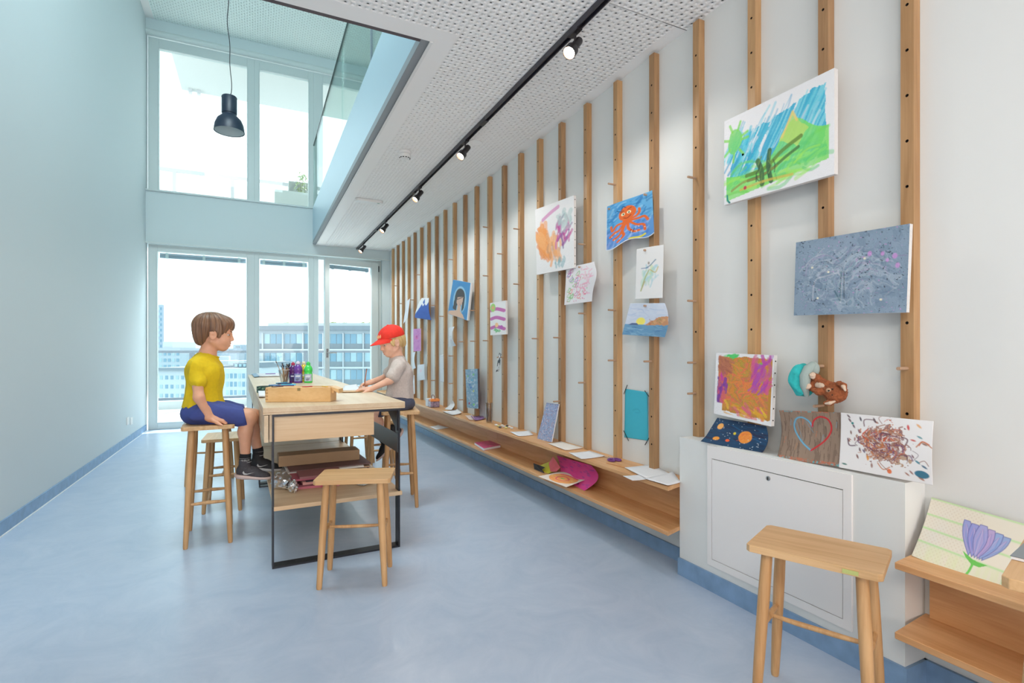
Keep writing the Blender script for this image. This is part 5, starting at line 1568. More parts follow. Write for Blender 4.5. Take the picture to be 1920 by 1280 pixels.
# ------------------------------------------------------------------ people: implicit bodies meshed with surface nets
class Field:
    def __init__(s, lo, hi, h):
        s.lo = np.array(lo, float); s.h = h
        s.n = np.ceil((np.array(hi, float) - s.lo) / h).astype(int) + 1
        s.F = np.full(tuple(s.n), 1.0, dtype=np.float32)

    def _sub(s, lo, hi):
        a = np.clip(np.floor((np.array(lo) - s.lo) / s.h).astype(int), 0, s.n - 1)
        b = np.clip(np.ceil((np.array(hi) - s.lo) / s.h).astype(int) + 1, 1, s.n)
        sl = tuple(slice(a[i], b[i]) for i in range(3))
        g = [s.lo[i] + s.h * np.arange(a[i], b[i], dtype=np.float32) for i in range(3)]
        return sl, np.meshgrid(*g, indexing='ij')

    def _put(s, sl, d, k, op):
        A = s.F[sl]; d = d.astype(np.float32)
        if op == 'add':
            hh = np.maximum(k - np.abs(A - d), 0) / k
            s.F[sl] = np.minimum(A, d) - hh * hh * k * .25
        elif op == 'sub':
            d = -d
            hh = np.maximum(k - np.abs(A - d), 0) / k
            s.F[sl] = np.maximum(A, d) + hh * hh * k * .25

    def cone(s, a, b, ra, rb, k=.012, op='add'):
        a = np.array(a, float); b = np.array(b, float); m = max(ra, rb) + k + 3 * s.h
        sl, (X, Y, Z) = s._sub(np.minimum(a, b) - m, np.maximum(a, b) + m)
        if X.size == 0: return s
        v = b - a; L = v @ v + 1e-12
        t = np.clip(((X - a[0]) * v[0] + (Y - a[1]) * v[1] + (Z - a[2]) * v[2]) / L, 0, 1)
        d = np.sqrt((X - a[0] - t * v[0]) ** 2 + (Y - a[1] - t * v[1]) ** 2 + (Z - a[2] - t * v[2]) ** 2) - (ra + (rb - ra) * t)
        s._put(sl, d, k, op); return s

    def chain(s, pts, rs, k=.012):
        for i in range(len(pts) - 1): s.cone(pts[i], pts[i + 1], rs[i], rs[i + 1], k)
        return s

    def ell(s, c, r, M=None, k=.012, op='add', noise=None):
        c = np.array(c, float); r = np.array(r, float); m = r.max() + k + 3 * s.h + (.01 if noise else 0)
        sl, (X, Y, Z) = s._sub(c - m, c + m)
        if X.size == 0: return s
        P = [X - c[0], Y - c[1], Z - c[2]]
        if M is not None:
            M = np.array(M)   # columns = local axes in world
            P = [P[0] * M[0][i] + P[1] * M[1][i] + P[2] * M[2][i] for i in range(3)]
        k0 = np.sqrt((P[0] / r[0]) ** 2 + (P[1] / r[1]) ** 2 + (P[2] / r[2]) ** 2)
        k1 = np.sqrt((P[0] / r[0] ** 2) ** 2 + (P[1] / r[1] ** 2) ** 2 + (P[2] / r[2] ** 2) ** 2) + 1e-9
        d = k0 * (k0 - 1) / k1
        if noise: d = d + noise(P[0], P[1], P[2])
        s._put(sl, d, k, op); return s

    def plane(s, p, n, k=.004):
        """keep the side the normal points away from"""
        n = np.array(n, float); n /= np.linalg.norm(n)
        X, Y, Z = np.meshgrid(*[s.lo[i] + s.h * np.arange(s.n[i], dtype=np.float32) for i in range(3)], indexing='ij')
        d = (X - p[0]) * n[0] + (Y - p[1]) * n[1] + (Z - p[2]) * n[2]
        s.F = np.maximum(s.F, d.astype(np.float32)); return s

    def warp(s, fn):
        X, Y, Z = np.meshgrid(*[s.lo[i] + s.h * np.arange(s.n[i], dtype=np.float32) for i in range(3)], indexing='ij')
        s.F = s.F + fn(X, Y, Z).astype(np.float32); return s

    def seat(s, z, x0, x1):
        X, Y, Z = np.meshgrid(*[s.lo[i] + s.h * np.arange(s.n[i], dtype=np.float32) for i in range(3)], indexing='ij')
        c = (X > x0) & (X < x1)
        s.F = np.where(c, np.maximum(s.F, (z - Z).astype(np.float32)), s.F); return s

    def mesh(s):
        F = s.F; h = s.h
        ins = F < 0
        cnt = np.zeros(tuple(s.n - 1), np.int8)
        for dx in (0, 1):
            for dy in (0, 1):
                for dz in (0, 1):
                    cnt += ins[dx:dx + s.n[0] - 1, dy:dy + s.n[1] - 1, dz:dz + s.n[2] - 1]
        act = (cnt > 0) & (cnt < 8)
        I = np.argwhere(act)
        idx = np.full(act.shape, -1, np.int64); idx[act] = np.arange(len(I))
        acc = np.zeros((len(I), 3)); w = np.zeros(len(I))
        co = [(a, b, c) for a in (0, 1) for b in (0, 1) for c in (0, 1)]
        for a in co:
            for ax in range(3):
                if a[ax] == 0:
                    b = list(a); b[ax] = 1
                    fa = F[I[:, 0] + a[0], I[:, 1] + a[1], I[:, 2] + a[2]]; fb = F[I[:, 0] + b[0], I[:, 1] + b[1], I[:, 2] + b[2]]
                    cr = (fa < 0) != (fb < 0)
                    t = np.where(cr, fa / (fa - fb + 1e-20), 0)
                    p = np.array(a, float)[None].repeat(len(I), 0); p[:, ax] += t
                    acc[cr] += p[cr]; w[cr] += 1
        V = s.lo + (I + acc / w[:, None]) * h
        Q = []
        for ax in range(3):
            o1, o2 = [(1, 2), (2, 0), (0, 1)][ax]
            sl0 = [slice(1, -1)] * 3; sl0[ax] = slice(0, s.n[ax] - 1)
            sl1 = list(sl0); sl1[ax] = slice(1, s.n[ax])
            a = ins[tuple(sl0)]; b = ins[tuple(sl1)]
            E_ = np.argwhere(a != b)
            base = E_.copy(); base[:, o1] += 1; base[:, o2] += 1
            def g(d1, d2):
                q = base.copy(); q[:, o1] -= d1; q[:, o2] -= d2
                return idx[q[:, 0], q[:, 1], q[:, 2]]
            q = np.stack([g(1, 1), g(0, 1), g(0, 0), g(1, 0)], 1)
            flip = ~a[E_[:, 0], E_[:, 1], E_[:, 2]]
            q[flip] = q[flip][:, ::-1]
            Q.append(q)
        Q = np.concatenate(Q)
        Q = Q[(Q >= 0).all(1)]
        return V, Q

    def build(s, name, m, parent, smooth_it=1):
        V, Q = s.mesh()
        for _ in range(smooth_it):
            S = np.zeros_like(V); c = np.zeros(len(V))
            for i in range(4):
                for j in (1, 3):
                    np.add.at(S, Q[:, i], V[Q[:, (i + j) % 4]]); np.add.at(c, Q[:, i], 1)
            V = V * .5 + .5 * S / np.maximum(c, 1)[:, None]
        return np_mesh(name, V, Q, m, parent, smooth=True)


def skin_mat(name, col, red):
    m = mat(name, col, .48, noise=.05, nscale=30)
    b = m.node_tree.nodes['Principled BSDF']
    b.inputs['Subsurface Weight'].default_value = .12
    b.inputs['Subsurface Radius'].default_value = (.012, .004, .002)
    b.inputs['Subsurface Scale'].default_value = 1.0
    return m


def strand_mat(name, c1, c2):
    m = bpy.data.materials.new(name); m.use_nodes = True
    t = m.node_tree; b = t.nodes['Principled BSDF']; b.inputs['Roughness'].default_value = .42
    a = t.nodes.new('ShaderNodeVertexColor'); a.layer_name = 'print'
    r = t.nodes.new('ShaderNodeValToRGB'); r.color_ramp.elements[0].color = (*c1, 1); r.color_ramp.elements[1].color = (*c2, 1)
    t.links.new(a.outputs[0], r.inputs[0]); t.links.new(r.outputs[0], b.inputs['Base Color'])
    return m


def basis(fwd, up):
    f = Vector(fwd).normalized(); l = Vector(up).cross(f).normalized(); u = f.cross(l).normalized()
    return np.array([[f.x, l.x, u.x], [f.y, l.y, u.y], [f.z, l.z, u.z]])


def head(fd, c, M, S, mouth_open=True):
    """adds a child's head; local x forward, y left, z up, S = scale (1 -> 0.205 m chin to crown)"""
    T = lambda p: np.array(c) + M @ (np.array(p) * S)
    E = lambda p, r, k=.012, op='add': fd.ell(T(p), np.array(r) * S, M, k * S, op)
    Cn = lambda a, b, ra, rb, k=.01: fd.cone(T(a), T(b), ra * S, rb * S, k * S)
    E((-.012, 0, .026), (.092, .073, .077))
    E((.030, 0, -.030), (.050, .053, .064), .02)
    E((.048, 0, .028), (.040, .052, .045), .02)
    E((.058, 0, -.078), (.020, .022, .018), .02)
    for s_ in (-1, 1):
        Cn((-.002, s_ * .048, -.046), (.052, s_ * .014, -.080), .017, .014, .02)
        E((.056, s_ * .030, -.034), (.026, .024, .026), .018)
        E((.082, s_ * .031, .000), (.013, .015, .0095), .006, 'sub')
        E((.0745, s_ * .030, .0125), (.012, .019, .0055), .006)
        E((.0765, s_ * .030, .0045), (.0105, .0150, .0035), .002)     # upper lid
        E((.0750, s_ * .030, -.0085), (.0105, .0135, .0030), .003)    # lower lid
        E((.000, s_ * .073, -.014), (.020, .0085, .029), .005)
        E((.003, s_ * .081, -.012), (.011, .005, .017), .003, 'sub')
        E((-.004, s_ * .078, .002), (.018, .004, .016), .003)
    E((.064, 0, -.052), (.025, .030, .028), .018)
    Cn((.084, 0, .006), (.0965, 0, -.025), .0065, .0095, .014)
    for s_ in (-1, 1): E((.090, s_ * .0095, -.030), (.0075, .0065, .006), .004)
    E((.0830, 0, -.050), (.0110, .0190, .0050), .006)
    E((.0810, 0, -.0635), (.0110, .0170, .0055), .006)
    E((.0950, 0, -.0565), (.0080, .0140, .0024 if mouth_open else .001), .002, 'sub')
    return T


def hand(fd, wrist, fdir, pdir, S, curl=(.3, .35, .4, .5), spread=.16, thumb=(.6, .5), side=1, kk=.003):
    """wrist, finger direction, palm normal (down side); side=+1 thumb on the cross(fdir,palm) side"""
    f = Vector(fdir).normalized(); n = Vector(pdir).normalized(); n = (n - f * n.dot(f)).normalized()
    l = n.cross(f).normalized() * side
    W = Vector(wrist)
    P = lambda a, b, c: W + (f * a + l * b + n * c) * S
    Mx = np.array([[f.x, l.x, n.x], [f.y, l.y, n.y], [f.z, l.z, n.z]])
    fd.ell(P(.036, 0, 0), np.array((.036, .027, .013)) * S, Mx, .008)
    fd.cone(P(-.01, 0, 0), P(.02, 0, 0), .017 * S, .018 * S, .01)
    lens = (.050, .056, .052, .041)
    for i in range(4):
        b = .023 - .0153 * i
        base = P(.060 - .004 * abs(i - 1), b, -.002)
        an = spread * (1.2 - .8 * i)
        d = (f * math.cos(an) + l * math.sin(an)).normalized()
        a = curl[i]; r = (.0078, .008, .0078, .0068)[i] * S
        L = lens[i] * S
        q = base; dirn = d
        fd.cone(P(.03, b * .8, 0), base, r * 1.15, r * 1.1, kk)
        for j, (fr, cu) in enumerate(((.42, .55), (.32, 1.0), (.26, .75))):
            dirn = (d * math.cos(a * sum((.55, 1.0, .75)[:j + 1])) + n * math.sin(a * sum((.55, 1.0, .75)[:j + 1]))).normalized()
            q2 = q + dirn * L * fr
            fd.cone(q, q2, r * (1 - .10 * j), r * (1 - .10 * (j + 1)), kk)
            q = q2
    t0 = P(.012, .020, .004); t1 = P(.034, .040, .006 + .012 * thumb[1])
    td = (f * math.cos(thumb[0]) + l * math.sin(thumb[0]) + n * thumb[1] * .5).normalized()
    fd.cone(t0, t1, .0105 * S, .0092 * S, .006)
    fd.cone(t1, t1 + td * .024 * S, .0088 * S, .0078 * S, kk); fd.cone(t1 + td * .024 * S, t1 + td * .042 * S, .0078 * S, .0066 * S, kk)


def hair_color(V, c, M, S, crown, seed):
    """value per vertex: streaks that follow the fall of the hair from the crown"""
    L = ((V - c) @ M) / S - np.array(crown)
    az = np.arctan2(L[:, 1], L[:, 0]); el = np.hypot(L[:, 0], L[:, 1])
    r = np.random.RandomState(seed)
    v = np.zeros(len(V))
    for f_, a in ((23, .3), (47, .25), (91, .2), (11, .25)):
        v += a * np.sin(az * f_ + 9 * L[:, 2] * r.uniform(2, 6) + r.uniform(0, 6))
    return np.clip(.5 + .5 * v, 0, 1)


# ================= older boy, yellow shirt, on the tall stool =================
D2 = lambda px, py, Y: at_y(px, py, Y)
b1 = thing('person', 'older boy in yellow shirt and blue shorts, sitting on a stool left of the table', 'person', (-.26, 3.74, .705))
SKIN1 = skin_mat('skin_tan', srgb(226, 168, 136), 0)
H1c = np.array(D2(402, 624, 3.74)); S1 = 1.07
M1 = basis((1, .0, -.13), (.06, 0, 1))
fd = Field((-.56, 3.40, .26), (.22, 4.06, 1.42), .0033)
T1 = head(fd, H1c, M1, S1)
Yn, Yf = 3.625, 3.865
nk = D2(389, 666, 3.745)
fd.cone(T1((-.022, 0, -.045)), nk, .040, .040, .025)
hipc = D2(378, 771, 3.745)
chest = D2(385, 702, 3.745)
fd.cone(nk, chest, .045, .085, .03); fd.cone(chest, hipc, .085, .088, .04)
shN = D2(367, 686, Yn + .025); shF = D2(399, 688, Yf - .01)
fd.cone(nk, shN, .03, .036, .03); fd.cone(nk, shF, .03, .036, .03)
elN = D2(373, 745, Yn - .03); wrN = D2(394, 784, Yn - .015)
fd.chain([shN, elN], [.034, .027], .02); fd.chain([elN, wrN], [.028, .019], .02)
hand(fd, wrN + Vector((.0, .0, .0)), (.90, .22, -.36), (-.1, .0, -1), 1.12, curl=(.55, .5, .5, .5), spread=.17, thumb=(1.0, .35), side=1)
elF = D2(402, 742, Yf + .03); wrF = D2(422, 776, Yf + .0)
fd.chain([shF, elF, wrF], [.033, .026, .019], .02)
hand(fd, wrF, (.9, -.1, -.3), (0, 0, -1), 1.1, side=-1)
# legs
hN = D2(388, 772, Yn + .05); knN = D2(466, 782, Yn + .015); anN = D2(460, 858, Yn + .02)
hF = D2(400, 770, Yf - .05); knF = D2(474, 780, Yf - .04); anF = D2(484, 846, Yf - .02)
for (h_, k_, a_) in ((hN, knN, anN), (hF, knF, anF)):
    fd.cone(h_, k_, .062, .047, .03)
    mid_ = k_.lerp(a_, .35) + Vector((-.012, 0, 0))
    fd.chain([k_, mid_, a_], [.044, .040, .026], .02)
    fd.ell(k_ + Vector((.012, 0, -.005)), (.034, .038, .040), None, .02)
for (a_, toe) in ((anN, D2(492, 892, Yn + .0)), (anF, D2(512, 872, Yf - .03))):
    fd.cone(a_, a_ + Vector((0, 0, -.05)), .026, .026, .02)
fd.seat(.7065, -.42, -.13)
body1 = fd.build('body', SKIN1, b1)
# eyes, lips, brows
EYEW = mat('eye_white', (.55, .54, .53), .3); IRIS = mat('iris', (.06, .045, .03), .15); LIP = mat('lips', srgb(206, 116, 104), .4); BROW = mat('brow_brown', srgb(110, 78, 56), .8)


def eyes(parent, T, M, S, down=0.0, brow=BROW):
    for s_ in (-1, 1):
        e = Field(T((.0705, s_ * .030, -.002)) - .02, T((.0705, s_ * .030, -.002)) + .02, .0012)
        e.ell(T((.0695, s_ * .030, -.002)), np.array((.0105, .0110, .0090)) * S, M, .001)
        eo = e.build('eye', EYEW, parent, 0)
        c = T((.0775, s_ * .0320, -.0030 - down)); e = Field(c - .01, c + .01, .001)
        e.ell(c, np.array((.0035, .0052, .0052)) * S, M, .0005); e.build('iris', IRIS, eo, 0)
        a = Field(T((.085, s_ * .03, .02)) - .03, T((.085, s_ * .03, .02)) + .03, .0016)
        a.cone(T((.088, s_ * .014, .0185)), T((.080, s_ * .045, .0190)), .0028 * S, .0016 * S, .001)
        a.build('eyebrow', brow, parent, 0)
    l_ = Field(T((.088, 0, -.057)) - .03, T((.088, 0, -.057)) + .03, .0014)
    l_.ell(T((.0865, 0, -.0505)), np.array((.0085, .0165, .0032)) * S, M, .002).ell(T((.0850, 0, -.0635)), np.array((.0085, .0150, .0036)) * S, M, .002)
    l_.build('lips', LIP, parent, 0)


eyes(b1, T1, M1, S1)
# hair
HAIR1 = strand_mat('hair_brown', srgb(84, 56, 42), srgb(152, 112, 82))


def hair(parent, c, M, S, parts, cuts, crown, m, grooves=.0035, seed=1):
    lo = c - .17 * S; hi = c + .17 * S
    f = Field(lo, hi, .0024)
    T = lambda p: c + M @ (np.array(p) * S)
    for (p, r, k) in parts: f.ell(T(p), np.array(r) * S, M, k)
    for (p, r, k) in cuts: f.ell(T(p), np.array(r) * S, M, k, 'sub')
    cr = np.array(crown)

    def fn(X, Y, Z):
        P = np.stack([X - c[0], Y - c[1], Z - c[2]], -1) @ M / S - cr
        az = np.arctan2(P[..., 1], P[..., 0]); z = P[..., 2]
        r_ = np.random.RandomState(seed)
        o = 0
        for fq, a in ((19, .45), (37, .35), (61, .3)):
            o = o + a * np.sin(az * fq + z * r_.uniform(20, 60) + r_.uniform(0, 6))
        return o * grooves * np.clip(np.hypot(P[..., 0], P[..., 1]) / .05, 0, 1)
    f.warp(fn)
    V, Q = f.mesh()
    val = hair_color(V, c, M, S, crown, seed)
    col = np.repeat(val[:, None], 3, 1)
    return np_mesh('hair', V, Q, m, parent, smooth=True, color=col)


hair(b1, H1c, M1, S1,
     [((-.016, 0, .038), (.103, .087, .082), .004), ((-.060, 0, -.010), (.048, .066, .062), .02), ((-.062, 0, -.052), (.026, .045, .030), .02), ((.050, 0, .062), (.046, .066, .040), .02), ((.074, .012, .046), (.020, .052, .026), .015),
      ((.010, .072, .018), (.030, .012, .036), .015), ((.010, -.072, .018), (.030, .012, .036), .015), ((.030, -.066, .000), (.012, .008, .026), .012), ((.030, .066, .000), (.012, .008, .026), .012)],
     [((.092, 0, -.022), (.052, .070, .050), .006), ((.050, 0, -.072), (.062, .09, .052), .006), ((.002, .082, -.022), (.022, .014, .030), .004), ((.002, -.082, -.022), (.022, .014, .030), .004)],
     (-.045, 0, .09), HAIR1, seed=3)


def cloth_noise(seed, amp, f=22):
    r = np.random.RandomState(seed)
    W_ = [(r.normal(size=3) * f * np.array([1, 1, .6]), r.uniform(0, 6), r.uniform(.4, 1)) for _ in range(7)]

    def fn(X, Y, Z):
        o = 0
        for w, p_, a in W_:
            q = X * w[0] + Y * w[1] + Z * w[2] + p_
            o = o + a * np.abs(np.sin(q + .8 * np.sin(q * .37 + p_)))
        return (o / 4 - .75) * amp * 1.7
    return fn


# shirt
SH1 = mat('shirt_yellow', srgb(222, 190, 20), .85, noise=.05, nscale=60)
f = Field((-.56, 3.42, .70), (.10, 4.05, 1.16), .0034)
nk2 = nk + Vector((-.004, 0, -.022))
f.ell(chest + Vector((-.006, 0, .02)), (.092, .118, .10), None, .03)
f.cone(chest, hipc + Vector((.0, 0, .02)), .094, .102, .05)
f.cone(nk2, chest, .058, .09, .03)
f.cone(nk2 + Vector((0, -.02, -.008)), shN, .046, .043, .03); f.cone(nk2 + Vector((0, .02, -.008)), shF, .046, .043, .03)
f.cone(hipc + Vector((.03, -.02, .03)), hipc + Vector((.055, .03, .02)), .075, .072, .05)
slN = shN.lerp(elN, .50); f.cone(shN, slN, .041, .044, .02)
slF = shF.lerp(elF, .50); f.cone(shF, slF, .041, .044, .02)
f.warp(cloth_noise(4, .013, 24))
f.cone(nk + Vector((.012, 0, .05)), nk + Vector((.004, 0, -.006)), .052, .050, .004, 'sub')
f.plane((0, 0, hipc.z - .012), (-.10, 0, -1))
# hems cut below the sleeves
shirt1 = f.build('shirt', SH1, b1)
ck = [nk + Vector((.010 + .051 * math.cos(a), .051 * math.sin(a), .004 - .016 * math.cos(a))) for a in np.linspace(0, 2 * math.pi, 25)]
MB().tube(ck, .0045, 8).build('collar', SH1, shirt1, smooth=True)
# shorts
SHO = mat('shorts_blue', srgb(58, 72, 140), .7, noise=.08, nscale=50)
f = Field((-.50, 3.42, .66), (.12, 4.05, 1.0), .0034)
f.ell(hipc + Vector((.0, 0, -.012)), (.112, .138, .078), None, .02)
for (h_, k_) in ((hN, knN), (hF, knF)):
    f.cone(h_, h_.lerp(k_, .90), .074, .064, .03)
f.warp(cloth_noise(9, .014, 22))
for (h_, k_) in ((hN, knN),):
    d = (k_ - h_); e = h_ + d * .93
    f.plane(e, (1, 0, .22))
f.seat(.706, -.43, -.125)
shorts1 = f.build('shorts', SHO, b1)
# white side stripe on the far leg
# socks and shoes
SOCK = mat('sock_black', (.012, .012, .015), .85); SOCKW = mat('sock_white', (.55, .55, .55), .85)
SHOE = mat('shoe_dark', (.055, .05, .058), .7, noise=.25, nscale=90); SOLE = mat('sole_pale', srgb(214, 190, 182), .6); MESHD = mat('shoe_black', (.015, .015, .018), .7)


def shoe(parent, ankle, toe, S, up, m_up, m_sole, swoosh=True, ydir=-1):
    f_ = (Vector(toe) - Vector(ankle)); heel = Vector(ankle)
    f0 = f_.normalized(); upv = Vector(up).normalized(); l0 = upv.cross(f0).normalized(); upv = f0.cross(l0).normalized()
    Mx = np.array([[f0.x, l0.x, upv.x], [f0.y, l0.y, upv.y], [f0.z, l0.z, upv.z]])
    P = lambda a, b, c: np.array(heel + (f0 * a + l0 * b + upv * c) * S)
    c = P(.06, 0, 0)
    F_ = Field(c - .16 * S, c + .16 * S, .0026)
    F_.ell(P(-.005, 0, -.020), np.array((.040, .032, .040)) * S, Mx, .01)
    F_.ell(P(.075, 0, -.038), np.array((.070, .037, .026)) * S, Mx, .02)
    F_.ell(P(.035, 0, -.020), np.array((.050, .031, .032)) * S, Mx, .02)
    F_.cone(P(0, 0, 0), P(-.004, 0, .030), .031 * S, .032 * S, .01)
    F_.plane(P(0, 0, -.052), -np.array(upv))
    o = F_.build('shoe', m_up, parent)
    F_ = Field(c - .16 * S, c + .16 * S, .0026)
    F_.ell(P(.058, 0, -.050), np.array((.100, .041, .016)) * S, Mx, .01); F_.ell(P(-.005, 0, -.048), np.array((.045, .036, .022)) * S, Mx, .02)
    F_.plane(P(0, 0, -.040), np.array(upv)); F_.plane(P(0, 0, -.066), -np.array(upv))
    F_.build('sole', m_sole, o)
    for k in range(4):
        a = P(.030 + .014 * k, -.017, .008 - .0065 * k); b_ = P(.034 + .014 * k, .017, .008 - .0065 * k); mm = P(.034 + .014 * k, 0, .016 - .0065 * k)
        MB().tube([a, mm, b_], .0022, 6).build('lace', m_up if k else MESHD, o)
    if swoosh:
        pts = [(.004, -.014), (.000, -.024), (.008, -.034), (.022, -.034), (.060, -.018), (.024, -.028), (.012, -.026)]
        off = -.0355 if ydir < 0 else .0355
        v0 = [Vector(P(a, off - .002 * ydir * 0 + (.003 if a > .03 else 0) * (-ydir) * 0, b_)) for a, b_ in pts]
        out = l0 * (1 if off > 0 else -1) * .004
        n_ = len(v0)
        vv = v0 + [v + out for v in v0]
        tri = [(0, 1, 6), (1, 2, 5, 6), (2, 3, 5), (3, 4, 5)]
        fs_ = [tuple(i + n_ for i in t_) for t_ in tri] + tri + [(i, (i + 1) % n_, n_ + (i + 1) % n_, n_ + i) for i in range(n_)]
        MB().add(vv, fs_).build('shoe_emblem', SOCKW, o)
    return o


for (a_, k_, toe, nm) in ((anN, knN, D2(500, 893, Yn - .01), 'n'), (anF, knF, D2(525, 872, Yf - .03), 'f')):
    d = (a_ - k_).normalized()
    f = Field(np.array(a_) - .11, np.array(a_) + .11, .0028)
    lowp = a_ + Vector((.0, 0, -.040))
    top = a_ - d * .028
    f.chain([top, a_, lowp], [.0325, .0305, .032], .01)
    f.plane(top, -np.array(d))
    so_ = f.build('sock', SOCK, b1)
    for (q, w_) in ((.002, .003), (.018, .0035)):
        cc = a_ + Vector((0, 0, .004 - q * 1.6))
        ring = [cc + Vector((.0318 * math.cos(t), .0318 * math.sin(t), 0)) for t in np.linspace(0, 2 * math.pi, 21)]
        MB().tube(ring, .0018, 6).build('stripe', SOCKW, so_, smooth=True)
    shoe(b1, a_ + Vector((-.002, 0, -.058)), Vector((toe.x, toe.y, a_.z - .074)), 1.06, (0, 0, 1), SHOE if nm == 'n' else MESHD, SOLE if nm == 'n' else SOCKW)
# lettering on the near sock
tc = bpy.data.curves.new('sock_lettering', 'FONT'); tc.body = 'NERDY'; tc.size = .017; tc.extrude = .0006; tc.align_x = 'CENTER'
to = bpy.data.objects.new('tmp_text', tc); COL.objects.link(to)
bpy.context.view_layer.update()
me_ = bpy.data.meshes.new_from_object(to.evaluated_get(bpy.context.evaluated_depsgraph_get()))
bpy.data.objects.remove(to)
ctr = anN + Vector((0, 0, -.013))
vs_t = []
for v in me_.vertices:
    an = -math.pi / 2 + v.co.x / .0325
    vs_t.append((ctr.x + (.0322 + v.co.z) * math.cos(an), ctr.y + (.0322 + v.co.z) * math.sin(an), ctr.z + v.co.y - .004))
MB().add(vs_t, [tuple(p_.vertices) for p_ in me_.polygons]).build('sock_lettering', SOCKW, [x for x in bpy.data.objects if x.name.startswith('sock') and x.parent == b1][0])

# ================= younger boy, red cap =================
b2 = thing('person', 'small boy in a red cap and grey shirt sitting on a tall stool, drawing', 'person', (.97, 3.965, .705))
SKIN2 = skin_mat('skin_fair', srgb(236, 186, 160), 0)
YC = 3.965
H2c = np.array(D2(735, 641, YC)); S2 = 1.02
M2 = basis((-1, -.22, -.36), (-.30, 0, 1))
fd = Field((.50, 3.62, .38), (1.26, 4.30, 1.36), .0033)
T2 = head(fd, H2c, M2, S2, False)
Yn2, Yf2 = YC - .095, YC + .095
nk = D2(745, 671, YC)
fd.cone(T2((-.022, 0, -.045)), nk, .038, .038, .025)
hip2 = D2(752, 752, YC); ch2 = D2(749, 702, YC)
fd.chain([nk, ch2, hip2], [.04, .074, .085], .03)
sN = D2(747, 689, Yn2); sF = D2(742, 687, Yf2)
fd.cone(nk, sN, .028, .034, .02); fd.cone(nk, sF, .028, .034, .02)
eN = D2(731, 713, Yn2 - .02); wN = D2(694, 729.5, Yn2 + .02)
eF = D2(725, 706, Yf2 - .02); wF = D2(693, 717, YC + .0)
fd.chain([sN, eN, wN], [.034, .027, .019], .02)
fd.chain([sF, eF, wF], [.033, .026, .019], .02)
hand(fd, wN, (-.97, .18, .06), (0, .25, -1), .98, curl=(.35, .4, .45, .5), spread=.06, thumb=(.8, .3), side=-1)
hand(fd, wF, (-.85, .05, -.25), (-.25, -.2, -1), .98, curl=(1.0, 1.1, 1.15, 1.2), spread=.05, thumb=(.5, .9), side=1)
k2N = D2(684, 775, Yn2 + .02); a2N = D2(733, 803, Yn2 + .07)
k2F = D2(692, 770, Yf2 - .03); a2F = D2(719, 822, Yf2 - .05)
h2N = D2(748, 757, Yn2 + .04); h2F = D2(748, 757, Yf2 - .04)
for (h_, k_, a_) in ((h2N, k2N, a2N), (h2F, k2F, a2F)):
    fd.cone(h_, k_, .056, .042, .02)
    fd.chain([k_, k_.lerp(a_, .4) + Vector((.008, 0, -.004)), a_], [.040, .036, .024], .02)
fd.seat(.7065, .845, 1.13)
fd.build('body', SKIN2, b2)
eyes(b2, T2, M2, S2, .002, mat('brow_blond', srgb(196, 160, 110), .8))
HAIR2 = strand_mat('hair_blond', srgb(190, 150, 92), srgb(236, 208, 150))
hair(b2, H2c, M2, S2,
     [((-.030, 0, .010), (.078, .080, .070), .01), ((-.066, 0, -.030), (.030, .052, .036), .015), ((.022, .070, .000), (.024, .010, .028), .012), ((.022, -.070, .000), (.024, .010, .028), .012)],
     [((.088, 0, -.020), (.062, .078, .062), .006), ((.030, 0, -.082), (.072, .09, .048), .006), ((.004, .084, -.024), (.021, .015, .026), .004), ((.004, -.084, -.024), (.021, .015, .026), .004)],
     (-.04, 0, .09), HAIR2, grooves=.003, seed=6)
# cap
REDM = mat('cap_red', srgb(236, 52, 36), .75, noise=.06, nscale=60)
f = Field(H2c - .2, H2c + .2, .0026)
f.ell(T2((-.010, 0, .046)), np.array((.101, .088, .080)) * S2, M2, .004)
f.ell(T2((-.010, 0, .046)), np.array((.094, .081, .073)) * S2, M2, .002, 'sub')
f.plane(T2((0, 0, .030)), -(M2 @ np.array((-.10, 0, 1))))
cap = f.build('cap', REDM, b2)
vs = []; fs = []
nU, nV = 12, 18
for lay in (0, 1):
    for i in range(nU + 1):
        for j in range(nV + 1):
            t = i / nU; a = (j / nV - .5) * 2.3
            bx_ = -.010 + .099 * math.cos(a); by_ = .086 * math.sin(a)
            ex = .080 * math.cos(a / 2.3 * math.pi * .98) ** .8 if abs(a) < 1.149 else 0
            x_ = bx_ + t * ex; y_ = by_ * (1 - .05 * t)
            z_ = .032 + .01 * bx_ / .09 + .016 * (1 - (y_ / .08) ** 2) * 1 - t * .022 - (.004 if lay else 0) - .006
            vs.append(T2((x_, y_, z_)))
n1 = (nU + 1) * (nV + 1)
for i in range(nU):
    for j in range(nV):
        a = i * (nV + 1) + j
        fs.append((a, a + 1, a + nV + 2, a + nV + 1)); fs.append((n1 + a, n1 + a + nV + 1, n1 + a + nV + 2, n1 + a + 1))
rim = [(nU, j) for j in range(nV + 1)]
for j in range(nV):
    a = nU * (nV + 1) + j; fs.append((a, a + 1, n1 + a + 1, n1 + a))
for i in range(nU):
    for j in (0, nV):
        a = i * (nV + 1) + j; fs.append((a, a + nV + 1, n1 + a + nV + 1, n1 + a))
MB().add(vs, fs).build('cap_visor', REDM, cap, smooth=True)
bt = T2((-.012, 0, .127)); f = Field(bt - .015, bt + .015, .002); f.ell(bt, np.array((.009, .009, .005)), M2, .001).build('cap_button', REDM, cap)
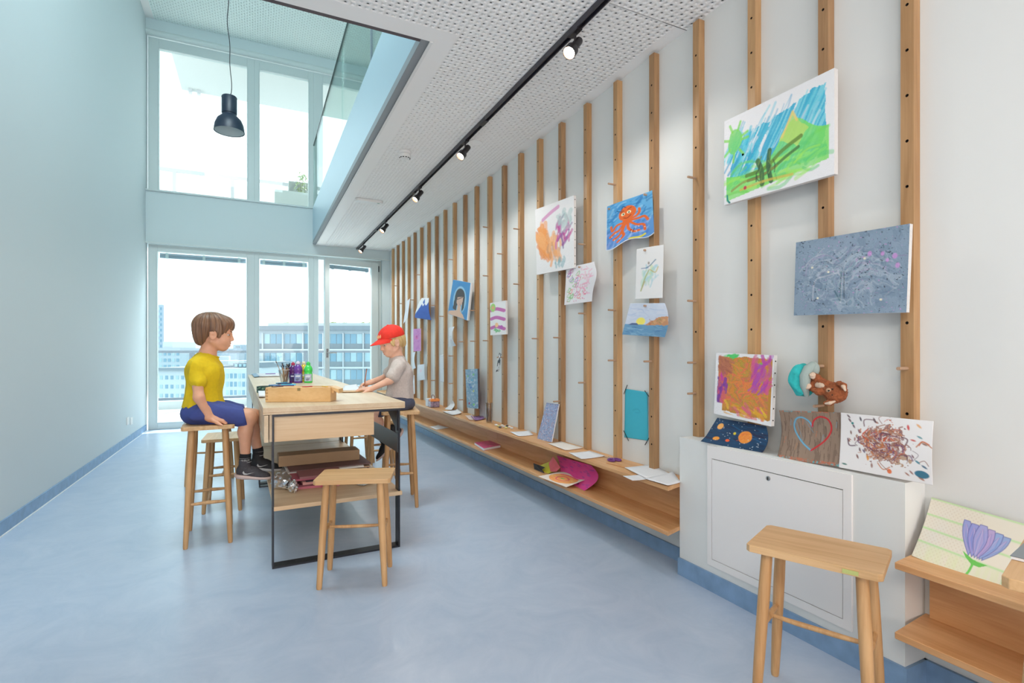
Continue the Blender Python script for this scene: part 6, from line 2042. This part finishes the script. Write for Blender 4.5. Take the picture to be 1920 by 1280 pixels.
for a in np.linspace(0, math.pi, 4)[:3]:
    pts = [T2((-.010 + .1017 * math.cos(t) * math.cos(a), .0887 * math.cos(t) * math.sin(a), .046 + .0807 * math.sin(t))) for t in np.linspace(.02, math.pi - .02, 20)]
    MB().tube(pts, .0014, 5).build('seam', REDM, cap)
# pale stitched marks on the front of the cap
CAPL = mat('cap_stitch', srgb(246, 200, 150), .7)
for k_, s_ in enumerate((-.030, -.018, -.006, .006, .018, .030)):
    a = s_ / .09
    q = [T2((-.010 + .1035 * math.cos(t) * math.cos(a), .0905 * math.cos(t) * math.sin(a), .046 + .0825 * math.sin(t))) for t in (.12, .25, .36 + .06 * (k_ % 2))]
    MB().tube(q, [.0026, .0032, .0024], 6).build('cap_lettering', CAPL, cap)
    q = [T2((-.010 + .1035 * math.cos(t) * math.cos(a + .05), .0905 * math.cos(t) * math.sin(a + .05), .046 + .0825 * math.sin(t))) for t in (.14 + .1 * (k_ % 2), .17 + .1 * (k_ % 2))]
    MB().tube(q, .0026, 6).build('cap_lettering', CAPL, cap)
# shirt
SH2 = mat('shirt_grey', srgb(204, 192, 186), .85, noise=.08, nscale=90)
f = Field((.70, 3.66, .70), (1.26, 4.28, 1.20), .0034)
f.ell(ch2 + Vector((.004, 0, .01)), (.088, .108, .085), None, .03)
f.cone(ch2, hip2 + Vector((-.005, 0, .01)), .088, .098, .04); f.cone(nk + Vector((.004, 0, -.02)), ch2, .052, .08, .03)
f.cone(nk + Vector((0, -.02, -.025)), sN, .046, .048, .03); f.cone(nk + Vector((0, .02, -.025)), sF, .046, .048, .03)
f.cone(sN, sN.lerp(eN, .62), .048, .049, .02); f.cone(sF, sF.lerp(eF, .62), .046, .049, .02)
f.cone(hip2 + Vector((-.05, 0, .035)), hip2 + Vector((-.03, .02, .03)), .06, .06, .04)
f.warp(cloth_noise(14, .012, 26))
f.cone(nk + Vector((-.010, 0, .05)), nk + Vector((-.002, 0, -.008)), .048, .046, .004, 'sub')
f.plane((hip2.x, hip2.y, hip2.z - .010), (.30, 0, -1))
sh2 = f.build('shirt', SH2, b2)
ck = [nk + Vector((-.006 + .047 * math.cos(a), .047 * math.sin(a), .002 + .012 * math.cos(a))) for a in np.linspace(0, 2 * math.pi, 25)]
MB().tube(ck, .004, 8).build('collar', SH2, sh2, smooth=True)
SHO2 = mat('shorts_grey', srgb(72, 76, 98), .75, noise=.15, nscale=50)
f = Field((.60, 3.66, .66), (1.26, 4.28, 1.0), .0034)
f.ell(hip2 + Vector((.004, 0, -.012)), (.100, .122, .072), None, .02)
for (h_, k_) in ((h2N, k2N), (h2F, k2F)): f.cone(h_, h_.lerp(k_, .62), .068, .060, .03)
f.warp(cloth_noise(19, .009, 20)); f.plane(h2N.lerp(k2N, .62), (-1, 0, .1))
f.seat(.706, .84, 1.14)
f.build('shorts', SHO2, b2)
for (a_, k_, fw, upv) in ((a2N, k2N, (-.62, 0, -.78), None), (a2F, k2F, (-.72, -.05, -.69), None)):
    d = (a_ - k_).normalized()
    f_ = Vector(fw).normalized()
    toe = a_ + d * .035 + f_ * .12
    shoe(b2, a_ + d * .035, toe, .92, -d, MESHD, SOLE)
# pencil in the far hand
pa = D2(683, 724, YC - .03); pb = D2(687.5, 691, YC - .01)
pn = MB().tube([pa, pa.lerp(pb, .06), pa.lerp(pb, .93)], [.0008, .0036, .0036], 7).build('pencil', mat('pencil_sienna', srgb(176, 106, 70), .5))
tag(pn, 'brown pencil upright in the fist of the boy in the red cap', 'pencil')
MB().tube([pa.lerp(pb, .93), pb], .0038, 7).build('pencil_end', mat('pencil_end', srgb(120, 80, 70), .5), pn)

# ================= plush rabbit in a turquoise hat =================
rbx = thing('plush_rabbit', 'small brown plush rabbit hanging head down by its feet from a batten peg', 'toy', tuple(at_x(1545, 725, 1.99)))
BRN = mat('plush_brown', srgb(150, 84, 50), .95, noise=.3, nscale=120, bump=1.0); CRM = mat('plush_cream', srgb(214, 190, 168), .95, bump=.8, nscale=120); TURQ = mat('plush_turquoise', srgb(50, 186, 186), .9, noise=.15, nscale=60, bump=.6); GRYP = mat('plush_grey', srgb(160, 176, 172), .9, bump=.6, nscale=90)
G = lambda cx, cy, X: np.array(at_x(1290 + cx / 3.84, 640 + cy / 3.84, X))
hc = G(1060, 368, 1.985)
fz = lambda a: cloth_noise(a, .0035, 160)
f = Field(hc - .16, hc + .16, .0024)
f.ell(hc, (.036, .042, .040), None, .004)
f.cone(G(1000, 330, 1.985), G(900, 300, 1.985), .026, .022, .01)
f.cone(G(1000, 300, 1.97), G(950, 290, 1.965), .011, .009, .005)
f.chain([G(990, 365, 1.965), G(940, 362, 1.955), G(905, 350, 1.955)], [.011, .012, .010], .005)
f.chain([G(960, 290, 1.985), G(925, 262, 1.975), G(905, 245, 1.965)], [.015, .014, .012], .006)
f.chain([G(930, 330, 1.985), G(895, 330, 1.97), G(870, 325, 1.96)], [.015, .014, .012], .006)
f.warp(fz(2)); f.build('body', BRN, rbx)
f = Field(hc - .2, hc + .1, .0026); f.ell(G(960, 315, 1.968), (.016, .026, .016), None, .004).warp(fz(5)); f.build('belly', CRM, rbx)
for (cx, cy) in ((895, 245), (865, 322)):
    c = G(cx, cy, 1.955); f = Field(c - .03, c + .03, .002); f.ell(c, (.011, .013, .014), None, .004).warp(fz(7)); f.build('paw', CRM, rbx)
for (A_, B_, B2) in (((1085, 300), (1120, 320), (1132, 350)), ((1050, 425), (1020, 440), (990, 445))):
    c = G(*B_, 1.96); f = Field(c - .05, c + .05, .002)
    f.chain([G(*A_, 1.97), c, G(*B2, 1.955)], [.010, .012, .008], .004); f.warp(fz(11)); e_ = f.build('ear', BRN, rbx)
    f = Field(c - .05, c + .05, .002); f.chain([G(A_[0] + 6, A_[1] + 6, 1.962), G(B_[0], B_[1] + 4, 1.951), G(B2[0], B2[1] + 2, 1.948)], [.004, .0065, .004], .003); f.build('inner_ear', CRM, e_)
c = G(1017, 352, 1.955); f = Field(c - .03, c + .03, .002); f.ell(c, (.010, .012, .010), None, .003); f.build('muzzle', mat('plush_tan', srgb(190, 150, 120), .95), rbx)
c = G(1014, 354, 1.946); f = Field(c - .01, c + .01, .001); f.ell(c, (.003, .004, .0035), None, .001); f.build('nose', DARKH, rbx)
for (cx, cy) in ((1040, 342), (1040, 385)):
    c = G(cx, cy, 1.952); f = Field(c - .01, c + .01, .001); f.ell(c, (.004, .0032, .0032), None, .001); f.build('eye', DARKH, rbx)
hat = thing('plush_hat', 'turquoise soft hat with a grey brim hanging on the peg beside the plush rabbit', 'hat', tuple(at_x(1509, 713, 1.99)))
c = G(820, 290, 1.985); f = Field(c - .16, c + .16, .0026)
Mh = basis((0, .93, .30), (1, 0, 0))
f.ell(G(812, 285, 1.985), (.050, .034, .052), None, .01); f.ell(G(825, 215, 1.985), (.042, .030, .030), None, .02); f.ell(G(838, 345, 1.985), (.036, .026, .030), None, .02)
f.cone(G(870, 380, 1.985), G(880, 180, 1.985), .06, .06, .006, 'sub') if False else None
f.warp(cloth_noise(21, .009, 40)); f.build('hat_crown', TURQ, hat)
bpts = [G(905, 160, 1.975), G(868, 195, 1.962), G(845, 250, 1.955), G(842, 320, 1.955), G(855, 392, 1.975)]
MB().tube(bpts, [.012, .019, .021, .018, .009], 12, squash=1).build('hat_brim', GRYP, hat, smooth=True)
f = Field(G(905, 190, 1.98) - .06, G(905, 190, 1.98) + .06, .0026); f.ell(G(900, 195, 1.985), (.020, .026, .030), None, .01).warp(cloth_noise(23, .006, 50)); f.build('hat_lining', GRYP, hat)

# ------------------------------------------------------------------ terrace and city outside
TERR = mat('terrace_screed', (.62, .60, .57), .7, noise=.05, nscale=2)
struct('balcony_floor', MB().box(-8, 12, YB + .25, 13.2, -.14, -.03), TERR)
struct('balcony_kerb', MB().box(-8, 12, 12.55, 12.8, -.03, .12), mat('kerb', (.55, .58, .60), .7))
rl = thing('balcony_railing', 'dark metal railing with glass infill round the terrace outside the lower windows', 'railing', (0, 12.65, .12))
MB().box(-6, 11, 12.62, 12.68, 1.10, 1.15).build('top_rail', RAILM, rl)
MB().box(-6, 11, 12.63, 12.67, .14, .19).build('bottom_rail', RAILM, rl)
RG = glass_mat('rail_glass', (.92, .96, .97), .02)
x = -5.62
k = 0
while x < 11:
    MB().box(x - .025, x + .025, 12.62, 12.68, .12, 1.10).build('post', RAILM, rl)
    MB().box(x + .035, x + .075, 12.62, 12.68, .12, 1.10).build('post', RAILM, rl)
    MB().box(x + .09, x + 2.17, 12.645, 12.655, .2, 1.08).build('glass_panel', RG, rl)
    x += 2.2
# upper terrace with white rail, planter and roof slab
struct('terrace_slab', MB().box(-8, 12, YB + .25, 11.7, 3.1, 3.42), TERR)
ur = thing('terrace_railing', 'pale grey railing of thin bars on the upper terrace outside the top windows', 'railing', (0, 11.5, 3.42))
MB().box(-6, .95, 11.47, 11.53, 4.46, 4.52).build('top_rail', RAILW, ur)
MB().box(-6, .95, 11.48, 11.52, 3.5, 3.54).build('bottom_rail', RAILW, ur)
for px in (327, 436):
    q = at_y(px, 330, 11.5)
    MB().box(q.x - .03, q.x + .03, 11.47, 11.53, 3.42, 4.46).build('post', RAILW, ur)
for x in (-4.6, -3.2, .9):
    MB().box(x - .03, x + .03, 11.47, 11.53, 3.42, 4.46).build('post', RAILW, ur)
tl_, br_ = at_y(515, 354, 10.6), at_y(588, 353, 10.6)
pl_ = thing('planter', 'pale concrete planter with a small shrub on the upper terrace', 'planter', (tl_.x + .5, 10.8, 3.42))
MB().box(tl_.x, tl_.x + 1.9, 10.6, 11.1, 3.421, tl_.z).build('planter_box', mat('planter_white', (.55, .59, .57), .7), pl_, bevel=.01)
MB().box(tl_.x + .05, tl_.x + 1.85, 10.65, 11.05, tl_.z - .05, tl_.z + .002).build('soil', mat('soil', (.12, .10, .08), .9), pl_)
t2 = at_y(541, 341, 11.2)
MB().box(t2.x, t2.x + 1.5, 11.12, 11.4, 3.42, t2.z).build('trough', mat('trough_grey', (.42, .44, .42), .7, noise=.2, nscale=8), pl_)
LEAF = mat('leaf_pale', srgb(180, 196, 150), .6)
rb = random.Random(6)
sh = MB()
q0_ = at_y(567, 350, 10.85)
for i in range(130):
    a = rb.uniform(0, 6.28); r = rb.uniform(0, .19); zz = rb.uniform(0, .42)
    c = Vector((q0_.x + r * math.cos(a) * (1 - zz), q0_.y + r * math.sin(a) * (1 - zz), tl_.z + zz))
    d1 = Vector((rb.uniform(-1, 1), rb.uniform(-1, 1), rb.uniform(-.3, 1))).normalized() * .035
    d2 = d1.cross(Vector((rb.uniform(-1, 1), rb.uniform(-1, 1), rb.uniform(-1, 1)))).normalized() * .012
    sh.add([c - d1, c - d2, c + d1, c + d2], [(0, 1, 2, 3)])
shr = sh.build('foliage', LEAF, pl_); shr['kind'] = 'stuff'
for i in range(5):
    MB().tube([(q0_.x + .02 * i - .04, q0_.y, tl_.z), (q0_.x + .06 * (i - 2), q0_.y, tl_.z + .38)], .004, 5).build('stem', mat('stem', (.25, .22, .14), .8) if i == 0 else bpy.data.materials['stem'], pl_)
struct('roof_overhang', MB().box(-1.30, 12, YB + .25, 11.95, 6.2, 6.5), mat('soffit', (.58, .61, .60), .8))
for px in (357, 373):
    q = at_y(px, 172, 11.85)
    MB().box(q.x - .03, q.x + .03, 11.8, 11.9, 6.12, 6.2).build('drip_edge', RAILW, bpy.data.objects['roof_overhang']).location = (0, 0, 0)

HZ = lambda r, g, b: tuple(c * .72 for c in srgb(r, g, b))  # distance haze is put into these outdoor colours as pale tones
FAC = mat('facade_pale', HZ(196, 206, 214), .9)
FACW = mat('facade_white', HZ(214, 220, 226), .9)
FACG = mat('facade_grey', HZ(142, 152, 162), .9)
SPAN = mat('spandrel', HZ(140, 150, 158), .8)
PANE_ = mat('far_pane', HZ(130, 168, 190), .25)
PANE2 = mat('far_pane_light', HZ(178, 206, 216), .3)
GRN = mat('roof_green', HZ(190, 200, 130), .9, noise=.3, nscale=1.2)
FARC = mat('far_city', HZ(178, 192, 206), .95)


def cam_frame(D, px, py):
    """point at camera depth D"""
    u = (px - 960) / F_PX
    return Vector((D * (SN + u * CS), D * (CS - u * SN), CAM_H - (py - HOR) / F_PX * D))


def building(name, lab, D, x0, x1, ytop, ybot, depth, walls, rows=(), roof=None, grp=None):
    """box of the facade facing the camera direction; rows: (ytop, ybot, [(xa, xb)], material)"""
    a = cam_frame(D, x0, ytop)
    t = thing(name, lab, 'building', tuple(cam_frame(D, (x0 + x1) / 2, ybot)), grp and 0 or 0)
    k = D / F_PX
    Rm = Matrix.Translation((0, 0, 0)) @ Matrix.Rotation(-YAW, 4, 'Z')

    def bx(xa, xb, ya, yb, d0, d1, nm, m, par):
        X0, X1 = (xa - 960) * k, (xb - 960) * k
        Z1, Z0 = CAM_H - (ya - HOR) * k, CAM_H - (yb - HOR) * k
        return MB().box(X0, X1, D + d0, D + d1, Z0, Z1, Rm).build(nm, m, par)
    wl = bx(x0, x1, ytop, ybot, 0, depth, 'wall', walls, t)
    if roof: bx(x0 - 1, x1 + 1, ytop - roof, ytop, -.3, depth, 'roof', FACG, t)
    for (ya, yb, wins, m) in rows:
        for j, (xa, xb) in enumerate(wins):
            bx(xa, xb, ya, yb, -.06 * D / 90, .0, 'window', m if j % 3 else PANE2, t)
    return t, bx


# long office block opposite
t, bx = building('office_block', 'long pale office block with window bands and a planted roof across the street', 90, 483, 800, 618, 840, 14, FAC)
bx(481, 802, 611, 619, -.8, 14, 'roof_edge', FACG, t)
bx(492, 760, 604, 611, 2, 2.1, 'roof_glass', mat('roof_glass_m', HZ(206, 214, 216), .3), t)
rb = random.Random(14)
gm_ = MB()
Rm = Matrix.Rotation(-YAW, 4, 'Z')
for i in range(150):
    px = rb.uniform(494, 760); hgt = rb.uniform(.3, 1.0) * (1 if (px % 60) < 40 else .5)
    k = 90 / F_PX
    x_ = (px - 960) * k; z_ = CAM_H + (HOR - 611) * k
    gm_.add([Rm @ Vector(v) for v in ((x_ - .5, 94, z_), (x_ + .5, 94, z_), (x_ + .2, 94.3, z_ + hgt), (x_ - .3, 93.8, z_ + hgt * .8))], [(0, 1, 2, 3)])
g_ = gm_.build('roof_planting', GRN, t); g_['kind'] = 'stuff'
for r_i in range(6):
    y0 = 626 + r_i * 33.5
    bx(483, 800, y0 + 18, y0 + 28, -.15, 0, 'spandrel', SPAN, t)
    bx(483, 800, y0 + 28, y0 + 31, -.5, 0, 'ledge', FACW, t)
    x = 496.5
    j = 0
    while x < 745:
        if r_i < 4 and x > 480:
            for q in range(3):
                bx(x + q * 11.4, x + q * 11.4 + 10.0, y0, y0 + 18, -.12, .0, 'window', PANE_ if (j + q + r_i) % 3 else PANE2, t)
        bx(x - 3, x - 1.4, y0 - 2, y0 + 28, -.5, 0, 'mullion', FACW, t)
        x += 37.6; j += 1
# lower white block in the left window
t, bx = building('apartment_building', 'low white apartment building seen between the older boy and the table', 60, 418, 478, 690, 860, 12, FACW,
                 [(700 + 15.5 * r_, 709 + 15.5 * r_, [(424 + 7.6 * c_, 428.5 + 7.6 * c_) for c_ in range(7)], PANE_) for r_ in range(5)])
bx(424, 480, 680, 690, 1.5, 10, 'attic', FACG, t)
for c_ in range(6):
    bx(428 + 8 * c_, 433 + 8 * c_, 683, 688, 1.4, 1.5, 'window', PANE2, t)
t, bx = building('apartment_building', 'white block with a flat roof at the left edge of the window behind the railing', 70, 292, 352, 694, 860, 12, FACW,
                 [(704 + 17 * r_, 711 + 17 * r_, [(300 + 10 * c_, 305 + 10 * c_) for c_ in range(5)], PANE_) for r_ in range(4)])
bx(290, 354, 689, 694, -.4, 12, 'cornice', FACG, t)
t, bx = building('apartment_building', 'stepped pale block behind the flat roofed one at the left window edge', 120, 296, 338, 652, 760, 15, FAC,
                 [(660 + 12 * r_, 666 + 12 * r_, [(299 + 8 * c_, 304 + 8 * c_) for c_ in range(5)], PANE_) for r_ in range(3)])
bx(300, 318, 640, 652, 1, 10, 'penthouse', FACW, t)
t, bx = building('tower', 'slim distant tower block at the left edge of the lower window', 400, 296, 304, 571, 700, 2, FARC,
                 [(576 + 10 * r_, 581 + 10 * r_, [(297.5, 300), (301, 303.2)], PANE_) for r_ in range(8)])
rb = random.Random(21)
for i, (xa, xb, yt) in enumerate(((318, 334, 647), (338, 352, 651), (352, 372, 655), (405, 424, 650), (424, 440, 653), (437, 459, 646), (459, 484, 652), (372, 405, 653))):
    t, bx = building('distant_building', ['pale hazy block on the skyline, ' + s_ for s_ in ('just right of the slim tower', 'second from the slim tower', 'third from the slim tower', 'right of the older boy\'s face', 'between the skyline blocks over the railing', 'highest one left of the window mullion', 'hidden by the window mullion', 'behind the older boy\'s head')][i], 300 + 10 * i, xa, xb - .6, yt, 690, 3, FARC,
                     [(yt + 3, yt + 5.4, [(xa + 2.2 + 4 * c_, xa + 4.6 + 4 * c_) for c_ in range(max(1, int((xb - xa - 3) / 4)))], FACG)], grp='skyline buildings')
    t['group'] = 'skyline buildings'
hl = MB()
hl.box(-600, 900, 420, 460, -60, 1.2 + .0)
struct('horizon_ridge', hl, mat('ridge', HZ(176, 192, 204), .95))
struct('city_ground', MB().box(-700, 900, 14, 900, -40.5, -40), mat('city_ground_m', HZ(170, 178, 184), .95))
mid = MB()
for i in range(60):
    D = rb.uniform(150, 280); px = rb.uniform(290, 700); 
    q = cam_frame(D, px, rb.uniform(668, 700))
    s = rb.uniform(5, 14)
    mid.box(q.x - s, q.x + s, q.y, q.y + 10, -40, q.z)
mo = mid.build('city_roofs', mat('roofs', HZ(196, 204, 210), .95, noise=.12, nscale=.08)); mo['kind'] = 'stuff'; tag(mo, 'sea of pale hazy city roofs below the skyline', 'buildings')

for o in bpy.data.objects:
    if '_o' in o: del o['_o']
